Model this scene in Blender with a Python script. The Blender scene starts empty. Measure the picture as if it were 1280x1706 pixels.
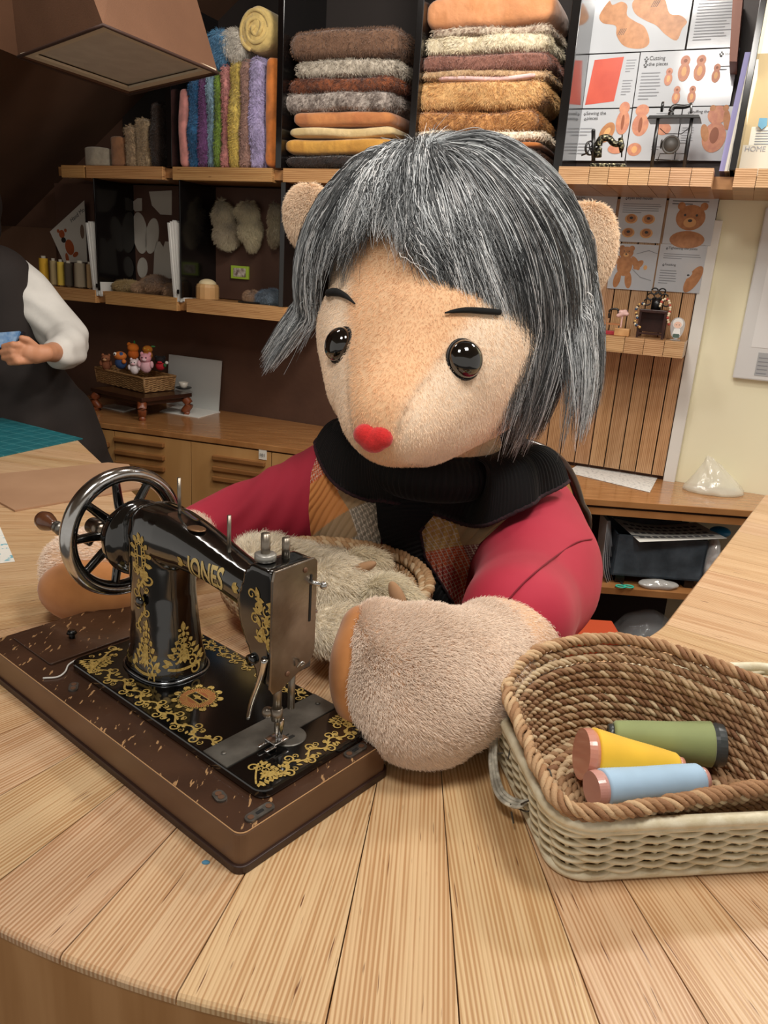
import bpy, bmesh, math, random
import numpy as np
from mathutils import Vector, Matrix, noise as mnoise
from mathutils.bvhtree import BVHTree
random.seed(7); RNG = np.random.default_rng(7)
SC = bpy.context.scene
COL = SC.collection
PI = math.pi

# ------------------------------------------------------------ camera, world, lights, exposure
FPX = 1280.0; CZ = 1.50; PITCH = math.radians(17.5); ROLL = math.atan(.067)
_fw = np.array([0, math.cos(PITCH), -math.sin(PITCH)]); _up0 = np.cross([1, 0, 0], _fw)
_ir = math.cos(ROLL)*np.array([1, 0, 0.]) + math.sin(ROLL)*_up0
_iu = -math.sin(ROLL)*np.array([1, 0, 0.]) + math.cos(ROLL)*_up0
CO = np.array([0, 0, CZ])
cam_d = bpy.data.cameras.new('camera'); cam = bpy.data.objects.new('camera', cam_d); COL.objects.link(cam)
cam_d.sensor_fit = 'HORIZONTAL'; cam_d.sensor_width = 36; cam_d.lens = 36*FPX/1280; cam_d.clip_start = .02
_m = Matrix.Identity(4)
for i in range(3):
    _m[i][0] = _ir[i]; _m[i][1] = _iu[i]; _m[i][2] = -_fw[i]; _m[i][3] = CO[i]
cam.matrix_world = _m
SC.camera = cam
SC.view_settings.view_transform = 'Standard'; SC.view_settings.look = 'None'
SC.view_settings.gamma = 1; SC.view_settings.use_curve_mapping = False
SC.view_settings.exposure = 0.0
wd = bpy.data.worlds.new('world'); SC.world = wd; wd.use_nodes = True
wd.node_tree.nodes['Background'].inputs[0].default_value = (1.0, .93, .84, 1)
wd.node_tree.nodes['Background'].inputs[1].default_value = .56
def area(name, loc, size, power, target, color=(1, .95, .88), sy=None):
    l = bpy.data.lights.new(name, 'AREA'); l.energy = power; l.size = size; l.color = color
    if sy: l.shape = 'RECTANGLE'; l.size_y = sy
    o = bpy.data.objects.new(name, l); COL.objects.link(o); o.location = loc
    o.rotation_euler = (Vector(target)-Vector(loc)).to_track_quat('-Z', 'Y').to_euler()
    return o
area('ceiling_lamp_light', (-.35, .1, 2.78), .4, 16.5, (-.1, .9, .95))
area('ceiling_lamp_light', (.7, .5, 2.78), .4, 17, (.5, .9, .95))
area('ceiling_lamp_light', (1.25, 1.9, 2.78), .35, 27, (1.2, 2.5, 1.2))
area('ceiling_lamp_light', (.2, 1.7, 2.78), .3, 18, (.1, 2.9, 1.7))
area('ceiling_lamp_light', (-.75, 1.7, 2.78), .35, 10, (-.7, 3.0, 1.2))

# ------------------------------------------------------------ pixel -> place helpers (1280x1706 frame)
def ray(x, y): return _fw + _ir*(x-640)/FPX - _iu*(y-853)/FPX
def T(x, y, z=.95):
    d = ray(x, y); return CO + d*(z-CZ)/d[2]
def TY(x, y, Y):
    d = ray(x, y); return CO + d*Y/d[1]
def PL(x, y, p0, n):
    d = ray(x, y); return CO + d*((np.array(p0)-CO)@n)/(d@n)
YW = math.radians(-23)
WU = np.array([math.cos(YW), math.sin(YW), 0]); WN = np.array([math.sin(YW), -math.cos(YW), 0]); W0 = np.array([.3, 3.0, 0])
def ws(x, y, d=0):
    q = PL(x, y, W0+WN*d, WN); return float((q-W0)@WU), float(q[2])
def wp(s, d, z): return W0 + WU*s + WN*d + np.array([0, 0, z])
def PX(q):
    v = np.array(q)-CO; z = v@_fw; return 640+FPX*(v@_ir)/z, 853-FPX*(v@_iu)/z

# ------------------------------------------------------------ materials
MATS = {}
def hexc(h):
    h = h.lstrip('#'); v = [int(h[i:i+2], 16)/255 for i in (0, 2, 4)]
    return tuple((x/12.92 if x <= .04045 else ((x+.055)/1.055)**2.4) for x in v)
def nd(nt, t, **kw):
    n = nt.nodes.new(t)
    for k, v in kw.items():
        if k in n.inputs: n.inputs[k].default_value = v
        else: setattr(n, k, v)
    return n
def mat(name, c, c2=None, sc=20, rough=.6, metal=0, bump=0, bsc=None, stretch=(1, 1, 1), coat=0, sheen=0, spec=.5, det=4, lo=.35, hi=.65, alpha=1, trans=0, coords='Object', emit=0, attr=None):
    if name in MATS: return MATS[name]
    m = bpy.data.materials.new(name); m.use_nodes = True; nt = m.node_tree
    b = nt.nodes['Principled BSDF']; L = nt.links.new
    c = hexc(c) if isinstance(c, str) else c
    b.inputs['Base Color'].default_value = (*c, 1); b.inputs['Roughness'].default_value = rough
    b.inputs['Metallic'].default_value = metal; b.inputs['Specular IOR Level'].default_value = spec
    b.inputs['Coat Weight'].default_value = coat; b.inputs['Coat Roughness'].default_value = .08
    if sheen: b.inputs['Sheen Weight'].default_value = sheen; b.inputs['Sheen Roughness'].default_value = .5
    if alpha < 1: b.inputs['Alpha'].default_value = alpha
    if trans: b.inputs['Transmission Weight'].default_value = trans
    if emit: b.inputs['Emission Color'].default_value = (*c, 1); b.inputs['Emission Strength'].default_value = emit
    if attr:
        a = nd(nt, 'ShaderNodeAttribute', attribute_name=attr); L(a.outputs['Color'], b.inputs['Base Color'])
    if c2 is not None or bump:
        tc = nd(nt, 'ShaderNodeTexCoord'); mp = nd(nt, 'ShaderNodeMapping'); mp.inputs['Scale'].default_value = stretch
        L(tc.outputs[coords], mp.inputs[0])
    if c2 is not None:
        c2 = hexc(c2) if isinstance(c2, str) else c2
        nz = nd(nt, 'ShaderNodeTexNoise', Scale=sc, Detail=det); L(mp.outputs[0], nz.inputs['Vector'])
        r = nd(nt, 'ShaderNodeValToRGB'); r.color_ramp.elements[0].position = lo; r.color_ramp.elements[1].position = hi
        r.color_ramp.elements[0].color = (*c, 1); r.color_ramp.elements[1].color = (*c2, 1)
        L(nz.outputs[0], r.inputs[0])
        if attr:
            mx = nd(nt, 'ShaderNodeMix', data_type='RGBA', blend_type='MULTIPLY'); mx.inputs[0].default_value = 1
            L(a.outputs['Color'], mx.inputs[6]); L(r.outputs[0], mx.inputs[7]); L(mx.outputs[2], b.inputs['Base Color'])
        else: L(r.outputs[0], b.inputs['Base Color'])
    if bump:
        n2 = nd(nt, 'ShaderNodeTexNoise', Scale=bsc or sc, Detail=5); L(mp.outputs[0], n2.inputs['Vector'])
        bp = nd(nt, 'ShaderNodeBump', Strength=min(1, bump), Distance=.004 if bump < 1 else .004*bump)
        L(n2.outputs[0], bp.inputs['Height']); L(bp.outputs[0], b.inputs['Normal'])
    MATS[name] = m; return m

# ------------------------------------------------------------ mesh helpers: shapes are (V, F)
def recenter(V): return (V.min(0)+V.max(0))/2
def box(c, s, ax=None):
    c = np.array(c, float); s = np.array(s, float)/2
    V = np.array([[x, y, z] for x in (-1, 1) for y in (-1, 1) for z in (-1, 1)], float)*s
    if ax is not None: V = V@np.array(ax)
    F = [(0, 1, 3, 2), (4, 6, 7, 5), (0, 4, 5, 1), (2, 3, 7, 6), (0, 2, 6, 4), (1, 5, 7, 3)]
    return V+c, F
def wbox(s0, s1, d0, d1, z0, z1):      # a box in wall coordinates
    return box(wp((s0+s1)/2, (d0+d1)/2, (z0+z1)/2), (abs(s1-s0), abs(d1-d0), abs(z1-z0)), [WU, WN, (0, 0, 1)])
def basis(n):
    n = np.array(n, float); n /= np.linalg.norm(n)
    a = np.array([0, 0, 1.]) if abs(n[2]) < .9 else np.array([1., 0, 0])
    u = np.cross(a, n); u /= np.linalg.norm(u); return u, np.cross(n, u), n
def lathe(prof, o, axis, seg=32, sx=1, u=None, ring=False):   # prof [(r, h)]
    if u is None: u, v, n = basis(axis)
    else:
        n = np.array(axis, float)/np.linalg.norm(axis); u = np.array(u, float); v = np.cross(n, u)
    o = np.array(o, float); k = len(prof)
    a = np.arange(seg)*2*PI/seg
    V = np.concatenate([o + n*h + (np.outer(np.cos(a), u)*sx+np.outer(np.sin(a), v))*r for r, h in prof])
    F = [(i*seg+j, i*seg+(j+1) % seg, (i+1)*seg+(j+1) % seg, (i+1)*seg+j) for i in range(k-1) for j in range(seg)]
    if ring:
        F += [((k-1)*seg+j, (k-1)*seg+(j+1) % seg, (j+1) % seg, j) for j in range(seg)]; return V, F
    if prof[0][0] > 1e-6: F.append(tuple(range(seg))[::-1])
    if prof[-1][0] > 1e-6: F.append(tuple((k-1)*seg+j for j in range(seg)))
    return V, F
def cyl(a, b, r, r2=None, seg=20):
    a = np.array(a, float); b = np.array(b, float); L = np.linalg.norm(b-a)
    return lathe([(r, 0), (r if r2 is None else r2, L)], a, b-a, seg)
def ell(c, r, ax=None, seg=32, rings=18, pw=1):
    r = np.array([r]*3 if np.isscalar(r) else r, float)
    th = np.linspace(0, PI, rings+1); ph = np.arange(seg)*2*PI/seg
    sg = lambda t: np.sign(t)*np.abs(t)**pw
    V = np.array([[sg(math.sin(t))*sg(math.cos(p)), sg(math.sin(t))*sg(math.sin(p)), sg(math.cos(t))] for t in th for p in ph])
    V *= r
    if ax is not None: V = V@np.array(ax)
    F = [(i*seg+j, (i+1)*seg+j, (i+1)*seg+(j+1) % seg, i*seg+(j+1) % seg) for i in range(rings) for j in range(seg)]
    return V+np.array(c), F
def tube(P, r, seg=8, closed=False, flat=None, cap=True):
    P = np.array(P, float); n = len(P); r = np.broadcast_to(np.array(r, float), (n,))
    if closed: tg = np.roll(P, -1, 0)-np.roll(P, 1, 0)
    else: tg = np.gradient(P, axis=0)
    tg /= np.linalg.norm(tg, axis=1)[:, None]+1e-12
    ref = np.array([0, 0, 1.]) if abs(tg[:, 2]).mean() < .8 else np.array([1., 0, 0])
    u = np.cross(tg, ref); u /= np.linalg.norm(u, axis=1)[:, None]+1e-12
    v = np.cross(tg, u)
    a = np.arange(seg)*2*PI/seg; fl = 1 if flat is None else flat
    V = (P[:, None]+r[:, None, None]*(np.cos(a)[None, :, None]*u[:, None]+fl*np.sin(a)[None, :, None]*v[:, None])).reshape(-1, 3)
    m = n if closed else n-1
    F = [(i*seg+j, i*seg+(j+1) % seg, ((i+1) % n)*seg+(j+1) % seg, ((i+1) % n)*seg+j) for i in range(m) for j in range(seg)]
    if not closed and cap: F += [tuple(range(seg))[::-1], tuple((n-1)*seg+j for j in range(seg))]
    return V, F
def loft(rings, cap=True):           # rings: list of (k,3)
    k = len(rings[0]); V = np.concatenate(rings); n = len(rings)
    F = [(i*k+j, i*k+(j+1) % k, (i+1)*k+(j+1) % k, (i+1)*k+j) for i in range(n-1) for j in range(k)]
    if cap: F += [tuple(range(k))[::-1], tuple((n-1)*k+j for j in range(k))]
    return V, F
def rrect(cx, cy, hx, hy, rad, k=6):
    pts = []
    for q, (sx, sy) in enumerate([(1, 1), (-1, 1), (-1, -1), (1, -1)]):
        for i in range(k+1):
            a = q*PI/2+i*PI/2/k
            pts.append((cx+sx*(hx-rad)+rad*math.cos(a), cy+sy*(hy-rad)+rad*math.sin(a)))
    return np.array(pts)
def prism(poly, o, eu, ev, en, t):   # polygon in (u,v) extruded by t along en
    poly = np.array(poly, float); o = np.array(o, float)
    A = o+np.outer(poly[:, 0], eu)+np.outer(poly[:, 1], ev); B = A+np.array(en)*t; k = len(A)
    F = [tuple(range(k))[::-1], tuple(range(k, 2*k))]+[(i, (i+1) % k, k+(i+1) % k, k+i) for i in range(k)]
    return np.concatenate([A, B]), F
def join(*sh):
    V, F, n = [], [], 0
    for v, f in sh:
        V.append(v); F += [tuple(i+n for i in q) for q in f]; n += len(v)
    return np.concatenate(V), F
def smooth_path(P, n=40, closed=False):
    P = np.array(P, float); k = len(P); out = []
    seg = k if closed else k-1
    for i in range(seg):
        p0 = P[(i-1) % k] if closed or i > 0 else 2*P[0]-P[1]
        p1, p2 = P[i], P[(i+1) % k]
        p3 = P[(i+2) % k] if closed or i+2 < k else 2*P[-1]-P[-2]
        m = max(2, n//seg)
        for t in np.arange(m)/m:
            out.append(.5*((2*p1)+(-p0+p2)*t+(2*p0-5*p1+4*p2-p3)*t*t+(-p0+3*p1-3*p2+p3)*t**3))
    if not closed: out.append(P[-1])
    return np.array(out)
def sn(V, f, seed=0):                # cheap smooth noise in about [-1, 1]
    g = np.random.default_rng(seed); o = np.zeros(len(V))
    for k in range(7):
        d = g.normal(size=3); d /= np.linalg.norm(d); o += np.sin(V@d*f*(.6+.8*g.random())+g.random()*6.28)
    return o/3.2
def empty(name, loc, **tags):
    o = bpy.data.objects.new(name, None); COL.objects.link(o); o.location = tuple(loc); o.empty_display_size = .02
    return tag(o, **tags)
def tag(o, label=None, cat=None, group=None, kind=None):
    if label: o['label'] = label
    if cat: o['category'] = cat
    if group: o['group'] = group
    if kind: o['kind'] = kind
    return o
def world_loc(p):
    v = Vector((0, 0, 0))
    while p is not None: v = v+p.location; p = p.parent
    return v
def obj(name, sh, m, parent=None, smooth=True, bev=0, flip=True, colors=None, sub=0, **tags):
    V, F = sh
    V = np.array(V, float)
    if parent is not None:
        org = np.array(world_loc(parent)); loc = (0, 0, 0)
    else:
        org = np.array([(V[:, 0].min()+V[:, 0].max())/2, (V[:, 1].min()+V[:, 1].max())/2, V[:, 2].min()]); loc = org
    me = bpy.data.meshes.new(name); me.from_pydata((V-org).tolist(), [], F); me.validate()
    ms = m if isinstance(m, (list, tuple)) else [m]
    for q in ms: me.materials.append(q)
    if flip:
        bm = bmesh.new(); bm.from_mesh(me); bmesh.ops.recalc_face_normals(bm, faces=bm.faces); bm.to_mesh(me); bm.free()
    if smooth: me.polygons.foreach_set('use_smooth', [True]*len(me.polygons))
    if smooth == 'auto':
        pass
    if colors is not None:
        a = me.color_attributes.new('col', 'FLOAT_COLOR', 'POINT'); a.data.foreach_set('color', np.concatenate([colors, np.ones((len(V), 1))], 1).ravel())
    o = bpy.data.objects.new(name, me); COL.objects.link(o); o.location = tuple(loc)
    if parent is not None: o.parent = parent
    if bev:
        b = o.modifiers.new('bevel', 'BEVEL'); b.width = bev; b.segments = 2; b.limit_method = 'ANGLE'; b.angle_limit = .7
    if sub:
        b = o.modifiers.new('sub', 'SUBSURF'); b.levels = b.render_levels = sub
    return tag(o, **tags)
class MB:                            # one mesh of several materials
    def __init__(s): s.V = []; s.F = []; s.I = []; s.M = []; s.n = 0
    def add(s, sh, m):
        v, f = sh
        if m not in s.M: s.M.append(m)
        s.V.append(v); s.F += [tuple(i+s.n for i in q) for q in f]; s.I += [s.M.index(m)]*len(f); s.n += len(v); return s
    def build(s, name, parent=None, smooth=False, bev=0, **tags):
        o = obj(name, (np.concatenate(s.V), s.F), s.M, parent, smooth, bev, flip=False, **tags)
        if len(o.data.polygons) == len(s.I): o.data.polygons.foreach_set('material_index', s.I)
        else: print('MB mismatch', name)
        bm = bmesh.new(); bm.from_mesh(o.data); bmesh.ops.recalc_face_normals(bm, faces=bm.faces); bm.to_mesh(o.data); bm.free()
        return o
def fuse(shapes, vox=.006, smooth=6):  # closed shapes melted into one continuous surface
    V, F = join(*shapes)
    me = bpy.data.meshes.new('tmp'); me.from_pydata(V.tolist(), [], F)
    bm = bmesh.new(); bm.from_mesh(me); bmesh.ops.recalc_face_normals(bm, faces=bm.faces); bm.to_mesh(me); bm.free()
    o = bpy.data.objects.new('tmp', me); COL.objects.link(o)
    r = o.modifiers.new('r', 'REMESH'); r.mode = 'VOXEL'; r.voxel_size = vox
    if smooth:
        s = o.modifiers.new('s', 'SMOOTH'); s.iterations = smooth; s.factor = .5
    dg = bpy.context.evaluated_depsgraph_get(); dg.update()
    ev = o.evaluated_get(dg); m2 = ev.to_mesh()
    n = len(m2.vertices); A = np.empty(n*3); m2.vertices.foreach_get('co', A)
    F2 = [tuple(p.vertices) for p in m2.polygons]
    ev.to_mesh_clear(); bpy.data.objects.remove(o); bpy.data.meshes.remove(me)
    return A.reshape(-1, 3), F2
def chain(pts, n=10):                # (pos, radius) list -> overlapping spheres, interpolated
    out = []
    for (a, ra), (b, rb) in zip(pts[:-1], pts[1:]):
        a = np.array(a); b = np.array(b)
        m = max(2, int(np.linalg.norm(b-a)/(.18*min(ra, rb)))+1)
        for t in np.arange(m)/m: out.append((a*(1-t)+b*t, ra*(1-t)+rb*t))
    out.append((np.array(pts[-1][0]), pts[-1][1]))
    return [ell(p, r, seg=20, rings=12) for p, r in out]
def bvh(sh): return BVHTree.FromPolygons([Vector(v) for v in sh[0]], sh[1])
def hit(tree, x, y, off=0):          # first surface point met along the view of a pixel of the photo
    d = Vector(ray(x, y)).normalized(); p, nrm, i, dist = tree.ray_cast(Vector(CO), d)
    if p is None:                    # the view just misses: take the nearest place on the surface
        q = Vector(CO)+d*1.35; p, nrm, i, dist = tree.find_nearest(q)
        if dist > .25: return None, None
    nrm = nrm if nrm.dot(d) < 0 else -nrm
    return np.array(p+nrm*off), np.array(nrm)
def vnormals(V, F):
    N = np.zeros_like(V)
    T3 = np.array([q[:3] for q in F]); n = np.cross(V[T3[:, 1]]-V[T3[:, 0]], V[T3[:, 2]]-V[T3[:, 0]])
    for k in range(3): np.add.at(N, T3[:, k], n)
    return N/(np.linalg.norm(N, axis=1)[:, None]+1e-12)
def fur(name, sh, m, parent, count, length, comb, rad=.0004, jit=.45, colf=None, mask=None, lift=.6, outw=None, seed=1, curl=0, cl=.25):
    V, F = sh; V = np.array(V); g = np.random.default_rng(seed)
    tri = []
    for q in F:
        for k in range(1, len(q)-1): tri.append((q[0], q[k], q[k+1]))
    tri = np.array(tri); A, B, C = V[tri[:, 0]], V[tri[:, 1]], V[tri[:, 2]]
    n = np.cross(B-A, C-A); ar = np.linalg.norm(n, axis=1); n /= ar[:, None]+1e-12
    if outw is not None: n = n*np.sign(((A-outw)*n).sum(1))[:, None]
    # keep the side the photo can see, with a generous margin for a step to the side
    vis = (((CO-A)/np.linalg.norm(CO-A, axis=1)[:, None])*n).sum(1) > -.45
    pr = ar*vis
    if mask is not None: pr = pr*mask((A+B+C)/3)
    idx = g.choice(len(tri), count, p=pr/pr.sum())
    r1 = np.sqrt(g.random(count)); r2 = g.random(count)
    P = A[idx]*(1-r1)[:, None]+B[idx]*(r1*(1-r2))[:, None]+C[idx]*(r1*r2)[:, None]; nn = n[idx]
    cd = comb(P, nn) if callable(comb) else np.broadcast_to(np.array(comb, float), P.shape)
    cd = cd-nn*(cd*nn).sum(1)[:, None]; cd /= np.linalg.norm(cd, axis=1)[:, None]+1e-9
    clump = np.stack([sn(P, 60, seed+k) for k in range(3)], 1)
    d = nn*lift+cd*(1-lift)+g.normal(size=P.shape)*jit*.4+clump*cl
    d /= np.linalg.norm(d, axis=1)[:, None]
    L = length*(.6+.6*g.random(count))[:, None]
    d2 = d+cd*.6+g.normal(size=P.shape)*(.15+curl); d2 /= np.linalg.norm(d2, axis=1)[:, None]
    pts = np.stack([P-nn*.001, P+d*L*.5, P+d*L*.5+d2*L*.5], 1)
    cols = colf(P, g) if colf else None
    return hairs(name, pts, rad, m, parent, cols)
def hairs(name, pts, rad, m, parent, cols=None, **tags):
    n, k, _ = pts.shape; org = np.array(world_loc(parent)) if parent is not None else np.zeros(3)
    hc = bpy.data.hair_curves.new(name); hc.add_curves([k]*n)
    hc.attributes['position'].data.foreach_set('vector', (pts-org).astype(np.float32).ravel())
    ra = hc.attributes.get('radius') or hc.attributes.new('radius', 'FLOAT', 'POINT')
    t = np.linspace(1, .25, k); ra.data.foreach_set('value', np.tile(rad*t, n).astype(np.float32))
    if cols is not None:
        ca = hc.attributes.new('col', 'FLOAT_COLOR', 'POINT')
        cc = np.concatenate([np.repeat(cols, k, 0), np.ones((n*k, 1))], 1); ca.data.foreach_set('color', cc.astype(np.float32).ravel())
    hc.materials.append(m)
    o = bpy.data.objects.new(name, hc); COL.objects.link(o)
    if parent is not None: o.parent = parent
    return tag(o, **tags)
def text(name, body, size, o, ex, ey, m, parent=None, extrude=.0003, align='LEFT', **tags):
    cu = bpy.data.curves.new(name, 'FONT'); cu.body = body; cu.size = size; cu.extrude = extrude; cu.align_x = align; cu.resolution_u = 3
    cu.materials.append(m); ob = bpy.data.objects.new(name, cu); COL.objects.link(ob)
    ex = np.array(ex, float); ex /= np.linalg.norm(ex); ey = np.array(ey, float); ey -= ex*(ex@ey); ey /= np.linalg.norm(ey); ez = np.cross(ex, ey)
    M = Matrix.Identity(4)
    org = np.array(world_loc(parent)) if parent is not None else np.zeros(3)
    for i in range(3): M[i][0] = ex[i]; M[i][1] = ey[i]; M[i][2] = ez[i]; M[i][3] = o[i]-org[i]
    dg = bpy.context.evaluated_depsgraph_get(); dg.update()
    me = bpy.data.meshes.new_from_object(ob.evaluated_get(dg)); bpy.data.objects.remove(ob)
    if not me.materials: me.materials.append(m)
    ob = bpy.data.objects.new(name, me); COL.objects.link(ob)
    if parent is not None: ob.parent = parent
    ob.matrix_local = M
    return tag(ob, **tags)
# ------------------------------------------------------------ strip wood (UV driven)
def wood_uv(name, light, mid, dark, su=230, sv=5, rough=.33, wave=.0042, seams=True):
    m = bpy.data.materials.new(name); m.use_nodes = True; nt = m.node_tree; L = nt.links.new
    b = nt.nodes['Principled BSDF']; b.inputs['Roughness'].default_value = rough; b.inputs['Specular IOR Level'].default_value = .4
    uv = nd(nt, 'ShaderNodeUVMap'); mp = nd(nt, 'ShaderNodeMapping'); mp.inputs['Scale'].default_value = (su, sv, 1); L(uv.outputs[0], mp.inputs[0])
    n1 = nd(nt, 'ShaderNodeTexNoise', Scale=1.0, Detail=3); L(mp.outputs[0], n1.inputs['Vector'])
    mp2 = nd(nt, 'ShaderNodeMapping'); mp2.inputs['Scale'].default_value = (2*PI/wave/20, .9, 1); L(uv.outputs[0], mp2.inputs[0])
    wv = nd(nt, 'ShaderNodeTexWave', Scale=1.0, Distortion=1.2, Detail=1); wv.inputs['Detail Scale'].default_value = .6; L(mp2.outputs[0], wv.inputs['Vector'])
    mp3 = nd(nt, 'ShaderNodeMapping'); mp3.inputs['Scale'].default_value = (28, 1.3, 1); L(uv.outputs[0], mp3.inputs[0])
    n2 = nd(nt, 'ShaderNodeTexNoise', Scale=1.0, Detail=3); L(mp3.outputs[0], n2.inputs['Vector'])
    mp4 = nd(nt, 'ShaderNodeMapping'); mp4.inputs['Scale'].default_value = (330, 17, 1); L(uv.outputs[0], mp4.inputs[0])
    n3 = nd(nt, 'ShaderNodeTexNoise', Scale=1.0, Detail=2); L(mp4.outputs[0], n3.inputs['Vector'])
    r = nd(nt, 'ShaderNodeValToRGB'); e = r.color_ramp.elements; e[0].position = .3; e[0].color = (*hexc(mid), 1); e[1].position = .62; e[1].color = (*hexc(light), 1)
    ad = nd(nt, 'ShaderNodeMath', operation='MULTIPLY_ADD'); L(wv.outputs['Fac'], ad.inputs[0]); ad.inputs[1].default_value = .42; L(n1.outputs[0], ad.inputs[2])
    ad2 = nd(nt, 'ShaderNodeMath', operation='MULTIPLY_ADD'); L(n2.outputs[0], ad2.inputs[0]); ad2.inputs[1].default_value = .9; L(ad.outputs[0], ad2.inputs[2])
    ad3 = nd(nt, 'ShaderNodeMath', operation='SUBTRACT'); L(ad2.outputs[0], ad3.inputs[0]); ad3.inputs[1].default_value = .66; L(ad3.outputs[0], r.inputs[0])
    dk = nd(nt, 'ShaderNodeValToRGB'); e = dk.color_ramp.elements; e[0].position = .68; e[0].color = (0, 0, 0, 1); e[1].position = .74; e[1].color = (1, 1, 1, 1); L(n3.outputs[0], dk.inputs[0])
    mx = nd(nt, 'ShaderNodeMix', data_type='RGBA'); L(dk.outputs[0], mx.inputs[0]); L(r.outputs[0], mx.inputs[6]); mx.inputs[7].default_value = (*hexc(dark), 1)
    at = nd(nt, 'ShaderNodeAttribute', attribute_name='tint'); mu = nd(nt, 'ShaderNodeMix', data_type='RGBA', blend_type='MULTIPLY'); mu.inputs[0].default_value = 1
    L(mx.outputs[2], mu.inputs[6]); L(at.outputs['Color'], mu.inputs[7]); L(mu.outputs[2], b.inputs['Base Color'])
    bp = nd(nt, 'ShaderNodeBump', Strength=.35, Distance=.0012); L(ad.outputs[0], bp.inputs['Height']); L(bp.outputs[0], b.inputs['Normal'])
    return m
M_COUNTER = wood_uv('strip_wood', '#D9B992', '#B98E64', '#70452a')
M_PLANK = wood_uv('plank_wood', '#C9A27A', '#A88059', '#6a4022', su=160, sv=6, rough=.3, wave=.006)
M_SHELF = wood_uv('shelf_wood', '#C79A66', '#AC7C4C', '#6a4022', su=160, sv=6, rough=.4, wave=.006)
def planked(name, quads, m, parent=None, seed=3, side=None, amt=.13, warm=0, **tags):
    # quads: list of (V(k,3), faces, uvorigin, udir, vdir); every plank gets its own UV offset and tint
    g = np.random.default_rng(seed); me = bpy.data.meshes.new(name)
    VV, FF, UVd, TT = [], [], [], []; n = 0
    for V, F, o, ud, vd in quads:
        off = g.random(2)*20; t = 1-amt*g.random(); tint = (t, t*(1-.05*g.random()), t*(1-.1*g.random()), 1)
        V = np.array(V); VV.append(V); FF += [tuple(i+n for i in f) for f in F]
        UVd.append(np.stack([(V-o)@ud+off[0], (V-o)@vd+off[1]], 1)); TT += [tint]*len(V); n += len(V)
    V = np.concatenate(VV); U = np.concatenate(UVd)
    org = np.array(world_loc(parent)) if parent is not None else np.array([V[:, 0].mean(), V[:, 1].mean(), V[:, 2].min()])
    me.from_pydata((V-org).tolist(), [], FF)
    uvl = me.uv_layers.new(name='UVMap'); li = np.empty(len(me.loops), int); me.loops.foreach_get('vertex_index', li)
    uvl.data.foreach_set('uv', U[li].ravel())
    a = me.color_attributes.new('tint', 'FLOAT_COLOR', 'POINT'); a.data.foreach_set('color', np.array(TT).ravel())
    me.materials.append(m)
    bm = bmesh.new(); bm.from_mesh(me); bmesh.ops.recalc_face_normals(bm, faces=bm.faces); bm.to_mesh(me); bm.free()
    o = bpy.data.objects.new(name, me); COL.objects.link(o)
    if parent is not None: o.parent = parent
    else: o.location = tuple(org)
    return tag(o, **tags)
def plank_box(c, s, ax, u=0, v=1, bev=0):
    V, F = box(c, s, ax); ax = np.array(ax, float); return (V, F, np.array(c, float), ax[u]+.31*ax[3-u-v], ax[v])

# ------------------------------------------------------------ the room
M_DARKWALL = mat('dark_brown_wall', '#5c3e2d', '#4a3022', sc=3, rough=.75, bump=.25, bsc=40)
M_SOFFIT = mat('soffit_brown', '#5a3d29', '#4a3120', sc=2.5, rough=.8)
M_LWALL = mat('left_wall_brown', '#6f4f3b', '#60432f', sc=3, rough=.75)
M_YELLOW = mat('cream_wall_paint', '#F0EACB', '#ECE5C2', sc=2, rough=.7)
M_WHITE = mat('white_paint', '#E3E1DA', rough=.5)
M_FLOOR = mat('floor_tile', '#6e6a66', '#5f5b57', sc=4, rough=.5)
obj('floor', box((0, 1.0, -.02), (7.4, 6.4, .04)), M_FLOOR, smooth=False, kind='structure')
obj('ceiling', box((0, 1.0, 2.87), (7.4, 6.4, .04)), mat('ceiling_paint', '#8d7b68', rough=.8), smooth=False, kind='structure')
s_tr, _ = ws(1158, 560, 0)
obj('wall_back', wbox(-2.6, s_tr, -.06, -.002, 0, 2.85), M_DARKWALL, smooth=False, kind='structure')
obj('wall_right', wbox(s_tr, 2.6, -.06, -.002, 0, 2.85), M_YELLOW, smooth=False, kind='structure')
obj('trim_1', wbox(s_tr-.018, s_tr+.022, -.002, .022, .80, 1.72), M_WHITE, smooth=False, bev=.003, kind='structure')
# the sloping soffit over the left end of the shelves
a = ws(352, 40, .02); b_ = ws(103, 292, .02); c_ = ws(60, 379, .0)
sl = (b_[1]-a[1])/(b_[0]-a[0])
zt = 2.845; st = a[0]+(zt-a[1])/sl; zb = c_[1]; sb = b_[0]+(zb-b_[1])/sl
poly = [(-2.6, zb), (sb, zb), (st, zt), (-2.6, zt)]
obj('ceiling_slope', prism(poly, wp(0, 0, 0), WU, (0, 0, 1), WN, 1.45), M_SOFFIT, smooth=False, kind='structure')
obj('wall_left', box(wp(-2.6, 1.5, 1.42)-WU*.03, (.06, 3.1, 2.85), [WU, WN, (0, 0, 1)]), M_LWALL, smooth=False, kind='structure')
# a lighter brown strip of wall left of the shelf ends
obj('wall_left_panel', wbox(-2.6, ws(92, 430, .02)[0], -.002, .012, .80, zb), M_LWALL, smooth=False, kind='structure')

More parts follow.
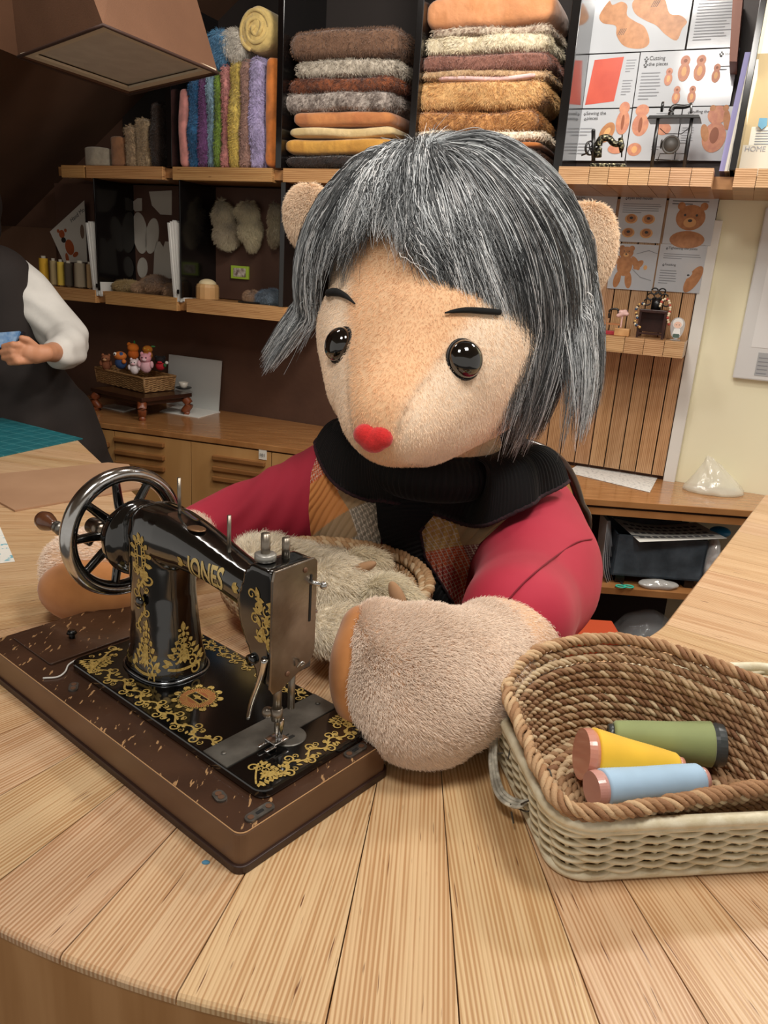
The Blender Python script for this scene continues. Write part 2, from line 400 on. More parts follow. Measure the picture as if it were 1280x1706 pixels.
# ------------------------------------------------------------ the ring-shaped counter
CC = np.array([.09, 1.47]); RO = 1.04; A0, A1 = math.radians(-56), math.radians(57.5); ZT = .95
def pol(a, r): return np.array([CC[0]+r*math.sin(a), CC[1]-r*math.cos(a)])
def rin(a): t = (a-A0)/(A1-A0); return .41*(1-t)+.48*t
cuts = [A0]
for d in (-49.5, -43, -37, -30.5, -24.5, -18.5, -12.6, -6.0, -.3, 5.9, 10.8, 15.9, 22, 28, 34, 40, 46, 52): cuts.append(math.radians(d))
cuts.append(A1)
rows = []                                            # (inner0, outer0, inner1, outer1, arc?)
for a, b in zip(cuts[:-1], cuts[1:]): rows.append(('arc', a, b))
dR = np.array([math.cos(A1), math.sin(A1)]); dL = np.array([-math.cos(A0), -math.sin(A0)]); dL = np.array([-.56, .83])
for k in range(10): rows.append(('R', k*.112, (k+1)*.112))
nl = 11
for k in range(nl): rows.append(('L', k/nl, (k+1)/nl))
def strip_pts(row, n=6):
    k, a, b = row; P = []
    if k == 'arc':
        t = np.linspace(a+.0007, b-.0007, n); return [pol(x, rin(x)) for x in t], [pol(x, RO) for x in t], pol((a+b)/2, 0), pol((a+b)/2, 1)
    if k == 'R':
        i0, o0 = pol(A1, rin(A1)), pol(A1, RO)
        I = [i0+dR*(a+.0006), i0+dR*(b-.0006)]; O = [o0+dR*(a+.0006), o0+dR*(b-.0006)]
    else:
        i0, o0 = pol(A0, rin(A0)), pol(A0, RO); li, lo = 1.27, 2.2
        I = [i0+dL*(a*li+.0006), i0+dL*(b*li-.0006)]; O = [o0+dL*(a*lo+.0006), o0+dL*(b*lo-.0006)]
    return I, O, (I[0]+I[1])/2, (O[0]+O[1])/2
root = empty('counter', (CC[0], CC[1]-.9, 0), label='curved strip-wood counter of radiating planks, wrapping round the big plush doll', cat='counter')
qs = []; side = []
for row in rows:
    I, O, m0, m1 = strip_pts(row); vd = (m1-m0)/np.linalg.norm(m1-m0); ud = np.array([-vd[1], vd[0]])
    k = len(I); e = .0035
    def off(O, I, q): return [o+(i-o)/np.linalg.norm(i-o)*q for o, i in zip(O, I)]
    rings = [(off(I, O, 0), ZT-.009), (off(I, O, 0), ZT-.003), (off(I, O, .003), ZT), (off(O, I, e), ZT), (off(O, I, e*.3), ZT-.0018), (O, ZT-e), (O, ZT-.009)]
    V = np.array([[*p, z] for R_, z in rings for p in R_])
    F = [(j*k+i, j*k+i+1, (j+1)*k+i+1, (j+1)*k+i) for j in range(len(rings)-1) for i in range(k-1)]
    n = len(rings)
    F += [tuple(j*k for j in range(n)), tuple(j*k+k-1 for j in range(n))[::-1], tuple((i) for i in range(k)) + tuple((n-1)*k+i for i in range(k))[::-1]]
    qs.append((V, F, np.array([*m0, ZT]), np.array([*ud, 0]), np.array([*vd, 0])))
planked('countertop', qs, M_COUNTER, root, seed=5)
M_SIDE = mat('counter_side_veneer', '#B98A5A', '#A0703F', sc=5, rough=.4, stretch=(6, 6, .5), coords='Object')
ins = []; outs = []
for row in rows:
    if row[0] != 'arc': continue
    I, O, _, _ = strip_pts(row); ins += I; outs += O
Lr = [r for r in rows if r[0] == 'L']; Rr = [r for r in rows if r[0] == 'R']
ins = [strip_pts(Lr[-1])[0][1]]+ins+[strip_pts(Rr[-1])[0][1]]; outs = [strip_pts(Lr[-1])[1][1]]+outs+[strip_pts(Rr[-1])[1][1]]
def wall_strip(P, z0, z1, inward):
    P = np.array(P); tg = np.gradient(P, axis=0); tg /= np.linalg.norm(tg, axis=1)[:, None]; nn = np.stack([-tg[:, 1], tg[:, 0]], 1)*inward
    A, B = P+nn*.0005, P+nn*.025; k = len(P)
    V = np.array([[*p, z] for Q, z in ((A, z0), (A, z1), (B, z1), (B, z0)) for p in Q])
    F = [(j*k+i, j*k+i+1, ((j+1) % 4)*k+i+1, ((j+1) % 4)*k+i) for j in range(4) for i in range(k-1)]+[(0, k, 2*k, 3*k), (k-1, 2*k-1, 3*k-1, 4*k-1)]
    return V, F
obj('outer_panel', wall_strip(outs, 0, ZT-.0085, 1), M_SIDE, root, smooth=False)
obj('inner_panel', wall_strip(ins, 0, ZT-.0085, -1), M_SIDE, root, smooth=False)
# ------------------------------------------------------------ the plush doll
doll = empty('plush_doll', (.14, 1.5, .47), label='giant plush animal doll with grey wig, red nose and black pleated scarf', cat='plush doll')
def ts(x, y, Y, r): return (TY(x, y, Y), r)
head = fuse(chain([ts(748, 470, 1.36, .2), ts(738, 520, 1.32, .195), ts(718, 585, 1.235, .162), ts(692, 632, 1.17, .125), ts(668, 672, 1.10, .092), ts(658, 694, 1.06, .068)])
            + chain([ts(750, 560, 1.27, .17), ts(775, 620, 1.25, .115), ts(700, 690, 1.12, .078)]) + chain([ts(642, 555, 1.25, .11), ts(628, 636, 1.17, .078), ts(645, 682, 1.09, .058)])
            + [ell(TY(735, 760, 1.36), .11)], vox=.008, smooth=12)
HB = bvh(head)
eL, nL = hit(HB, 568, 575); eR, nR = hit(HB, 772, 598); nose, nN = hit(HB, 622, 731)
lat = eR-eL; lat /= np.linalg.norm(lat); mid = (eL+eR)/2
fdir = nose-mid; fdir /= np.linalg.norm(fdir)
def head_colors(P):
    # a tan centre gusset narrowing towards the nose between paler cheek panels
    t = (P-mid)@fdir; l = (P-mid)@lat; L0 = np.linalg.norm(nose-mid)
    nl = (nose-mid)@lat; c = np.where(t > 0, nl*np.clip(t/L0, 0, 1.2), 0)
    w = np.clip(.075-.045*t/L0, .02, .13)
    k = 1/(1+np.exp((np.abs(l-c)-w)/.004)); k = k*(((P-mid)@np.cross(lat, fdir)) > -5)
    tan = np.array(hexc('#E6BC92')); pale = np.array(hexc('#F3DCC2'))
    n = sn(P, 45, 3)*.05
    seam = 1-.30*np.exp(-((np.abs(l-c)-w)/.0016)**2)*((t > .0) & (t < L0*.95))
    return (tan*k[:, None]+pale*(1-k[:, None]))*(1+n[:, None])*seam[:, None]
HN = vnormals(np.array(head[0]), head[1])
M_PLUSH = mat('plush_backing', '#E6C8A6', rough=.95, attr='col', sheen=.3)
M_PILE = mat('plush_pile', '#E6C8A6', rough=.9, attr='col', spec=.1, sheen=.4)
ho = obj('head', head, M_PLUSH, doll, colors=head_colors(np.array(head[0])), flip=False)
hc0 = TY(720, 560, 1.3)
hairpx0 = None
fur('fur', head, M_PILE, ho, 95000, .0048, lambda P, n: np.broadcast_to(np.array([0, 0, -1.])+fdir*-.2, P.shape), rad=.00036,
    colf=lambda P, g: head_colors(P)*(.95+.25*g.random((len(P), 1))), outw=hc0, lift=.38, cl=.07, jit=.3)
# eyes, nose, brows
M_EYE = mat('black_glass_eye', '#060505', rough=.06, coat=1, spec=.7); M_NOSE = mat('red_felt', '#D81E1E', '#C41616', sc=300, rough=.85, bump=.3, bsc=500, sheen=.4)
for (x, y, r) in ((568, 575, .0255), (773, 599, .0265)):
    p, n = hit(HB, x, y); u, v, n = basis(n)
    e = obj('eye', ell(p+n*.004, (r, r, r*.72), [u, v, n]), M_EYE, doll)
    obj('eye_rim', tube([p+n*.0005+(u*math.cos(a)+v*math.sin(a))*r*1.03 for a in np.arange(28)*2*PI/28], .0022, 6, True), mat('black_rim', '#120d0a', rough=.5), e)
p, n = hit(HB, 622, 731); n = n*.6+np.array([.0, -.3, 0.]) ; 
zz = np.array([0, 0, 1.]); u = np.cross(n, zz); u /= np.linalg.norm(u); n /= np.linalg.norm(n); v = np.cross(u, n)
if u@lat < 0: u = -u; 
if v[2] < 0: v = -v
nosm = fuse([ell(p+u*.010+v*.003, (.018, .0155, .0135), [u, v, n]), ell(p-u*.011+v*.004, (.017, .0155, .0135), [u, v, n]), ell(p-v*.002, (.020, .018, .015), [u, v, n])], vox=.002, smooth=6)
obj('nose', nosm, M_NOSE, doll)
M_BROW = mat('black_felt', '#0b0a0a', rough=.9)
for pts, w in (([(541, 498), (552, 491), (565, 490), (580, 496), (596, 509)], [.0035, .0055, .006, .004, .001]), ([(740, 524), (755, 521), (775, 519), (800, 520), (830, 522)], [.001, .0028, .004, .0045, .004])):
    P = [hit(HB, x, y, .005)[0] for x, y in pts]
    P = smooth_path(P, 20); W_ = np.interp(np.linspace(0, 1, len(P)), np.linspace(0, 1, len(w)), w)
    obj('eyebrow', tube(P, W_, 8), M_BROW, doll)
# ears
M_EARF = mat('cream_plush', '#E7CBAA', '#DFBD98', sc=60, rough=.95, bump=.5, bsc=300, sheen=.3)
def cream(P, g): return np.array(hexc('#F8E0C4'))*(.85+.3*g.random((len(P), 1)))
for (x, y, Y, r, tilt) in ((962, 425, 1.37, (.060, .086, .032), -.28), (520, 366, 1.41, (.045, .058, .03), .25)):
    c = TY(x, y, Y); n = np.array([-.12 if x > 700 else .1, -1, .15]); n /= np.linalg.norm(n); u = np.cross([0, 0, 1], n); u /= np.linalg.norm(u); v = np.cross(n, u)
    if u[0] < 0: u = -u
    u2 = u*math.cos(tilt)+v*math.sin(tilt); v2 = v*math.cos(tilt)-u*math.sin(tilt)
    sh = fuse([ell(c, r, [u2, v2, n])], vox=.006, smooth=2)
    eo = obj('ear', sh, M_EARF, doll); fur('fur', sh, M_PILE, eo, 16000, .009, (0, 0, -1), rad=.00045, colf=cream, outw=c, lift=.55, seed=4)
# ---- wig
HCn = TY(738, 490, 1.355); HR = .222
def sph(x, y, R=HR):
    d = ray(x, y); d = d/np.linalg.norm(d); oc = CO-HCn; b = d@oc; q = b*b-(oc@oc-R*R)
    if q < 0:
        t = -b; p = CO+d*t-HCn; return p/np.linalg.norm(p)
    p = CO+d*(-b-math.sqrt(q))-HCn; return p/np.linalg.norm(p)
pole = sph(700, 258); e1 = sph(690, 420); e1 = e1-pole*(e1@pole); e1 /= np.linalg.norm(e1); e2 = np.cross(pole, e1)
if e2@_ir < 0: e2 = -e2
def azt(v): return math.atan2(v@e2, v@e1), math.acos(np.clip(v@pole, -1, 1))
hem_px = [(470, 560, 0), (505, 560, 0), (540, 425, 0), (575, 378, 0), (610, 362, 0), (650, 358, 0), (690, 385, 0), (712, 432, 0), (745, 480, 0), (790, 530, 0), (830, 560, 0), (868, 612, 0), (898, 685, 0), (948, 695, 0)]
hem = sorted(azt(sph(x, y)) for x, y, _ in hem_px)
hp = [-PI]+[h[0] for h in hem]+[PI]; ht = [2.0]+[h[1] for h in hem]+[2.0]
n_clump, per = 950, 46; K = 16
g = np.random.default_rng(11)
pts = []; cols = []
dark = np.array(hexc('#1b1e21')); lt = np.array(hexc('#E6EBEE')); md = np.array(hexc('#70777B'))
for c in range(n_clump):
    phc = g.uniform(-PI, PI); lay = g.random()
    te = np.interp(phc, hp, ht)*g.normal(1.0, .05 if abs(phc) > 1.3 else .11)
    th0 = te*(1-math.sqrt(g.random()))*.85 if g.random() < .8 else .02+.1*g.random()
    sway = g.normal(0, .085); wob = g.uniform(0, 6.28); tone = np.clip(g.beta(1.1, 1.5), 0, 1)
    tone = g.choice([.06, .25, .55, .85], p=[.3, .22, .26, .22])*g.uniform(.8, 1.2)
    col = dark*(1-tone)+lt*tone
    if g.random() < .25 and te > 1.5: col = col*.6+np.array(hexc('#5a4a40'))*.4
    left = math.cos(phc) < .88 and math.sin(phc) < 0
    if left: te *= 1.10
    hgt = .004+.030*lay
    for k in range(per):
        lcap = .085*g.uniform(.75, 1.15)
        if k % 5 == 0: sub_ = dark+(col-dark)*g.choice([.15, .8, 1.7], p=[.4, .3, .3])
        ph0 = phc+g.normal(0, .05)/(math.sin(max(th0, .12))+.15); t0 = max(.005, th0+g.normal(0, .05)); tend = te*g.normal(1, .045 if abs(phc) > 1.3 else .085)
        if k < 2: tend *= 1.04
        if tend < t0+.1: tend = t0+.1
        s = np.linspace(0, 1, K); th = t0+(tend-t0)*s
        ph = ph0+(phc-ph0)*.86*s*s+sway*s*s+.03*np.sin(wob+5*s)+.25*(1-np.minimum(th/.35, 1))*(1 if phc > -.6 else -.3)
        h = hgt*np.minimum(1, s*5)*(1-.35*s)+g.normal(0, .0022)
        fl = 1.42 if left else 1.62                                   # past this polar angle the hair hangs free
        tt = np.minimum(th, fl); R = HR+h
        dirs = pole*np.cos(tt)[:, None]+(e1*np.cos(ph)[:, None]+e2*np.sin(ph)[:, None])*np.sin(tt)[:, None]
        P = HCn+dirs*R[:, None]
        ex = np.maximum(th-fl, 0)*HR*(1.0 if left else 1.12)
        ex = ex*min(1, (lcap if left else lcap*2.15)/max(ex[-1], 1e-6))
        out = dirs.copy(); out[:, 2] = 0; out /= np.linalg.norm(out, axis=1)[:, None]+1e-9
        P = P+np.array([0, 0, -1.])*ex[:, None]+out*(ex*(.72 if left else .42 if math.cos(phc) < .45 else .1)-ex*ex*(.6 if left else 1.2))[:, None]+g.normal(0, .0006, (K, 3))+(np.sin(s[:, None]*g.uniform(4, 10)+g.uniform(0, 6.28, 3))*.0035*s[:, None]*g.random())
        pts.append(P); cols.append(np.clip(sub_*g.uniform(.7, 1.4), 0, 1))
for k in range(420):                                # stray tuft at the crown
    ph = g.uniform(-PI, PI); L = g.uniform(.02, .05); d = pole*g.uniform(.15, .8)+(e1*math.cos(ph)+e2*math.sin(ph)); d /= np.linalg.norm(d)
    b0 = HCn+pole*(HR+.01)+(e1*math.cos(ph)+e2*math.sin(ph))*.02*g.random(); s = np.linspace(0, 1, K)[:, None]
    q = g.normal(0, 1, 3); pts.append(b0+d*L*s+(q*.012)*s*s-pole*.02*s*s); cols.append(lt*g.uniform(.4, 1.1))
pts = np.array(pts); cols = np.array(cols)
M_HAIR = mat('wig_fibre', '#666a6e', rough=.38, attr='col', spec=.6)
thv = np.linspace(0, 1, 26); phv = np.linspace(-PI, PI, 65)[:-1]
V = []; 
for t in thv:
    for ph in phv:
        te = min(np.interp(ph, hp, ht), 1.72)*.95*t; V.append(HCn+(HR-.002)*(pole*math.cos(te)+(e1*math.cos(ph)+e2*math.sin(ph))*math.sin(te)))
Fc = [(i*64+j, i*64+(j+1) % 64, (i+1)*64+(j+1) % 64, (i+1)*64+j) for i in range(25) for j in range(64)]
cap = obj('wig', (np.array(V), Fc), mat('wig_cap', '#1c1d1f', rough=.9), doll)
hairs('hair', pts, .00055, M_HAIR, cap, cols)
# ---- shirt, arms, paws
M_SHIRT = mat('crimson_jersey', '#B5263F', '#AC2039', sc=8, rough=.8, sheen=.06, bump=.15, bsc=14)
tors = chain([(TY(672, 800, 1.46), .15), (TY(672, 880, 1.46), .185), (TY(680, 1010, 1.48), .2)])+chain([(np.array([.14, 1.5, .82]), .2), (np.array([.14, 1.5, .68]), .2)])
slR = chain([(TY(800, 830, 1.44), .125), (TY(862, 880, 1.38), .122), (TY(896, 938, 1.27), .112), (TY(893, 980, 1.18), .102), (TY(872, 1008, 1.1), .088), (T(862, 1028, 1.06), .078)])
slL = chain([(TY(570, 810, 1.46), .10), (TY(500, 835, 1.46), .09), (TY(420, 862, 1.44), .076), (TY(350, 893, 1.42), .07), (TY(300, 915, 1.38), .066)])
shirt = fuse(tors+slR+slL, vox=.009, smooth=22)
SV = np.array(shirt[0])
# creases along the sleeves
def creases(V):
    eL0 = TY(520, 760, 1.4); dv = TY(300, 905, 1.4)-eL0; dv /= np.linalg.norm(dv); rel = V-eL0; x = rel@dv
    perp = np.cross(dv, [0, -1, 0]); y = rel@perp
    w = np.exp(-((x-.17)/.12)**2)*(V[:, 0] < .0)
    d = w*.003*np.sin(y*150+12*np.sin(x*9)+x*18)
    c2 = TY(930, 900, 1.25); r2 = np.linalg.norm(V-c2, axis=1); w2 = np.exp(-((r2-.1)/.07)**2)*(V[:, 0] > .2)
    return d + w2*.002*sn(V*[1, 1, 2.5], 30, 4)+.003*sn(V, 22, 9)
SV = SV+vnormals(SV, shirt[1])*creases(SV)[:, None]
shirt = (SV, shirt[1]); SB = bvh(shirt)
sh_o = obj('shirt', shirt, M_SHIRT, doll)
# sleeve seam and hem of the near sleeve
P = [hit(SB, x, y, .002)[0] for x, y in [(985, 899), (960, 905), (930, 925), (900, 948), (870, 975), (848, 1000)]]
obj('seam', tube(smooth_path(P, 30), .0012, 6), mat('crimson_seam', '#7d1528', rough=.9), sh_o)
M_ARM = mat('cream_arm_plush', '#E9D2BB', '#E2C5A8', sc=25, rough=.95, attr='col', sheen=.3)
def armcol(P):
    n = sn(P, 30, 5); return np.array(hexc('#F3E0CE'))*(1+.05*n[:, None])
aR = fuse(chain([(TY(880, 1005, 1.15), .07), (T(852, 1066, 1.04), .068), (T(800, 1112, 1.036), .074), (T(745, 1135, 1.038), .084), (T(705, 1145, 1.038), .088)])
          + chain([(T(712, 1128, 1.045), .085), (T(655, 1085, 1.07), .052), (T(632, 1042, 1.085), .031)])+chain([(T(648, 1100, 1.05), .046), (T(668, 1150, 1.03), .062), (T(720, 1175, 1.02), .068)]), vox=.006, smooth=8)
def clampz(sh):
    V = np.array(sh[0]); V[:, 2] = np.maximum(V[:, 2], .9505); return V, sh[1]
aR = clampz(aR)
def armf(P, g): return armcol(P)*(.9+.3*g.random((len(P), 1)))
ao = obj('arm', aR, M_ARM, doll, colors=armcol(np.array(aR[0])), flip=False)
fc = T(740, 1110, 1.05)
fur('fur', aR, M_PILE, ao, 85000, .0078, lambda P, n: np.broadcast_to(_ir*.8-_iu*.5, P.shape), rad=.00042, colf=armf, outw=None, lift=.5, seed=21,
    mask=lambda c: np.clip((.150-np.linalg.norm(c-T(700, 1130, 1.04), axis=1))/.02, 0, 1))
fur('fur', aR, M_PILE, ao, 26000, .0040, lambda P, n: np.broadcast_to(_ir*.8-_iu*.5, P.shape), rad=.00036, colf=armf, outw=None, lift=.35, seed=27, cl=.06, jit=.3,
    mask=lambda c: np.clip((np.linalg.norm(c-T(700, 1130, 1.04), axis=1)-.135)/.02, 0, 1))
M_PAD = mat('tan_suede', '#B87A42', '#AB6E38', sc=30, rough=.9, sheen=.3)
AB = bvh(aR)
# paw pad: a flattened suede cushion on the tip that faces the machine
pd = [T(601, 1050, 1.078), T(586, 1100, 1.055), T(588, 1150, 1.026), T(616, 1200, .99)]
obj('paw_pad', fuse([ell(p, (.026, .036, r), ) for p, r in zip(smooth_path(pd, 12), np.linspace(.03, .03, 20))], vox=.004, smooth=6), M_PAD, ao)
aL = clampz(fuse(chain([(TY(330, 905, 1.41), .062), (T(240, 925, 1.04), .062), (T(175, 945, 1.025), .068), (T(140, 952, 1.018), .064)]), vox=.006, smooth=6))
al = obj('arm', aL, M_ARM, doll, colors=armcol(np.array(aL[0])), flip=False)
fur('fur', aL, M_PILE, al, 22000, .009, lambda P, n: np.broadcast_to(-_ir, P.shape), rad=.00042, colf=armf, outw=T(180, 945, 1.02), lift=.55, seed=22)
padc = T(158, 964, 1.008)-np.array([0, .05, 0])
obj('paw_pad', clampz(ell(padc+np.array([.012, 0, 0]), (.078, .042, .052))), M_PAD, al)
# ---- quilted patchwork vest
def patch(rows, nu, nv, tree, off, shape=None):
    # rows: pixel polylines from the top edge to the bottom edge, laid on the body with an offset
    R = [smooth_path(np.array(r, float), 40) for r in rows]
    R = [np.stack([np.interp(np.linspace(0, 1, nu), np.linspace(0, 1, len(r)), r[:, k]) for k in (0, 1)], 1) for r in R]
    R = np.array(R); G = np.stack([[np.interp(np.linspace(0, 1, nv), np.linspace(0, 1, len(R)), R[:, i, k]) for i in range(nu)] for k in (0, 1)], 2)
    D = np.zeros((nv, nu))
    for j in range(nv):
        for i in range(nu):
            q = hit(tree, *G[i, j])[0]
            D[j, i] = np.nan if q is None else np.linalg.norm(q-CO)
    m = np.nanmedian(D); D = np.where(np.isnan(D) | (np.abs(D-m) > .25), m, D)
    for _ in range(14):
        E = np.pad(D, 1, mode='edge'); D = (E[1:-1, 1:-1]*2+E[:-2, 1:-1]+E[2:, 1:-1]+E[1:-1, :-2]+E[1:-1, 2:])/6
    A = np.zeros((nv, nu, 3))
    for j in range(nv):
        for i in range(nu):
            d = ray(*G[i, j]); A[j, i] = CO+d/np.linalg.norm(d)*(D[j, i]-off-(shape(i/(nu-1), j/(nv-1)) if shape else 0))
    return A
def slab(A, t, col=None):
    nv, nu, _ = A.shape; dv = (A-CO); dv /= np.linalg.norm(dv, axis=2)[..., None]
    V = np.concatenate([A.reshape(-1, 3), (A+dv*t).reshape(-1, 3)]); n = nu*nv
    F = []
    for j in range(nv-1):
        for i in range(nu-1):
            a = j*nu+i; F += [(a, a+1, a+nu+1, a+nu), (n+a, n+a+nu, n+a+nu+1, n+a+1)]
    e = [i for i in range(nu)]+[j*nu+nu-1 for j in range(1, nv)]+[(nv-1)*nu+i for i in range(nu-2, -1, -1)]+[j*nu for j in range(nv-2, 0, -1)]
    for k in range(len(e)): a, b = e[k], e[(k+1) % len(e)]; F.append((a, n+a, n+b, b))
    return V, F
PAL = [hexc(h) for h in ('#CB5A2C', '#B83A2E', '#A58A66', '#8D8577', '#D08A4A', '#4F5D70', '#C4A05A', '#7d3a3a')]
M_QUILT = mat('quilted_cotton', '#ffffff', rough=.85, attr='col', sheen=.2)
def quilt(name, rows, cells, nu=120, nv=150, ang=.35, ruf=0):
    A = patch(rows, nu//3, nv//3, SB, .010)
    from_i = np.linspace(0, nu//3-1, nu); from_j = np.linspace(0, nv//3-1, nv)
    B = np.stack([[np.interp(from_i, np.arange(nu//3), A[j, :, k]) for j in range(nv//3)] for k in range(3)], 2)
    A = np.stack([np.stack([np.interp(from_j, np.arange(nv//3), B[:, i, k]) for i in range(nu)], 1) for k in range(3)], 2)
    w_ = np.linalg.norm(A[nv//2, -1]-A[nv//2, 0]); h_ = np.linalg.norm(A[-1, nu//2]-A[0, nu//2])
    jj, ii = np.mgrid[0:nv, 0:nu]; x = ii/(nu-1)*w_; y = jj/(nv-1)*h_
    xr = x*math.cos(ang)+y*math.sin(ang); q = np.abs(np.sin(xr*PI/.0125))**.5*.0055
    d = A-CO; d /= np.linalg.norm(d, axis=2)[..., None]; A = A-d*q[..., None]
    C = np.zeros((nv, nu, 3)); xx, yy = x*math.cos(.45)-y*math.sin(.45)+.03, y*math.cos(.45)+x*math.sin(.45)*.9; cx = np.clip((xx/w_*len(cells[0])), 0, len(cells[0])-.01).astype(int); cy = np.clip(yy/h_/1.15*len(cells), 0, len(cells)-.01).astype(int)
    for r in range(len(cells)):
        for c in range(len(cells[0])):
            C[(cy == r) & (cx == c)] = PAL[cells[r][c] % 8]
    line = ((xx % .0075) < .0011) | ((yy % .0075) < .0011); lined = np.isin(np.array(cells)[cy, cx], (0, 1, 3, 6, 7))
    C[line & lined] = hexc('#D9CDBB')
    C2 = np.concatenate([C.reshape(-1, 3), C.reshape(-1, 3)*.6])
    return obj(name, slab(A, .006), M_QUILT, vest, colors=C2)
vest = empty('vest', (0, 0, 0)); vest.parent = doll; vest.location = (0, 0, 0)
vest['label'] = 'quilted patchwork vest'
quilt('front_panel', [[(530, 752), (556, 756), (590, 775)], [(518, 790), (560, 790), (620, 800)], [(514, 850), (570, 850), (636, 850)], [(522, 930), (570, 930), (634, 930)], [(540, 1010), (580, 1010), (640, 1010)]],
      [[1, 1, 1], [0, 1, 0], [4, 0, 4], [4, 2, 2], [2, 3, 3], [3, 3, 5], [5, 0, 1], [3, 1, 0]], ang=.75)
quilt('front_panel', [[(690, 840), (760, 840), (860, 850)], [(700, 900), (750, 900), (800, 905)], [(704, 930), (740, 935), (785, 935)], [(715, 975), (745, 980), (775, 980)], [(740, 1040), (755, 1040), (765, 1035)]],
      [[6, 6, 2], [6, 6, 2], [0, 0, 7], [1, 0, 7], [1, 0, 3], [3, 3, 5]], ang=.1)
# ---- pleated scarf
M_SCARF = mat('black_pleated_chiffon', '#08080a', rough=.72, sheen=.05, spec=.25); M_LACE = mat('plum_lace', '#35161f', '#12070c', sc=300, rough=.9)
tg = fuse(tors+chain([(TY(800, 830, 1.44), .125), (TY(862, 880, 1.38), .118)])+chain([(TY(570, 810, 1.46), .10), (TY(500, 835, 1.46), .085)])+[ell(TY(735, 740, 1.4), .12)], vox=.012, smooth=14); TB = bvh(tg)
scarf = empty('scarf', (0, 0, 0)); scarf.parent = doll; scarf.location = (0, 0, 0); scarf['label'] = 'black pleated scarf with lace edge'
nc = TY(728, 762, 1.34)
def collar(front, back_r, nA, nS, pleat, bul, top_r, top_drop, off):
    # front: hem pixels from the left end round to the right end; the back closes behind the neck
    H = smooth_path(np.array([hit(SB, x, y, off)[0] if hit(SB, x, y)[0] is not None else TY(x, y, yy) for x, y, yy in front]), 60)
    an = np.unwrap(np.arctan2(H[:, 1]-nc[1], H[:, 0]-nc[0])); a0, a1 = an[0], an[-1]
    full = a0+2*PI*np.sign(a1-a0)
    bk = np.linspace(a1, full, 24)[1:-1]; t = np.linspace(0, 1, 24)[1:-1]
    Bk = np.stack([nc[0]+back_r*np.cos(bk), nc[1]+back_r*.7*np.sin(bk), H[-1, 2]*(1-t)+H[0, 2]*t+.03*np.sin(PI*t)], 1)
    H = smooth_path(np.concatenate([H[::2], Bk]), nA, True); 
    ds = np.concatenate([[0], np.cumsum(np.linalg.norm(np.diff(H, axis=0), axis=1))]); n = nA
    H = np.stack([np.interp(np.linspace(0, ds[-1], n), ds, H[:, k]) for k in range(3)], 1)
    an = np.arctan2(H[:, 1]-nc[1], H[:, 0]-nc[0])
    top = np.stack([nc[0]+top_r*np.cos(an), nc[1]+top_r*.85*np.sin(an), np.full(n, nc[2]+top_drop)], 1)
    R = []; ph = np.arange(n)/n*2*PI
    for s in np.linspace(0, 1, nS):
        P = top*(1-s)+H*s; o = P-nc; o[:, 2] = 0; o /= np.linalg.norm(o, axis=1)[:, None]+1e-9
        P = P+np.array([0, 0, 1])*bul*math.sin(PI*s)+o*bul*.6*math.sin(PI*s)
        P = P+(o*.6+np.array([0, 0, .8]))*(.0035*(.4+.6*s)*np.abs(((ph*pleat/2/PI) % 1)-.5)[:, None]*2)+(o+[0, 0, .5])*(.007*s*np.sin(ph*9+1.5*np.sin(ph*4)))[:, None]
        R.append(P)
    inner = [r-np.array([0, 0, .003])-0 for r in R[::-1]]
    return loft(R+inner, cap=False), R[-1]
sh, hemc = collar([(522, 712, 1.4), (532, 748, 1.38), (560, 795, 1.3), (600, 826, 1.28), (650, 838, 1.27), (705, 852, 1.27), (765, 872, 1.28), (828, 892, 1.28), (880, 866, 1.3), (930, 822, 1.33), (938, 790, 1.38)], .17, 900, 14, 190, .035, .105, .022, .024)
obj('upper_ruffle', sh, M_SCARF, scarf)
a = np.arange(240)*2*PI/240
wrap = []
for q in np.linspace(-1, 1, 15):
    r_ = .5+.5*math.sqrt(max(0, 1-q*q)); pl = .0022*np.cos(a*60)*(1-q*q)
    wrap.append(np.stack([nc[0]-.005+(.118*r_+pl)*np.cos(a), nc[1]-.015+(.108*r_+pl)*np.sin(a), nc[2]-.018+.045*q-.03*(a > PI)*np.sin(a)*-1*.0+0*a], 1))
obj('neck_wrap', loft(wrap), M_SCARF, scarf)
obj('lace_edge', tube(hemc[::3], .0035, 6, True), M_LACE, scarf)
def pleated(u, v): return .0045*abs(((v*26+u*3) % 1)-.5)*2+.006*math.sin(u*PI)
A = patch([[(625, 820), (680, 830), (735, 845)], [(630, 880), (670, 880), (700, 885)], [(645, 930), (680, 930), (708, 930)], [(690, 975), (710, 972), (730, 965)], [(725, 1030), (742, 1020), (757, 1008)]], 26, 150, TB, .026, pleated)
obj('hanging_tail', slab(A, .008), M_SCARF, scarf)
obj('lace_edge', tube([A[j, -1] for j in range(30, 150, 4)]+[A[-1, i] for i in range(25, -1, -3)], .003, 6), M_LACE, scarf)
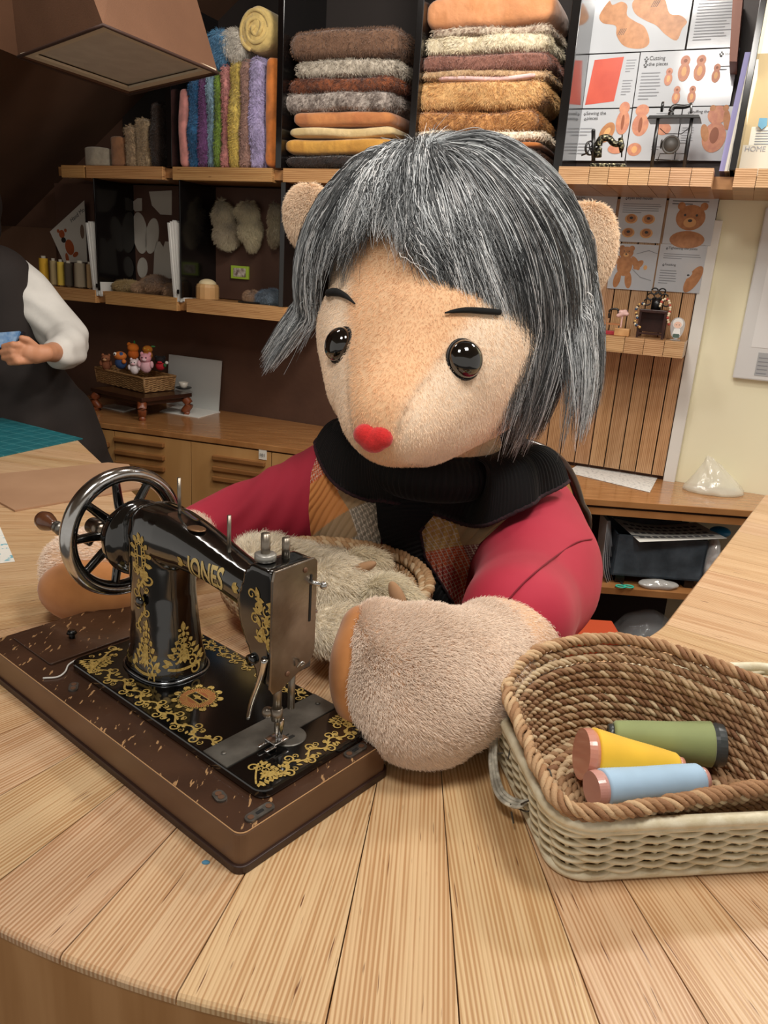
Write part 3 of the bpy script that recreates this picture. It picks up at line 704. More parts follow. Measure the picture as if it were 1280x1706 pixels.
# ---- chair the doll sits on
M_CHAIR = mat('dark_bentwood', '#3a2318', '#2a170e', sc=20, rough=.3, stretch=(1, 1, 6), coat=.3)
ch = empty('bentwood_chair', (.16, 1.55, 0), label='dark bentwood chair with a curved hoop back, behind the plush doll', cat='chair')
obj('seat', lathe([(.0, .475), (.2, .475), (.215, .465), (.215, .445), (.2, .438), (0, .438)], (.14, 1.52, 0), (0, 0, 1), 40), M_CHAIR, ch)
for sx in (-1, 1):
    for sy in (-1, 1): obj('leg', cyl((.14+sx*.18, 1.52+sy*.17, 0), (.14+sx*.14, 1.52+sy*.13, .44), .013, .018), M_CHAIR, ch)
hp_ = [TY(976, 910, 1.72), TY(966, 835, 1.72), TY(944, 780, 1.72), TY(905, 748, 1.72), TY(850, 735, 1.72)]
m2 = [q.copy() for q in hp_]; cx_ = hp_[-1][0]-.02
m2 = [np.array([2*cx_-q[0], q[1]+.02, q[2]]) for q in hp_[::-1]]
pth = [np.array([hp_[0][0]-.05, 1.66, .45])]+hp_+m2[1:]+[np.array([2*cx_-hp_[0][0]+.05, 1.68, .45])]
obj('back_hoop', tube(smooth_path(pth, 80), .011, 10), M_CHAIR, ch)
# ------------------------------------------------------------ the hand-crank sewing machine on its wooden base
MN = T(400, 1393, .995); MX = np.array([-.777, .629, 0]); MX /= np.linalg.norm(MX); MY = np.array([.629, .777, 0]); MY = np.array([MX[1], -MX[0], 0]); MZ = np.array([0, 0, 1.])
def ML(x, y, z): return MN+MX*x+MY*y+MZ*z
def MLa(P): P = np.array(P, float); return MN+np.outer(P[:, 0], MX)+np.outer(P[:, 1], MY)+np.outer(P[:, 2], MZ)
def MP(px, py, yl=None, xl=None):     # pixel -> machine coordinates on a plane of the machine
    q = PL(px, py, ML(xl or 0, yl or 0, 0), MX if xl is not None else MY)-MN
    return np.array([q@MX, q@MY, q[2]])
M_BASEW = mat('worn_brown_varnish', '#382419', '#483022', sc=9, rough=.28, coat=.25, bump=.1, bsc=60)
def worn():
    m = M_BASEW; nt = m.node_tree; b = nt.nodes['Principled BSDF']; L = nt.links.new
    src = b.inputs['Base Color'].links[0].from_socket
    tc = nd(nt, 'ShaderNodeTexCoord'); mp = nd(nt, 'ShaderNodeMapping'); mp.inputs['Scale'].default_value = (190, 55, 80); mp.inputs['Rotation'].default_value = (0, 0, .9); L(tc.outputs['Object'], mp.inputs[0])
    n = nd(nt, 'ShaderNodeTexNoise', Scale=1.0, Detail=5); L(mp.outputs[0], n.inputs['Vector'])
    r = nd(nt, 'ShaderNodeValToRGB'); r.color_ramp.elements[0].position = .635; r.color_ramp.elements[1].position = .66; L(n.outputs[0], r.inputs[0])
    mx = nd(nt, 'ShaderNodeMix', data_type='RGBA'); L(r.outputs[0], mx.inputs[0]); L(src, mx.inputs[6]); mx.inputs[7].default_value = (*hexc('#A9835B'), 1)
    L(mx.outputs[2], b.inputs['Base Color'])
worn()
M_BASES = mat('base_side_varnish', '#6e523c', '#5e4330', sc=7, rough=.35, stretch=(1, 1, 3))
M_RAW = mat('bare_worn_wood', '#B48C62', rough=.7)
base = empty('machine_base', ML(.26, .1077, -.045), label='worn dark brown wooden base board under the antique sewing machine', cat='wooden base')
def slabm(x0, x1, y0, y1, z0, z1, rad, k=6):
    P = rrect((x0+x1)/2, (y0+y1)/2, (x1-x0)/2, (y1-y0)/2, rad, k)
    return loft([MLa([(*p, z0) for p in P]), MLa([(*p, z1) for p in P])])
bx, by = .521, .2155
obj('side_frame', slabm(0, bx, 0, by, -.037, -.0015, .010), M_BASES, base, smooth=False, bev=.0015)
obj('plinth', slabm(-.003, bx+.003, -.003, by+.003, -.045, -.036, .012), mat('base_plinth', '#33201a', rough=.4), base, smooth=False, bev=.001)
obj('worn_edge', slabm(.0003, bx-.0003, .0003, by-.0003, -.0015, -.0007, .010), M_RAW, base, smooth=False)
obj('top_board', slabm(.0012, bx-.0012, .0012, by-.0012, -.0008, .0, .010), M_BASEW, base, smooth=False)
lid = obj('compartment_lid', slabm(.405, bx-.014, .03, by-.012, 0, .003, .004), M_BASEW, base, smooth=False, bev=.001)
obj('knob', join(cyl(ML(.452, .085, .003), ML(.452, .085, .010), .004), cyl(ML(.452, .085, .010), ML(.452, .085, .014), .007, .005)), mat('black_knob', '#0c0b0b', rough=.3), lid)
M_TIN = mat('dull_steel', '#8f8c86', '#6e6a63', sc=120, rough=.35, metal=.9)
for i in range(1):
    hb = MB(); hb.add(slabm(.40, .505, by-.008, by-.001, .002, .0042, .002), M_TIN)
    for k in range(5): hb.add(cyl(ML(.412+k*.02, by-.0045, .004), ML(.412+k*.02, by-.0045, .0052), .0022, seg=8), mat('rust_screw', '#5a4636', rough=.5, metal=.6))
    hb.build('hinge', base)
def fitting(x, y, L_, W_, ang, slot=True):
    q = MB(); c, s = math.cos(ang), math.sin(ang); P = rrect(0, 0, L_/2, W_/2, W_/2*.95, 6)
    R2 = [(x+p[0]*c-p[1]*s, y+p[0]*s+p[1]*c) for p in P]
    q.add(loft([MLa([(*p, .0002) for p in R2]), MLa([(*p, .0022) for p in R2])]), M_TIN)
    for t in (-1, 1):
        cx, cy = x+t*(L_/2-W_/2)*c, y+t*(L_/2-W_/2)*s; q.add(cyl(ML(cx, cy, .002), ML(cx, cy, .0028), W_*.28, seg=12), mat('brown_screw', '#6b4c38', rough=.5, metal=.4))
    if slot:
        P = rrect(0, 0, L_*.13, W_*.16, .001, 3); q.add(loft([MLa([(x+p[0]*c-p[1]*s, y+p[0]*s+p[1]*c, .002) for p in P]), MLa([(x+p[0]*c-p[1]*s, y+p[0]*s+p[1]*c, .0026) for p in P])]), mat('black_slot', '#0a0908', rough=.6))
    q.build('metal_fitting', base)
fitting(.0105, .033, .034, .0115, PI/2); fitting(.0125, .172, .032, .012, PI/2); fitting(.056, .021, .018, .012, .2, False); fitting(.338, .024, .020, .011, .6, False)
P = smooth_path([ML(.392, .058, .004), ML(.388, .045, .003), ML(.376, .034, .0025), ML(.372, .022, .0015), ML(.381, .008, .0015)], 20)
tag(obj('white_thread', tube(P, .0011, 6), mat('white_thread', '#C9C6C0', rough=.8)), 'short white scrap of thread lying on the wooden base', 'thread')

mach = empty('sewing_machine', ML(.2, .128, .0), label='antique black and gold hand-crank sewing machine with chrome-rimmed wheel', cat='sewing machine')
M_JAP = mat('black_japanned_enamel', '#070707', rough=.12, coat=1, spec=.6)
M_STEEL = mat('tarnished_nickel', '#9a8f83', '#7c6f62', sc=25, rough=.27, metal=1, bump=.06, bsc=80)
M_CHROME = mat('chrome', '#c9c9c9', '#b4b2ae', sc=40, rough=.16, metal=1)
M_GOLD = mat('gold_decal', '#C9AE66', '#A58642', sc=350, rough=.42, metal=.25, spec=.5); M_GRED = mat('red_gold_decal', '#93422A', '#8A5A30', sc=500, rough=.5)
M_STRIP = mat('worn_slide_plate', '#77746d', '#55524c', sc=30, rough=.42, metal=.55)
bed = obj('bed', join(slabm(.020, .385, .044, .211, .001, .011, .014), ), M_JAP, mach, smooth=False, bev=.002)
obj('slide_plate', slabm(.0755, .1145, .0455, .2095, .0105, .0122, .001), M_STRIP, mach, smooth=False)
npl = obj('needle_plate', lathe([(.0, .0125), (.019, .0125), (.02, .0118), (.02, .011)], ML(.073, .128, 0), MZ, 36), M_STRIP, mach, smooth=False)
obj('feed_slot', join(slabm(.066, .07, .118, .132, .0125, .0129, .0005), slabm(.073, .0745, .118, .13, .0125, .0129, .0005)), mat('black_slot', '#0a0908'), npl, smooth=False)
for x, y in ((.096, .058), (.096, .197)): obj('screw', cyl(ML(x, y, .012), ML(x, y, .0132), .003, seg=12), M_STRIP, mach)
def ering(x, z, hx, hy, y=.127, k=36, pw=.75, cx=None):
    a = np.arange(k)*2*PI/k; s = lambda t: np.sign(t)*np.abs(t)**pw
    return MLa(np.stack([x+hx*s(np.cos(a)), y+hy*s(np.sin(a)), np.full(k, z)], 1))
def yring(x, z0, z1, hy, y, k=36, pw=.8):
    a = np.arange(k)*2*PI/k; s = lambda t: np.sign(t)*np.abs(t)**pw
    return MLa(np.stack([np.full(k, x), y+hy*s(np.cos(a)), (z0+z1)/2+(z1-z0)/2*s(np.sin(a))], 1))
pillar = loft([ering(.296, .010, .050, .044), ering(.296, .022, .049, .043), ering(.296, .040, .045, .039), ering(.297, .075, .042, .036), ering(.299, .115, .040, .034), ering(.301, .150, .041, .035), ering(.303, .185, .041, .036), ering(.301, .208, .035, .032), ering(.299, .219, .024, .023)])
arm_ = loft([yring(.345, .165, .205, .022, .128), yring(.335, .158, .213, .03, .128), yring(.31, .152, .221, .036, .128), yring(.27, .155, .2215, .035, .127), yring(.235, .160, .218, .031, .125), yring(.20, .162, .212, .028, .123), yring(.16, .160, .205, .025, .119), yring(.125, .155, .200, .023, .116), yring(.10, .150, .197, .022, .114), yring(.08, .14, .197, .022, .114)])
headp = [(.058, .095), (.058, .218), (.062, .221), (.088, .221), (.097, .213), (.101, .2), (.11, .175), (.104, .15), (.09, .125), (.080, .105), (.076, .095)]
hd = prism(headp, ML(0, .084, 0), MX, MZ, MY, .061)
hubh = lathe([(.034, 0), (.045, .006), (.049, .016), (.047, .028), (.038, .037)], ML(.335, .13, .165), MX, 36)
body = fuse([pillar, arm_, hd, hubh], vox=.0026, smooth=4)
BB = bvh(body)
bo = obj('arm_and_pillar', body, M_JAP, mach)
obj('foot_ring', tube(ering(.296, .0125, .0515, .0455), .0018, 8, True), mat('foot_ring_steel', '#8f9296', rough=.2, metal=1), mach)
# wheel
wh = empty('balance_wheel', (0, 0, 0)); wh.parent = mach; wh.location = tuple(ML(.388, .130, .163)-np.array(mach.location))
wc = ML(.388, .130, .163); a = np.arange(72)*2*PI/72
ringp = lambda R, dx=0: np.array([wc+MX*dx+MY*math.cos(t)*R+MZ*math.sin(t)*R for t in a])
obj('rim', lathe([(.0725, -.010), (.078, -.012), (.083, -.008), (.0855, 0), (.083, .008), (.078, .012), (.0725, .010)], wc, MX, 80, ring=True), M_CHROME, wh)
obj('inner_ring', lathe([(.0735, -.009), (.0735, .009), (.068, .0075), (.0655, 0), (.068, -.0075)], wc, MX, 80, ring=True), M_JAP, wh)
for k in range(9):
    t = k*2*PI/9+.3; r = MY*math.cos(t)+MZ*math.sin(t); r0 = wc+r*.024-MX*.003; r1 = wc+r*.072
    obj('spoke', tube(smooth_path([r0, wc+r*.04+MX*.001, r1], 10), np.linspace(.0072, .0052, 11), 10), M_JAP, wh)
obj('hub', lathe([(0, -.022), (.02, -.022), (.034, -.016), (.036, -.006), (.028, .003), (.018, .008), (.014, .02), (.009, .026), (0, .028)], wc, MX, 40), M_JAP, wh)
# crank
cr = empty('hand_crank', (0, 0, 0)); cr.parent = mach; cr.location = tuple(ML(.41, .1, .16)-np.array(mach.location))
h0 = MP(150, 905, xl=.41); h0 = ML(*h0); h1 = h0+MX*.07
M_KNOB = mat('dark_turned_wood', '#4a2817', '#5c3620', sc=30, rough=.3, coat=.4)
obj('gear_housing', cyl(ML(.385, .105, .168), ML(.42, .105, .168), .012, .011, 24), M_STEEL, cr)
obj('crank_arm', tube([ML(.415, .118, .165), h0+MX*.004], .006, 10, flat=.6), M_JAP, cr)
obj('rod', cyl(h0, h1, .004, .0032), M_STEEL, cr)
obj('ferrule', lathe([(.004, 0), (.009, .003), (.0095, .007), (.006, .010), (.008, .014), (.008, .018), (.005, .021)], h1-MX*.004, MX, 24), M_TIN, cr)
obj('wooden_knob', lathe([(.006, 0), (.0075, .008), (.011, .018), (.0135, .028), (.012, .037), (.007, .042), (0, .043)], h1+MX*.015, MX, 28), M_KNOB, cr)
# pins and fittings on top
M_PIN = mat('pin_steel', '#8d8478', rough=.35, metal=.9)
obj('spool_pin', cyl(ML(.262, .126, .215), ML(.262, .126, .263), .0022), M_PIN, mach)
obj('spool_pin', cyl(ML(.160, .116, .198), ML(.160, .116, .246), .0022), M_PIN, mach)
q = MP(322, 889, yl=.108)
obj('oil_cover', ell(ML(.218, .117, .2155), (.013, .009, .0015), [MX, MY, MZ]), mat('bronze_cover', '#8c6a4d', rough=.35, metal=.8), mach)
obj('pressure_screw', join(cyl(ML(.084, .1, .221), ML(.084, .1, .250), .0048), ), M_PIN, mach)
obj('thumb_nut', lathe([(.009, 0), (.011, .001), (.011, .007), (.009, .008), (0, .008)], ML(.084, .1, .2215), MZ, 28), mat('grey_nut', '#9a9892', rough=.4, metal=.6), mach)
obj('needle_bar_top', join(cyl(ML(.078, .122, .221), ML(.078, .122, .242), .0042)), M_PIN, mach)
# face plate
fp = [(.083, .094), (.0835, .212), (.086, .2215), (.140, .2235), (.1445, .219), (.1455, .12), (.141, .108), (.098, .088), (.087, .087)]
face = prism(fp, ML(.0545, 0, 0), MY, MZ, MX, .003)
fo = obj('face_plate', face, M_STEEL, mach, smooth=False, bev=.001)
M_SLOT = mat('black_slot', '#0a0908', rough=.6)
obj('slot', box(ML(.0542, .1355, .18), (.0008, .0025, .052), [MX, MY, MZ]), M_SLOT, fo, smooth=False)
obj('take_up_lever', join(cyl(ML(.057, .134, .198), ML(.045, .142, .196), .0025), ell(ML(.044, .1435, .195), .0042)), M_CHROME, mach)
for y, z in ((.127, .213), (.1065, .104)): obj('screw', ell(ML(.0542, y, z), (.0015, .003, .003), [MX, MY, MZ], 12, 8), mat('brown_screw', '#6b4c38'), fo)
obj('thread_guide', tube(smooth_path([ML(.053, .118, .108), ML(.049, .121, .114), ML(.050, .126, .111), ML(.0535, .124, .107)], 16), .001, 6), M_CHROME, fo)
ts_ = obj('tension_disc', join(lathe([(0, 0), (.012, 0), (.013, .002), (.012, .004), (0, .004)], ML(.073, .1455, .150), MY, 24), lathe([(0, 0), (.010, .0), (.011, .002), (0, .003)], ML(.073, .151, .150), MY, 24), cyl(ML(.073, .145, .15), ML(.073, .164, .15), .0025)), M_CHROME, mach)
obj('needle_bar', join(cyl(ML(.068, .106, .1), ML(.068, .106, .052), .0048), cyl(ML(.068, .106, .052), ML(.068, .106, .030), .0028)), M_PIN, mach)
obj('presser_bar', cyl(ML(.068, .126, .1), ML(.068, .126, .05), .0040), M_PIN, mach)
obj('needle_clamp', join(ell(ML(.076, .1, .052), .0062), cyl(ML(.068, .106, .058), ML(.068, .106, .044), .0062)), M_PIN, mach)
obj('needle', cyl(ML(.068, .106, .035), ML(.068, .106, .0125), .0009), M_CHROME, mach)
ft = [(.060, .0), (.076, .0), (.079, .004), (.079, .012), (.057, .012), (.057, .004)]
obj('presser_foot', join(cyl(ML(.068, .112, .043), ML(.069, .112, .018), .0036), box(ML(.070, .108, .0185), (.018, .02, .003), [MX, MY, MZ]), box(ML(.0635, .094, .0160), (.004, .014, .002), [MX, MY, MZ]), box(ML(.0755, .094, .0160), (.004, .014, .002), [MX, MY, MZ])), M_CHROME, mach, bev=.0008)
lv = [ML(*MP(x, y, yl=.078)) for x, y in ((441, 1098), (437, 1118), (430, 1140), (420, 1168), (413, 1196))]
obj('presser_lever', tube(smooth_path(lv, 24), np.linspace(.0052, .0032, 25), 10, flat=.7), M_CHROME, mach)
obj('lever_pivot', cyl(ML(.083, .080, .118), ML(.083, .086, .118), .006), M_JAP, mach)
# ---- gold decoration, laid on the enamel
def ribbon(P, w):
    P = np.array(P, float); tg = np.gradient(P, axis=0); tg /= np.linalg.norm(tg, axis=1)[:, None]+1e-9; n = np.stack([-tg[:, 1], tg[:, 0]], 1); w = np.broadcast_to(w, (len(P),))[:, None]/2
    k = len(P); V = np.concatenate([P+n*w, P-n*w]); return V, [(i, i+1, k+i+1, k+i) for i in range(k-1)]
def leaf(x, y, L_, W_, a, n=7):
    t = np.linspace(0, 1, n); P = np.stack([x+np.cos(a)*L_*t, y+np.sin(a)*L_*t], 1); return ribbon(P, W_*np.sin(PI*np.clip(t, .04, .97)))
def spiral(x, y, r, a, d=1, turns=1.15):
    t = np.linspace(0, 1, 22); rr = r*(1-.8*t); r = r*1.25; th = a+d*t*turns*2*PI; cx, cy = x-r*math.cos(a), y-r*math.sin(a)
    return ribbon(np.stack([cx+rr*np.cos(th), cy+rr*np.sin(th)], 1), r*.30*(1-.5*t))
def filigree(L_, W_, seed=1, taper=0):     # scrolling vine along x, centred on y=0
    g = np.random.default_rng(seed); S = []; x = W_*.5; d = 1; n = max(2, int(L_/(W_*.75))); st = L_/n
    t = np.linspace(0, L_, 14*n); S.append(ribbon(np.stack([t, W_*.22*np.sin(t/st*PI)], 1), W_*.12))
    for i in range(n):
        x = (i+.5)*st; k = 1-taper*i/n
        S.append(spiral(x+W_*.12, d*W_*.1*k, W_*.30*k, -d*PI/2, d)); S.append(spiral(x-W_*.2, -d*W_*.18*k, W_*.18*k, d*PI/2, -d))
        for q in range(7):
            a = g.uniform(0, 2*PI); S.append(leaf(x+math.cos(a)*W_*.25*k, math.sin(a)*W_*.2*k, W_*.32*k, W_*.17*k, a+g.normal(0, .3)))
        d = -d
    return join(*S)
def crownlet(W_, H_, seed=2):           # triangular ornament, base centred at 0,0, apex at 0,H
    g = np.random.default_rng(seed); S = [leaf(0, H_*.78, H_*.24, W_*.14, PI/2), leaf(-W_*.06, H_*.8, H_*.1, W_*.08, PI*.8), leaf(W_*.06, H_*.8, H_*.1, W_*.08, PI*.2)]
    for r in range(5):
        y = H_*(.04+.155*r); w = W_*.48*(1-r/5.3)
        for s in (-1, 1):
            S.append(spiral(s*w*.55, y, w*.33+.0006, PI/2*s, -s)); S.append(leaf(s*w*.7, y+H_*.02, w*.5+.001, W_*.13, PI/2-s*1.0)); S.append(leaf(s*w*.3, y+H_*.03, w*.6, W_*.11, PI/2+s*.6))
            if r == 0: S.append(leaf(s*w*.9, y, w*.35, W_*.1, PI/2-s*1.5)); S.append(leaf(s*w*.85, y+.002, w*.4, W_*.09, PI/2-s*.7))
        S.append(leaf(0, y, H_*.14, W_*.1, PI/2))
    t = np.linspace(-1, 1, 16); S.append(ribbon(np.stack([t*W_*.47, -H_*.03-H_*.05*(1-t*t)], 1), H_*.06))
    return join(*S)
def flatdecal(name, sh2, x, y, ang, z, m, flipx=1):
    V, F = sh2; c, s = math.cos(ang), math.sin(ang); V = V*[flipx, 1]
    V3 = MLa(np.stack([x+V[:, 0]*c-V[:, 1]*s, y+V[:, 0]*s+V[:, 1]*c, np.full(len(V), z)], 1)+np.stack([0*V[:, 0]]*2+[np.arange(len(V)) % 7*1e-5], 1))
    return obj(name, (V3, F), m, bed, smooth=False, flip=False)
def dense(sh2, q=.0022):              # split long edges so a decal follows the curved enamel
    V, F = sh2; bm = bmesh.new(); vs = [bm.verts.new((v[0], v[1], 0)) for v in V]
    for f in F:
        try: bm.faces.new([vs[i] for i in f])
        except ValueError: pass
    bmesh.ops.triangulate(bm, faces=bm.faces)
    for _ in range(4):
        es = [e for e in bm.edges if e.calc_length() > q]
        if not es: break
        bmesh.ops.subdivide_edges(bm, edges=es, cuts=1); bmesh.ops.triangulate(bm, faces=[f for f in bm.faces if len(f.verts) > 3])
    bm.verts.index_update(); V = np.array([v.co[:2] for v in bm.verts]); F = [tuple(v.index for v in f.verts) for f in bm.faces]; bm.free(); return V, F
def castdecal(name, sh2, o, eu, ev, dirn, m, par, tree=None):
    V, F = dense(sh2); P = np.array(o)+np.outer(V[:, 0], eu)+np.outer(V[:, 1], ev); out = []; ok = np.ones(len(P), bool)
    dv = Vector(dirn).normalized()
    for i, p in enumerate(P):
        h, n_, _, ds = (tree or BB).ray_cast(Vector(p)-dv*.1, dv)
        if h is None: ok[i] = False; out.append(p)
        else: out.append(np.array(h)-np.array(dv)*(.0005+(i % 7)*2e-5))
    F = [f for f in F if ok[list(f)].all()]
    return obj(name, (np.array(out), F), m, par, smooth=False, flip=False)
ZB = .0114
flatdecal('gold_border', filigree(.235, .021, 3), .352, .0605, PI, ZB, M_GOLD)
flatdecal('gold_border', filigree(.12, .020, 4), .0335, .075, PI/2, ZB, M_GOLD)
flatdecal('gold_border', filigree(.235, .016, 6), .352, .197, PI, ZB, M_GOLD)
flatdecal('gold_border', filigree(.045, .022, 8), .366, .062, PI/2, ZB, M_GOLD)
flatdecal('gold_corner', crownlet(.036, .032, 5), .046, .062, -PI/4-PI/2+PI, ZB+.0002, M_GOLD)
flatdecal('gold_corner', crownlet(.034, .030, 5), .046, .192, PI/4+PI/2+PI, ZB+.0002, M_GOLD)
flatdecal('gold_corner', crownlet(.036, .032, 5), .360, .068, -PI/4-PI/2+PI*1.5, ZB+.0002, M_GOLD)
med = []
for k in range(22):
    a = k*2*PI/22; R = .0235; med.append(leaf(math.cos(a)*R, math.sin(a)*R, .0075, .0042, a+.5*(-1)**k)); med.append(spiral(math.cos(a)*R, math.sin(a)*R, .0028, a+1.2, (-1)**k))
flatdecal('gold_medallion', join(*med), .203, .105, 0, ZB+.0002, M_GOLD)
t = np.arange(40)*2*PI/40
def disc2(r): return (np.concatenate([np.stack([np.cos(t)*r, np.sin(t)*r], 1)]), [tuple(range(40))])
flatdecal('gold_medallion', disc2(.021), .203, .105, 0, ZB, M_GRED)
flatdecal('gold_medallion', join(*[ribbon(np.stack([np.cos(a0)*np.array([.012, .0208]), np.sin(a0)*np.array([.012, .0208])], 1), .0006) for a0 in np.arange(48)*2*PI/48]), .203, .105, 0, ZB+.0001, M_GOLD)
flatdecal('gold_medallion', (np.array([(-.013, -.0075), (.013, -.0075), (.013, .0075), (-.013, .0075)]), [(0, 1, 2, 3)]), .203, .105, .0, ZB+.0003, M_GOLD)
flatdecal('gold_medallion', (np.array([(-.012, -.0062), (.012, -.0062), (.012, .0062), (-.012, .0062)]), [(0, 1, 2, 3)]), .203, .105, .0, ZB+.0004, M_JAP)
flatdecal('gold_medallion', join(leaf(-.009, 0, .018, .004, 0), leaf(0, -.005, .010, .004, PI/2), spiral(.007, 0, .003, 0), spiral(-.007, 0, .003, 0)), .203, .105, .0, ZB+.0006, M_GOLD)
def ou(px, py, yl): q = MP(px, py, yl=yl); return ML(*q)
c1 = ou(243, 1106, .088)
castdecal('gold_ornament', crownlet(.060, .062, 7), c1-MZ*.006, -MX*.9-MY*.43, MZ, MY*.9-MX*-.43, M_GOLD, bo)
castdecal('gold_ornament', crownlet(.046, .054, 9), ML(*MP(309, 1108, xl=.248)), MY*.93-MX*.37, MZ, MX*.93+MY*.37, M_GOLD, bo)
oval = []
for k in range(12): a = k*2*PI/12; oval.append(leaf(math.cos(a)*.0105, math.sin(a)*.020, .009, .0065, a+.4)); oval.append(spiral(math.cos(a)*.013, math.sin(a)*.023, .004, a)); oval.append(leaf(math.cos(a+.2)*.009, math.sin(a+.2)*.019, .006, .005, a-.5))
oval.append(ribbon(np.stack([np.cos(t)*.0095, np.sin(t)*.0185], 1)[list(range(40))+[0]], .0016)); oval.append(ribbon([(-.004, -.012), (-.004, .012)], .002)); oval.append(ribbon([(.004, -.012), (.004, .012)], .002)); oval.append(ribbon([(-.009, 0), (.009, 0)], .002))
fl2 = filigree(.085, .026, 12, .5); fl2 = (fl2[0][:, ::-1]*[1, -1]-[0, .014], fl2[1])
castdecal('gold_ornament', join(*oval, fl2), ou(237, 925, .095), -MX, MZ, MY, M_GOLD, bo)
obj('bolt', join(ell(ou(232, 1003, .088), (.007, .004, .007), [MX, MY, MZ])), M_JAP, mach)
tri = [spiral(0.004*i-.010, .038-.012*j-.002*i, .0042, i+j*1.3, (-1)**i) for j in range(3) for i in range(6-2*j)]+[leaf(.004*i-.012+.003*j, .036-.010*j, .009, .004, i*1.9+j) for j in range(4) for i in range(7-2*j)]+[leaf(.002, .0, .012, .005, PI/2), leaf(.0, .006, .010, .005, PI*.7), leaf(.004, .01, .01, .005, PI*.3)]
castdecal('gold_ornament', (join(*tri)[0]*[1.5, 1.45]-[.0, .010], join(*tri)[1]), ou(446, 1072, .0835)+MX*.002, -MX, MZ, MY, M_GOLD, bo)
castdecal('gold_leaf', join(leaf(0, 0, .011, .006, PI*.82), leaf(0, 0, .011, .006, PI*1.12), leaf(0, -.001, .004, .002, 0)), ou(299, 941, .09), -MX, MZ, MY, M_GOLD, bo)
castdecal('gold_leaf', join(leaf(0, 0, .011, .006, .15), leaf(0, 0, .011, .006, -.35), leaf(0, 0, .009, .005, .75)), ou(385, 978, .092), -MX, MZ, MY, M_GOLD, bo)
cu = bpy.data.curves.new('t', 'FONT'); cu.body = 'JONES'; cu.size = .033; cu.offset = .0008; cu.resolution_u = 4; to = bpy.data.objects.new('t', cu); COL.objects.link(to)
dg = bpy.context.evaluated_depsgraph_get(); dg.update(); tm = to.evaluated_get(dg).to_mesh()
TV = np.array([v.co[:] for v in tm.vertices])[:, :2]; TF = [tuple(p.vertices) for p in tm.polygons]; bpy.data.objects.remove(to)
TV = TV*[.95, 1]
pa, pb = ou(311, 958, .094), ou(374, 984, .094); eu = pb-pa; wdt = TV[:, 0].max()-TV[:, 0].min(); eu = eu/wdt; 
castdecal('lettering', (TV, TF), pa, eu, MZ, MY, mat('gold_lettering', '#CDB678', rough=.4, metal=.2), bo)
# ------------------------------------------------------------ baskets on the counter
def reseq(P, n, closed=True):
    P = np.array(P, float)
    if closed: P = np.concatenate([P, P[:1]])
    d = np.concatenate([[0], np.cumsum(np.linalg.norm(np.diff(P, axis=0), axis=1))])
    t = np.linspace(0, d[-1], n+1)[:-1] if closed else np.linspace(0, d[-1], n)
    return np.stack([np.interp(t, d, P[:, k]) for k in range(3)], 1), d[-1]
def rope(path, R, ns, pitch, sr, closed=True, step=.0032, seed=0, pal=('#B8966F', '#80593c', '#D2BD9A')):
    P = np.array(path, float); _, L = reseq(P, 10, closed); n = int(L/step); P, L = reseq(P, n, closed)
    tg = (np.roll(P, -1, 0)-np.roll(P, 1, 0)) if closed else np.gradient(P, axis=0)
    tg /= np.linalg.norm(tg, axis=1)[:, None]+1e-12
    u = np.cross(tg, [0, 0, 1.]); u /= np.linalg.norm(u, axis=1)[:, None]+1e-9; v = np.cross(tg, u)
    nt = max(1, round(L/pitch)); ph = np.arange(n)/n*2*PI*nt; out = []; C = []; g = np.random.default_rng(seed)
    pal = np.array([hexc(p) for p in pal])
    for k in range(ns):
        a = ph+k*2*PI/ns
        Q = P+(u*np.cos(a)[:, None]+v*np.sin(a)[:, None])*R+g.normal(0, R*.06, P.shape)+u*(R*.35*np.sin(np.arange(n)*.11+seed+k))[:, None]
        t = tube(Q, sr*(1+.14*np.sin(np.arange(n)*.23+k*2+seed)), 6, closed); out.append(t)
        w = .5+.5*sn(np.stack([np.arange(n)*.05+seed*3, np.full(n, k*7.), np.full(n, seed*1.7)], 1), 1.0, 5+seed % 3); w = np.clip(w, 0, 1)
        i0, i1 = pal[1], pal[0]; c = i0*(1-w)[:, None]+i1*w[:, None]; hi = np.clip(w*2.2-1.3, 0, 1)[:, None]; c = c*(1-hi)+pal[2]*hi
        C.append(np.repeat(c, 6, 0))
    return join(*out), np.concatenate(C)
def ropes(name, rows, m, parent):
    S, C = zip(*rows); return obj(name, join(*S), m, parent, colors=np.concatenate(C), flip=False)
M_GRASS = mat('seagrass', '#ffffff', rough=.75, attr='col', bump=.3, bsc=600, stretch=(1, 1, 1))
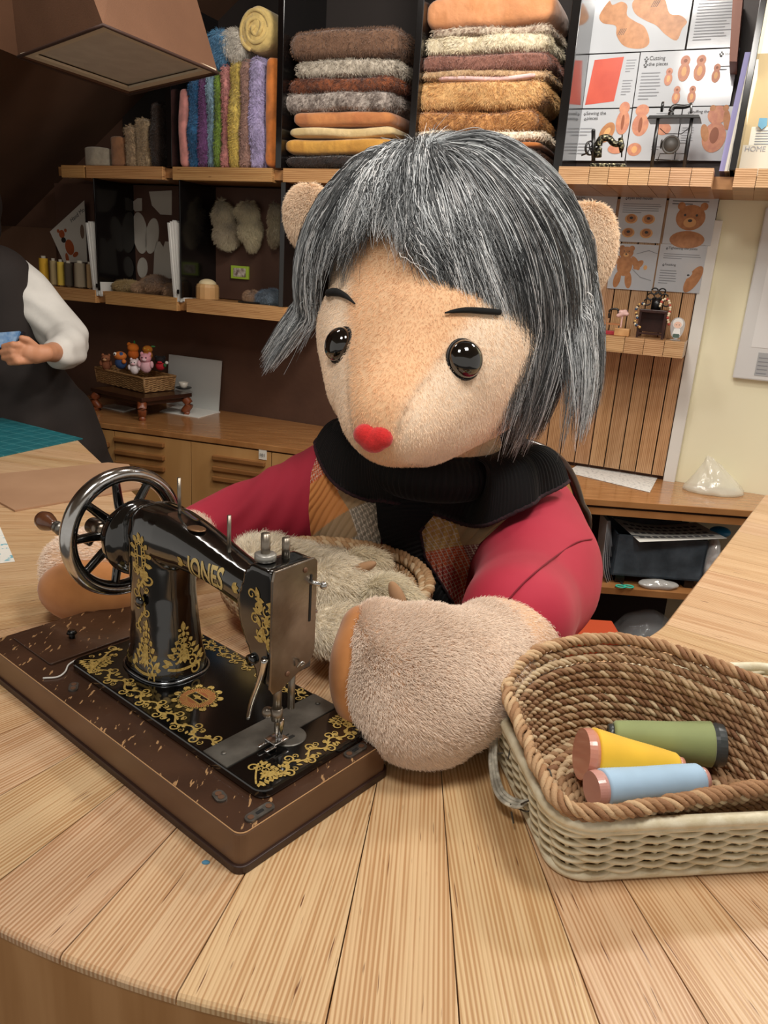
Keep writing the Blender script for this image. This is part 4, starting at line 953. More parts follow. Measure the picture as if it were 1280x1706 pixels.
# white wicker basket
M_WICK = mat('cream_wicker', '#E4DCC2', '#D2C6A6', sc=60, rough=.45, bump=.15, bsc=300)
e1 = np.array([.988, .157, 0]); e2 = np.array([-.157, .988, 0]); p0 = T(930, 1465)
wb = empty('wicker_basket', p0+e1*.19+e2*.13, label='cream white rectangular wicker basket with the brown seagrass basket nested in it', cat='basket')
BW, BD, BH = .385, .252, .076
def wpath(z, ex=0, n=220):
    t = (z-.95)/BH; f = .016*t+ex; R = rrect(BW/2, BD/2, BW/2+f, BD/2+f, .03+f*.5, 8)
    return reseq(np.array([p0+e1*q[0]+e2*q[1]+[0, 0, z-.95] for q in R]), n)[0]
rows = []; nst = 44
for k in range(12):
    z = .957+k*.0058; P = wpath(z, 0, nst*6); c = P.mean(0); o = np.roll(P, 1, 0)-np.roll(P, -1, 0); o = np.cross(o, [0, 0, 1.]); o /= np.linalg.norm(o, axis=1)[:, None]
    s_ = np.sign(((P-c)*o).sum(1).mean()); ph = np.arange(len(P))/6*PI+k*PI
    rows.append(tube(P+o*s_*(.0042*np.cos(ph))[:, None]+np.array([0, 0, 1])*(.0012*np.sin(ph+.8))[:, None], .0031, 7, True, flat=.9))
obj('weave', join(*rows), M_WICK, wb)
stk = []
for i in range(nst):
    a, b, c_ = wpath(.952, 0, nst)[i], wpath(.99, 0, nst)[i], wpath(1.022, 0, nst)[i]; stk.append(tube([a, b, c_], .0026, 6))
obj('stakes', join(*stk), M_WICK, wb)
obj('rim', join(tube(wpath(1.026, .001), .0064, 10, True), tube(wpath(1.0185, .003), .0035, 8, True)), M_WICK, wb)
obj('bottom_edge', join(tube(wpath(.9555, .002), .0048, 8, True), loft([wpath(.9515, -.004), wpath(.954, -.004)])), M_WICK, wb)
lp = [T(x, y, z) for x, y, z in ((842, 1178, 1.02), (829, 1215, 1.0), (823, 1270, .985), (835, 1325, .972), (868, 1345, .975), (893, 1328, .985))]
obj('wrapped_handle', join(*[tube(smooth_path([q+np.array([.003*k-.004, .002*k, .002*k]) for q in lp], 40)+g_, .0022, 6) for k, g_ in ((0, 0), (1, 0), (2, 0))]), mat('wrapped_cream_paper', '#DAD6C6', '#8b867a', sc=90, rough=.5), wb)
M_WIRE = mat('dark_wire', '#4b463f', rough=.35, metal=.7)
wr = [[(838, 1176, 1.027), (834, 1210, 1.0), (843, 1195, 1.02), (846, 1172, 1.03)], [(868, 1340, .98), (905, 1320, 1.0), (900, 1290, 1.02), (915, 1282, 1.03), (922, 1310, 1.02)], [(850, 1340, .975), (880, 1352, .97), (896, 1335, .985), (915, 1335, .99)], [(852, 1352, .968), (856, 1372, .96)], [(846, 1265, 1.0), (855, 1240, 1.01), (872, 1238, 1.01)], [(832, 1200, 1.0), (826, 1250, .985), (838, 1255, .985)]]
obj('wire_binding', join(*[tube(smooth_path([T(*q) for q in w_], 30), .0009, 5) for w_ in wr]), M_WIRE, wb)
# seagrass basket inside
rimpx = [(845, 1150, 1.066), (868, 1108, 1.074), (920, 1078, 1.078), (1000, 1066, 1.080), (1090, 1076, 1.080), (1190, 1108, 1.077), (1290, 1150, 1.070), (1385, 1205, 1.062), (1420, 1270, 1.052), (1350, 1300, 1.047), (1220, 1322, 1.043), (1080, 1346, 1.041), (985, 1356, 1.040), (932, 1338, 1.042), (898, 1285, 1.048), (865, 1205, 1.056)]
rim = smooth_path([T(*q) for q in rimpx], 160, True); cen = rim.mean(0)
sg = empty('seagrass_basket', (cen[0], cen[1], .957), label='brown twisted seagrass basket holding three cones of thread, nested in the cream basket', cat='basket')
rows = []; NR = 12
def wallp(t):
    k = 1-.075*min(1, t*4)-.175*t**1.5; P = cen+(rim-cen)*[k, k, 1]; P = P.copy(); P[:, 2] = rim[:, 2]*(1-t)+.966*t; return P
for i in range(1, NR+1): rows.append(rope(wallp(i/NR), .0031, 3, .026, .0026, seed=i))
ropes('side_coils', rows, M_GRASS, sg)
rows = []; bp_ = wallp(1)
for i in range(1, 11):
    k = 1-i/10.6; P = np.array([cen[0], cen[1], 0])+(bp_-[cen[0], cen[1], 0])*[k, k, 1]; P[:, 2] = .966; rows.append(rope(P, .0032, 2, .020, .0036, seed=i+30))
ropes('base_coils', rows, M_GRASS, sg)
rb = rope(wallp(0)+[0, 0, .002], .0046, 4, .034, .0031, seed=77, pal=('#B58C64', '#845a3b', '#CDAF88')); ropes('braided_rim', [rb], M_GRASS, sg)
# cones of thread
def cone(name, a, b, ra, rb_, col, core, label, fl=1, ca=None):
    a, b = np.array(a), np.array(b); ax = b-a; L = np.linalg.norm(ax); ax /= L
    rt = empty(name, (a+b)/2-[0, 0, max(ra, rb_)], label=label, cat='thread cone', group='cones of sewing thread in the seagrass basket')
    mt = mat('thread_'+col, col, tuple(.82*v for v in hexc(col)), sc=14, rough=.7, sheen=.2)
    n = 70; h = np.linspace(0, 1, n); prof = [(0, 0)]
    prof += [((ra*(1-t)+rb_*t)*(1+.012*math.sin(t*9+1))*min(1, .90+t*8)*min(1, .88+(1-t)*6)+.00035*(i % 2), L*t) for i, t in enumerate(h)]+[(0, L)]
    obj('thread', lathe(prof, a, ax, 40), mt, rt)
    mc = mat('cone_core_'+core, core, rough=.3, coat=.3)
    obj('flange', lathe([(0, -.012), (ra*.93, -.012), (ra*.95, -.009), (ra*.98, -.004), (ra*.9, .001), (0, .001)], a, ax, 40), mc, rt, smooth=False)
    obj('cone_tip', lathe([(rb_*.8, -.001), (rb_*.75, .006), (rb_*.5, .0065), (rb_*.45, 0)], b, ax, 30), mc, rt)
    return rt
cone('thread_cone', T(986, 1258, 1.005), T(1128, 1276, .995), .0295, .0135, '#F2C230', '#C98A76', 'tapering cone of yellow thread on a pink core, in the basket')
cone('thread_cone', T(1186, 1240, 1.002), T(1022, 1225, .995), .0255, .017, '#8E9A63', '#3a3f40', 'cone of olive green thread with a dark grey flange')
cone('thread_cone', T(1003, 1313, .998), T(1166, 1298, .995), .0195, .0165, '#A9C9E4', '#C9958B', 'cone of pale blue thread nearest the front rim of the basket')
# round basket behind the machine
r0, r1 = T(560, 900, 1.03), T(560, 1042, 1.03); rr_ = T(722, 1000, 1.03)
rc = (r0+r1)/2; rc[0] = rr_[0]-.165; RR = .163
rbk = empty('round_basket', (rc[0], rc[1], .951), label='round seagrass basket full of cream fur pieces, behind the sewing machine head', cat='basket')
rows = []; tt = np.arange(120)*2*PI/120
def circ(r, z): return np.stack([rc[0]+r*np.cos(tt), rc[1]+r*.86*np.sin(tt), np.full(120, z)+.008*np.sin(tt)*(z > .99)], 1)
for i in range(12):
    t = i/11; rows.append(rope(circ(RR*(.70+.30*math.sin(t*PI/2)), .957+.066*t), .0038, 2, .018, .0040, seed=i+50))
ropes('side_coils', rows, M_GRASS, rbk)
ropes('rim_band', [rope(circ(RR-.011*j, 1.027-.004*j), .004, 3, .024, .0029, seed=95+j, pal=('#CBA77C', '#A87F55', '#DCC5A0')) for j in (2, 3)], M_GRASS, rbk)
ropes('braided_rim', [rope(circ(RR, 1.031), .0048, 3, .026, .0046, seed=91, pal=('#CBA77C', '#A87F55', '#DCC5A0')), rope(circ(RR-.011, 1.029), .004, 2, .022, .004, seed=92, pal=('#CBA77C', '#A87F55', '#DCC5A0'))], M_GRASS, rbk)
rows = [rope(circ(RR*.70*k/8, .957), .0038, 2, .018, .004, seed=60+k) for k in range(1, 8)]; ropes('base_coils', rows, M_GRASS, rbk)
M_CFUR = mat('cream_long_pile', '#CFC4AC', rough=.9, attr='col')
def furpiece(label, blobs, n, seed, col='#F2E6CF', comb=None, ear=None):
    sh = fuse(blobs, vox=.006, smooth=5); V = np.array(sh[0]); V = V+vnormals(V, sh[1])*(.004*sn(V, 70, seed))[:, None]; sh = (V, sh[1])
    c = np.array(hexc(col)); o = obj('fur_piece', sh, M_CFUR, None, colors=c*(.8+.15*sn(V, 60, 2))[:, None], label=label, cat='fur piece', group='cut fur pieces in the round basket')
    cb = comb if comb is not None else -_iu*.6+_ir*.3
    fur('fur', sh, M_PILE, o, n, .017, lambda P, nn: np.broadcast_to(cb, P.shape)+.6*np.stack([sn(P, 40, 8+k) for k in range(3)], 1), rad=.00042, colf=lambda P, g: c*(.7+.5*g.random((len(P), 1))), outw=V.mean(0), lift=.42, seed=seed, curl=.15)
    if ear: obj('suede_lining', ear, mat('suede_lining', '#A98463', '#98734F', sc=40, rough=.9), o)
    return o
furpiece('large cream curly fur piece filling the round basket', [ell(TY(500, 960, rc[1]+.03), (.10, .09, .045)), ell(T(575, 985, 1.04), (.07, .06, .04)), ell(T(570, 1050, 1.02), (.05, .05, .03)), ell(T(440, 930, 1.05), (.05, .05, .03))], 26000, 31)
furpiece('cream fur ear with tan suede lining, upper one in the round basket', [ell(T(612, 938, 1.065), (.034, .022, .018)), ell(T(585, 965, 1.05), (.03, .02, .015))], 6000, 32, '#EBDDBF', ear=ell(T(600, 948, 1.078), (.026, .010, .008), [_ir*.93+_iu*.36, _fw, _iu*.93-_ir*.36]))
furpiece('cream fur ear with tan suede lining, beside the doll\'s near paw', [ell(T(650, 990, 1.06), (.032, .026, .024)), ell(T(680, 1010, 1.05), (.025, .02, .02))], 6000, 33, '#EBDFC3', ear=ell(T(664, 998, 1.082), (.010, .010, .026), [_ir*.9+_iu*.4, _fw, _iu*.9-_ir*.4]))
# things lying on the counter
def flat(name, pts, t, m, z=ZT, **tags):
    V = np.array([T(*p, z) for p in pts]); k = len(V); c = V.mean(0); V = np.concatenate([V+[0, 0, .0004], V+[0, 0, .0004+t]])
    F = [tuple(range(k))[::-1], tuple(range(k, 2*k))]+[(i, (i+1) % k, k+(i+1) % k, k+i) for i in range(k)]
    return obj(name, (V, F), m, smooth=False, **tags)
def matgrid():
    m = mat('teal_cutting_mat', '#1E6B74', '#1a626b', sc=30, rough=.45); nt = m.node_tree; b = nt.nodes['Principled BSDF']; L = nt.links.new
    src = b.inputs['Base Color'].links[0].from_socket; tc = nd(nt, 'ShaderNodeTexCoord'); mp = nd(nt, 'ShaderNodeMapping'); mp.inputs['Rotation'].default_value = (0, 0, .45); L(tc.outputs['Object'], mp.inputs[0])
    br = nd(nt, 'ShaderNodeTexBrick'); br.offset = 0; br.inputs['Scale'].default_value = 1; br.inputs['Brick Width'].default_value = .05; br.inputs['Row Height'].default_value = .05; br.inputs['Mortar Size'].default_value = .0012
    br.inputs['Color1'].default_value = br.inputs['Color2'].default_value = (0, 0, 0, 1); br.inputs['Mortar'].default_value = (1, 1, 1, 1); L(mp.outputs[0], br.inputs[0])
    mx = nd(nt, 'ShaderNodeMix', data_type='RGBA'); L(br.outputs[0], mx.inputs[0]); L(src, mx.inputs[6]); mx.inputs[7].default_value = (*hexc('#4d8f94'), 1); L(mx.outputs[2], b.inputs['Base Color'])
    return m
flat('cutting_mat', [(-250, 690), (5, 698), (138, 732), (0, 762), (-260, 800)], .003, matgrid(), label='teal cutting mat with a fine grid at the far left end of the counter', cat='cutting mat')
flat('kraft_board', [(-220, 815), (180, 773), (215, 776), (238, 815), (110, 838), (25, 853), (-8, 835), (-240, 870)], .004, mat('brown_kraft_board', '#B08A6B', '#A57F61', sc=6, rough=.6), label='brown kraft board lying flat between the cutting mat and the machine wheel', cat='board')
fp_ = flat('patterned_paper', [(-60, 860), (0, 878), (25, 936), (-75, 948)], .0006, mat('white_blue_print_paper', '#E9E7DF', '#6FB3C4', sc=60, rough=.6, lo=.58, hi=.62), label='white paper with blue printed motifs at the left edge of the counter', cat='paper')
obj('blue_scrap', ell(T(343, 1437), (.004, .0028, .0018)), mat('blue_scrap', '#4a7d9a', rough=.8), label='tiny blue scrap on the counter before the base corner', cat='scrap')
# ------------------------------------------------------------ wall shelving and what stands on it
def zs(x, y, d): return ws(x, y, d)[1]
def ss(x, y, d): return ws(x, y, d)[0]
SD = .30
zUt, zUb = zs(454, 280, SD), zs(454, 303, SD)
shv = empty('wall_shelving', wp(-.6, .15, zUb), label='wooden wall shelving with glossy black uprights and block-edged shelves', cat='shelving')
M_BLACK = mat('glossy_black_board', '#0d0b0b', rough=.15, coat=.5)
M_BEAM = mat('shelf_beam', '#A97B4B', '#99693c', sc=6, rough=.45, stretch=(1, 1, 8))
def wshelf(name, s0, s1, d0, d1, z0, z1, m, parent, seams=(), seed=1, gap=.0016):
    cuts_ = [s0]+list(seams)+[s1]; q = []
    for a, b in zip(cuts_[:-1], cuts_[1:]):
        g_ = gap/2; q.append(plank_box(wp((a+b)/2, (d0+d1)/2, (z0+z1)/2), (b-a-gap, d1-d0, z1-z0), [WU, WN, (0, 0, 1)], 1, 2) if False else plank_box(wp((a+b)/2, (d0+d1)/2, (z0+z1)/2), (b-a-gap, d1-d0, z1-z0), [WU, WN, (0, 0, 1)], 2, 0))
    return planked(name, q, m, parent, seed=seed, amt=.12)
sL = ss(92, 292, SD)
obj('shelf_board', wbox(sL, 1.75, 0, SD-.02, zUb+.008, zUt-.004), M_BEAM, shv, smooth=False)
for i, (a, b) in enumerate(((103, 141), (144, 271), (288, 453), (472, 690), (700, 903))):
    wshelf('edge_block', ss(a, 290, SD), ss(b, 290, SD), SD-.045, SD+.002, zUb, zUt, M_SHELF, shv, seed=i)
SD2 = .36; zVt, zVb = zs(1060, 278.5, SD2), zs(1060, 308.5, SD2)
for nm, (a, b), sms in (('display_ledge', (930, 1189), (982, 1014, 1048, 1082, 1116, 1152)), ('display_ledge', (1224, 1420), (1262, 1300, 1340, 1380))):
    wshelf(nm, ss(a, 290, SD2), ss(b, 290, SD2), .02, SD2, zVb, zVt, M_PLANK, shv, [ss(q, 290, SD2) for q in sms], seed=9)
def divider(x, y, z0, z1, th=.022, d1=SD, m=M_BLACK, name='divider'):
    s = ss(x, y, d1); return obj(name, wbox(s-th/2, s+th/2, .001, d1, z0, z1), m, shv, smooth=False, bev=.0015)
for x in (281, 465, 688, 938): divider(x, 200, zUt, 2.83, .024 if x < 900 else .028)
divider(1236, 200, zVt, 2.83, .018, .32)
lw = lambda x: 505+(x-176)*.1
zLt, zLb = zs(454, 510.5, SD), zs(454, 534, SD)
for x, th in ((160, .006), (300, .006), (470, .02)): divider(x, 400, zLt, zUb, th, SD, m=M_BLACK)
s475 = ss(478, 300, SD)
obj('shelf_board', wbox(ss(88, 490, SD), s475+.05, .001, SD-.02, zLb+.004, zLt-.003), M_BEAM, shv, smooth=False)
for i, (a, b) in enumerate(((60, 160), (176, 295), (311, 474))):
    wshelf('edge_block', ss(a, 500, SD), ss(b, 500, SD), SD-.05, SD+.002, zLb, zLt, M_SHELF, shv, seed=20+i)
obj('back_panel', wbox(ss(96, 400, .07), s475+.05, .0, .07, zLt, zUb), mat('bay_back_brown', '#54382a', '#4a3024', sc=4, rough=.7), shv, smooth=False)
obj('back_panel', wbox(sL+.1, ss(935, 200, 0)+.1, .0, .004, zUt, 2.6), mat('shelf_back', '#1d1410', rough=.7), shv, smooth=False)
# ---- folded fur fabrics: a rounded, slightly slumped fold, nap by bump and uneven surface
def fold(label, s0, s1, d0, d1, z0, z1, c1, c2, fuzz, seed, group, vertical=False, tiltz=0, pile=0):
    nu, k = 26, 28; g = np.random.default_rng(seed); a = np.arange(k)*2*PI/k; pw = .45
    f = lambda t: np.sign(t)*np.abs(t)**pw
    R = []
    if vertical: A0_, A1_, B0, B1 = z0, z1, s0, s1
    else: A0_, A1_, B0, B1 = s0, s1, z0, z1
    for i in range(nu):
        t = i/(nu-1); e = min(1, (math.sin(PI*min(1, max(0, t)))*6))**.5 if 0 < t < 1 else .25
        e = max(e, .3); hd = (d1-d0)/2*(.9+.1*e); hb = (B1-B0)/2*e
        x = A0_+(A1_-A0_)*t; off = tiltz*(t-.5)
        mid = (B0+B1)/2+off
        R.append(np.array([wp(x, (d0+d1)/2+hd*f(math.cos(q)), mid+hb*f(math.sin(q))) if not vertical else wp(mid+hb*f(math.sin(q)), (d0+d1)/2+hd*f(math.cos(q)), x) for q in a]))
    V, F = loft(R); N_ = vnormals(V, F)
    V = V+(WN*((sn(V, 38, seed)*.005*(1 if fuzz < .8 else 1.3))[:, None])+np.array([0, 0, 1])*(sn(V, 24, seed+1)*.004)[:, None])
    V = V+N_*(sn(V, 190, seed+2)*.0016*fuzz)[:, None]
    m = mat('fabric_%s_%s' % (c1, c2), c1, c2, sc=22 if fuzz < .8 else 55, rough=.95, bump=.6+fuzz, bsc=90 if fuzz > .7 else 45, sheen=.35, lo=.4, hi=.62)
    o = obj('fur_fabric', (V, F), m, None, label=label, cat='folded fabric', group=group, sub=1)
    if pile:
        cc = np.array(hexc(c1)); cd = np.array(hexc(c2))
        fur('pile', (V, F), M_PILE, o, pile, .010, lambda P, n: np.broadcast_to(np.array([0, 0, -1.])+.0*P, P.shape)+.8*np.stack([sn(P, 50, 8+k) for k in range(3)], 1), rad=.0009, colf=lambda P, g: (cc+(cd-cc)*np.clip(.5+.7*sn(P, 60, 3), 0, 1)[:, None])*(.75+.5*g.random((len(P), 1))), outw=V.mean(0), lift=.5, seed=seed)
    return o
G = 'folded fur fabrics in the left stack'
st2 = [('taupe brown fabric on top of the left stack', 481, 671, 46, 97, '#7A5A44', '#6A4C38', .3, 0, 9000), ('pale grey curly fur second from the top of the left stack', 493, 668, 96, 127, '#C9BEAD', '#9d9282', 1, .004, 9000),
       ('russet brown curly fur in the left stack, between two grey ones', 477, 665, 126, 155, '#8A4A26', '#4e2613', 1, .004, 9000), ('blotchy silver grey fur in the middle of the left stack', 470, 661, 150, 187, '#B7ABA1', '#6f625a', .9, .012, 9000),
       ('burnt orange fabric in the left stack under the silver grey', 485, 661, 182, 210, '#C4804A', '#B57040', .2, 0, 0), ('cream fabric third from the bottom of the left stack', 479, 663, 210, 229, '#DCC28F', '#CDB27E', .3, 0, 0),
       ('mustard gold fabric second from the bottom of the left stack', 472, 663, 229, 259, '#D09A42', '#B98434', .3, 0, 0), ('dark chocolate fur at the very bottom of the left stack', 473, 662, 259, 279, '#2a1a13', '#170d0a', .9, 0, 4000)]
for i, (lb, x0, x1, y0, y1, c1, c2, fz, tl, pl) in enumerate(st2):
    s0, s1 = ss(x0, (y0+y1)/2, .27), ss(x1-5, (y0+y1)/2, .27); z1, z0 = zs((x0+x1)/2, y0, .27), zs((x0+x1)/2, y1, .27)
    fold(lb, s0, s1, .03, .275, z0, z1, c1, c2, fz, 100+i, G, pile=pl)
G = 'folded fur fabrics in the right stack'
st3 = [('thick peach orange fabric on top of the right stack', 703, 930, -14, 44, '#CE8F62', '#C08254', .3, 0, 0), ('brown and white speckled fur thin layer under the peach fabric', 714, 924, 42, 60, '#C9B9A4', '#7d6350', 1, .0, 6000),
       ('plain cream long fur in the upper right stack', 702, 920, 54, 89, '#E2D6BC', '#CDBF9F', 1, 0, 10000), ('dusty mauve brown fur in the right stack', 697, 922, 87, 119, '#8E6152', '#7a4f42', .8, 0, 8000),
       ('beige curly fur edge under the mauve brown fur', 696, 919, 116, 131, '#C9A882', '#a8855f', 1, 0, 5000), ('pale pink thin cloth strip in the right stack', 722, 900, 124, 135, '#E6C2BE', '#dcb3ae', .2, 0, 0),
       ('thick golden beige long fur in the middle of the right stack', 685, 912, 131, 182, '#D9B077', '#C4935A', 1, 0, 16000), ('caramel curly fur below the golden beige fur', 682, 902, 183, 221, '#C08A50', '#8f5c2c', 1, 0, 12000),
       ('white fleece just below the caramel curly fur', 690, 912, 217, 234, '#EBDCC8', '#dcc8ac', .9, 0, 5000), ('thin rust orange cloth low in the right stack', 690, 908, 234, 247, '#B06A30', '#a05c28', .2, 0, 0),
       ('dark brown shaggy fur at the bottom of the right stack', 690, 906, 247, 278, '#4a2e1c', '#2b170d', 1, 0, 9000)]
for i, (lb, x0, x1, y0, y1, c1, c2, fz, tl, pl) in enumerate(st3):
    s0, s1 = ss(x0+4, (y0+y1)/2, .27), ss(x1-4, (y0+y1)/2, .27); z1, z0 = zs((x0+x1)/2, y0, .27), zs((x0+x1)/2, y1, .27)
    fold(lb, s0, s1, .03, .275, z0, z1, c1, c2, fz, 200+i, G, pile=pl)
G = 'coloured fabrics standing upright on the shelf'
st1 = [('flat salmon pink cloth at the left end of the upright row', 294, 312, 144, '#D68E86', .2), ('bright blue fur standing in the upright row', 309, 332, 130, '#2F6FA0', .9), ('purple fur beside the bright blue one', 328, 346, 124, '#7B4A80', .9),
       ('light blue fur between purple and green', 342, 357, 120, '#94B4C6', .9), ('lime green fur in the upright row', 355, 368, 118, '#86A33C', .9), ('pink fur between green and yellow', 367, 380, 106, '#CE8A84', .8),
       ('yellow fur in the upright row', 379, 399, 98, '#D3B75A', .9), ('dusty taupe pink fur between yellow and lavender', 397, 415, 98, '#A58073', .9), ('lavender white fur in the upright row', 412, 437, 95, '#B5A8CE', 1),
       ('smooth orange cloth at the right end of the upright row', 437, 463, 92, '#D37A33', .2)]
for i, (lb, x0, x1, y0, c1, fz) in enumerate(st1):
    s0, s1 = ss(x0, 220, .27), ss(x1-1, 220, .27); z1, z0 = zs((x0+x1)/2, y0, .27), zUt+.001
    fold(lb, s0, s1, .03, .27, z0, z1, c1, '#%02x%02x%02x' % tuple(int(int(c1[j:j+2], 16)*.8) for j in (1, 3, 5)), fz, 300+i, G, vertical=True, pile=7000 if fz > .5 else 0)
G = 'pale fabrics standing at the low left end'
for i, (lb, x0, x1, y0, c1, fz) in enumerate([('off-white rounded cloth at the low left end of the shelf', 134, 180, 244, '#B8AC96', .2), ('rust tan cloth beside the off-white one', 181, 206, 225, '#9a6b48', .3), ('shorter beige fur in the low left row', 207, 224, 210, '#B59A78', .8), ('taller beige fur beside the shorter beige one', 222, 249, 197, '#BCA27e', .9), ('dark brown fur against the first black upright', 250, 267, 168, '#3a281d', .8)]):
    s0, s1 = ss(x0, 250, .25), ss(x1-1, 250, .25); z1, z0 = zs((x0+x1)/2, y0, .25), zUt+.001
    fold(lb, s0-.003, s1+.003, .05, .25, z0, z1, c1, '#%02x%02x%02x' % tuple(int(int(c1[j:j+2], 16)*.8) for j in (1, 3, 5)), fz, 330+i, G, vertical=True, pile=3000 if fz > .5 else 0)
# rolls on top of the upright row
def roll(x, y, r, col, label, spiral_=True, fz=.4, seed=1, y2=None):
    s, z = ws(x, y, .24); rr = r/1280*3.05
    zb_ = zs(x, y, .24)
    m = mat('roll_'+col, col, tuple(.8*v for v in hexc(col)), sc=40, rough=.95, bump=.7, bsc=100, sheen=.3)
    rt = empty('fabric_roll', wp(s, .12, z-rr), label=label, cat='fabric roll', group='rolls lying on the upright fabrics')
    prof = [(0, 0), (rr*.9, 0), (rr, .02), (rr, .2), (rr*.95, .225), (rr*.8, .235), (0, .232)]
    V, F = lathe(prof, wp(s, .03, z), WN, 36); V = V+vnormals(V, F)*(sn(V, 60, seed)*.005)[:, None]
    o = obj('roll_body', (V, F), m, rt)
    if spiral_:
        t = np.linspace(.12, 1, 70); P = np.array([wp(s+rr*.93*q*math.cos(q*17), .262+.004*math.sin(q*40), z+rr*.93*q*math.sin(q*17)) for q in t])
        obj('rolled_edge', tube(P, rr*.10, 8), m, rt)
    if fz > .5: fur('fur', (V, F), M_PILE, o, 6000, .018, (0, 0, -1), rad=.0008, colf=lambda P, g: np.array(hexc(col))*(.7+.5*g.random((len(P), 1))), outw=wp(s, .12, z), lift=.6, seed=seed)
roll(432, 51, 31, '#DBBE78', 'pale yellow rolled blanket on top of the orange and lavender fabrics', seed=3)
roll(395, 76, 21, '#D9D2C6', 'white fluffy roll between the blue and yellow rolls', False, .9, 4)
roll(367, 84, 24, '#5E93B8', 'sky blue curly roll under the hanging lamp', False, .9, 5)
# ---- display bay: laminated instruction sheets
M_SHEET = mat('laminated_sheet', '#BEC1C5', rough=.12, coat=.6); M_INK = mat('print_ink', '#3b3a3c', rough=.5); M_INKL = mat('print_ink_pale', '#83858a', rough=.5)
M_BEAR = mat('print_bear', '#BC8250', '#A26a3c', sc=60, rough=.4, lo=.3, hi=.7); M_BEARD = mat('print_bear_dark', '#8A4A28', rough=.4); M_REDSQ = mat('print_red', '#C9513A', '#B9432f', sc=12, rough=.35); M_BEARL = mat('print_bear_light', '#D9A468', rough=.4)
M_PINKB = mat('print_bear_rose', '#B9765C', '#C98A66', sc=70, rough=.4); M_EDGE = mat('sheet_edge', '#55504c', rough=.5)
def sheet(x0, y0, x1, y1, d, label, draw, th=.003, group='laminated teddy bear instruction sheets', m=None, tilt=None, name='instruction_sheet'):
    s0, z1 = ws(x0, y0, d); s1, _ = ws(x1, (y0+y1)/2, d); s0 = ss(x0, (y0+y1)/2, d); z0 = zs((x0+x1)/2, y1, d)
    w_, h_ = s1-s0, z1-z0; B = MB(); B.add(wbox(s0, s1, d, d+th, z0, z1), m or M_SHEET)
    cnt = [0]
    def put(P, mm):                          # polygon in sheet units (0..1 across, 0..h/w up)
        cnt[0] += 1; P = np.array(P, float); dd = d+th+.0002+cnt[0]*.00006
        B.add(prism(P*w_, wp(s0, dd, z0), WU, (0, 0, 1), WN, .0001), mm)
    def disc(cx, cy, rx, ry, mm, rot=0, n=22):
        t = np.arange(n)*2*PI/n; c, s_ = math.cos(rot), math.sin(rot); X = rx*np.cos(t); Y = ry*np.sin(t); put(np.stack([cx+X*c-Y*s_, cy+X*s_+Y*c], 1), mm)
    def lines(x, y, w2, n, dy=.045, mm=M_INKL):
        g_ = np.random.default_rng(int(x*99+y*77)+n)
        for k in range(n):
            ww = w2*(.8+.2*g_.random()) if k < n-1 else w2*.5; put([(x, y-k*dy), (x+ww, y-k*dy), (x+ww, y-k*dy-dy*.3), (x, y-k*dy-dy*.3)], mm)
    def title(txt, x, y, sz):
        for q, (dx, dy) in enumerate([(-.045, .0), (-.03, .018), (-.015, .0)]): disc(x+dx, y+dy+.01, .009, .009, M_INK)
        disc(x-.03, y-.008, .014, .01, M_INK)
        txts.append((txt, x, y, sz))
    txts = []
    draw(put, disc, lines, title, h_/w_)
    o = B.build(name, None, label=label, cat='instruction sheet', group=group)
    for txt, x, y, sz in txts:
        text('heading', txt, sz*w_, wp(s0, d+th+.0012, z0)+WU*x*w_+np.array([0, 0, y*w_]), WU, (0, 0, 1), M_INK, o, extrude=.0001)
    return o
def bearfig(disc, cx, cy, k, m=M_BEAR, eyes=False):
    disc(cx-.07*k, cy+.24*k, .04*k, .04*k, m); disc(cx+.07*k, cy+.24*k, .04*k, .04*k, m); disc(cx, cy, .11*k, .15*k, m); disc(cx, cy+.18*k, .1*k, .085*k, m)
    disc(cx-.15*k, cy+.04*k, .045*k, .11*k, m, -.6); disc(cx+.15*k, cy+.04*k, .045*k, .11*k, m, .6); disc(cx-.08*k, cy-.2*k, .05*k, .12*k, m, -.15); disc(cx+.08*k, cy-.2*k, .05*k, .12*k, m, .15)
    disc(cx, cy+.15*k, .04*k, .03*k, M_BEARL); disc(cx, cy+.16*k, .014*k, .01*k, M_INK); disc(cx-.035*k, cy+.2*k, .008*k, .008*k, M_INK); disc(cx+.035*k, cy+.2*k, .008*k, .008*k, M_INK)
def d_pat(put, disc, lines, title, H):
    o = [(.03, .78), (.0, .62), (.10, .52), (.22, .55), (.24, .40), (.36, .22), (.56, .12), (.66, .18), (.62, .34), (.50, .48), (.36, .55), (.34, .68), (.28, .80), (.14, .82), (.07, .9)]
    for o in ([(1013, 7), (1000, 28), (1008, 40), (1030, 45), (1034, 60), (1050, 77), (1078, 82), (1091, 73), (1080, 50), (1062, 40), (1047, 30), (1045, 15), (1034, 9), (1020, 13)], [(1053, 12), (1065, 2), (1085, -1), (1105, 8), (1117, 31), (1135, 35), (1147, 45), (1141, 55), (1135, 72), (1115, 62), (1098, 48), (1080, 40), (1060, 28)]):
        put([((x-986)/164, (86-y)/164) for x, y in smooth_path([(a, b, 0) for a, b in o], 60, True)[:, :2]], M_BEAR)
    for k in range(4): put([(.30+.018*k, .16), (.306+.018*k, .16), (.335+.018*k, .22), (.329+.018*k, .22)], M_INK)
    for k in range(4): put([(.60+.018*k, .40), (.606+.018*k, .40), (.635+.018*k, .46), (.629+.018*k, .46)], M_INK)
def d_red(put, disc, lines, title, H): put([(.04, .06), (.62, .12), (.70, H-.06), (.12, H-.10)], M_REDSQ); lines(.76, H-.12, .2, 5, .05); lines(.74, .5, .2, 6, .05)
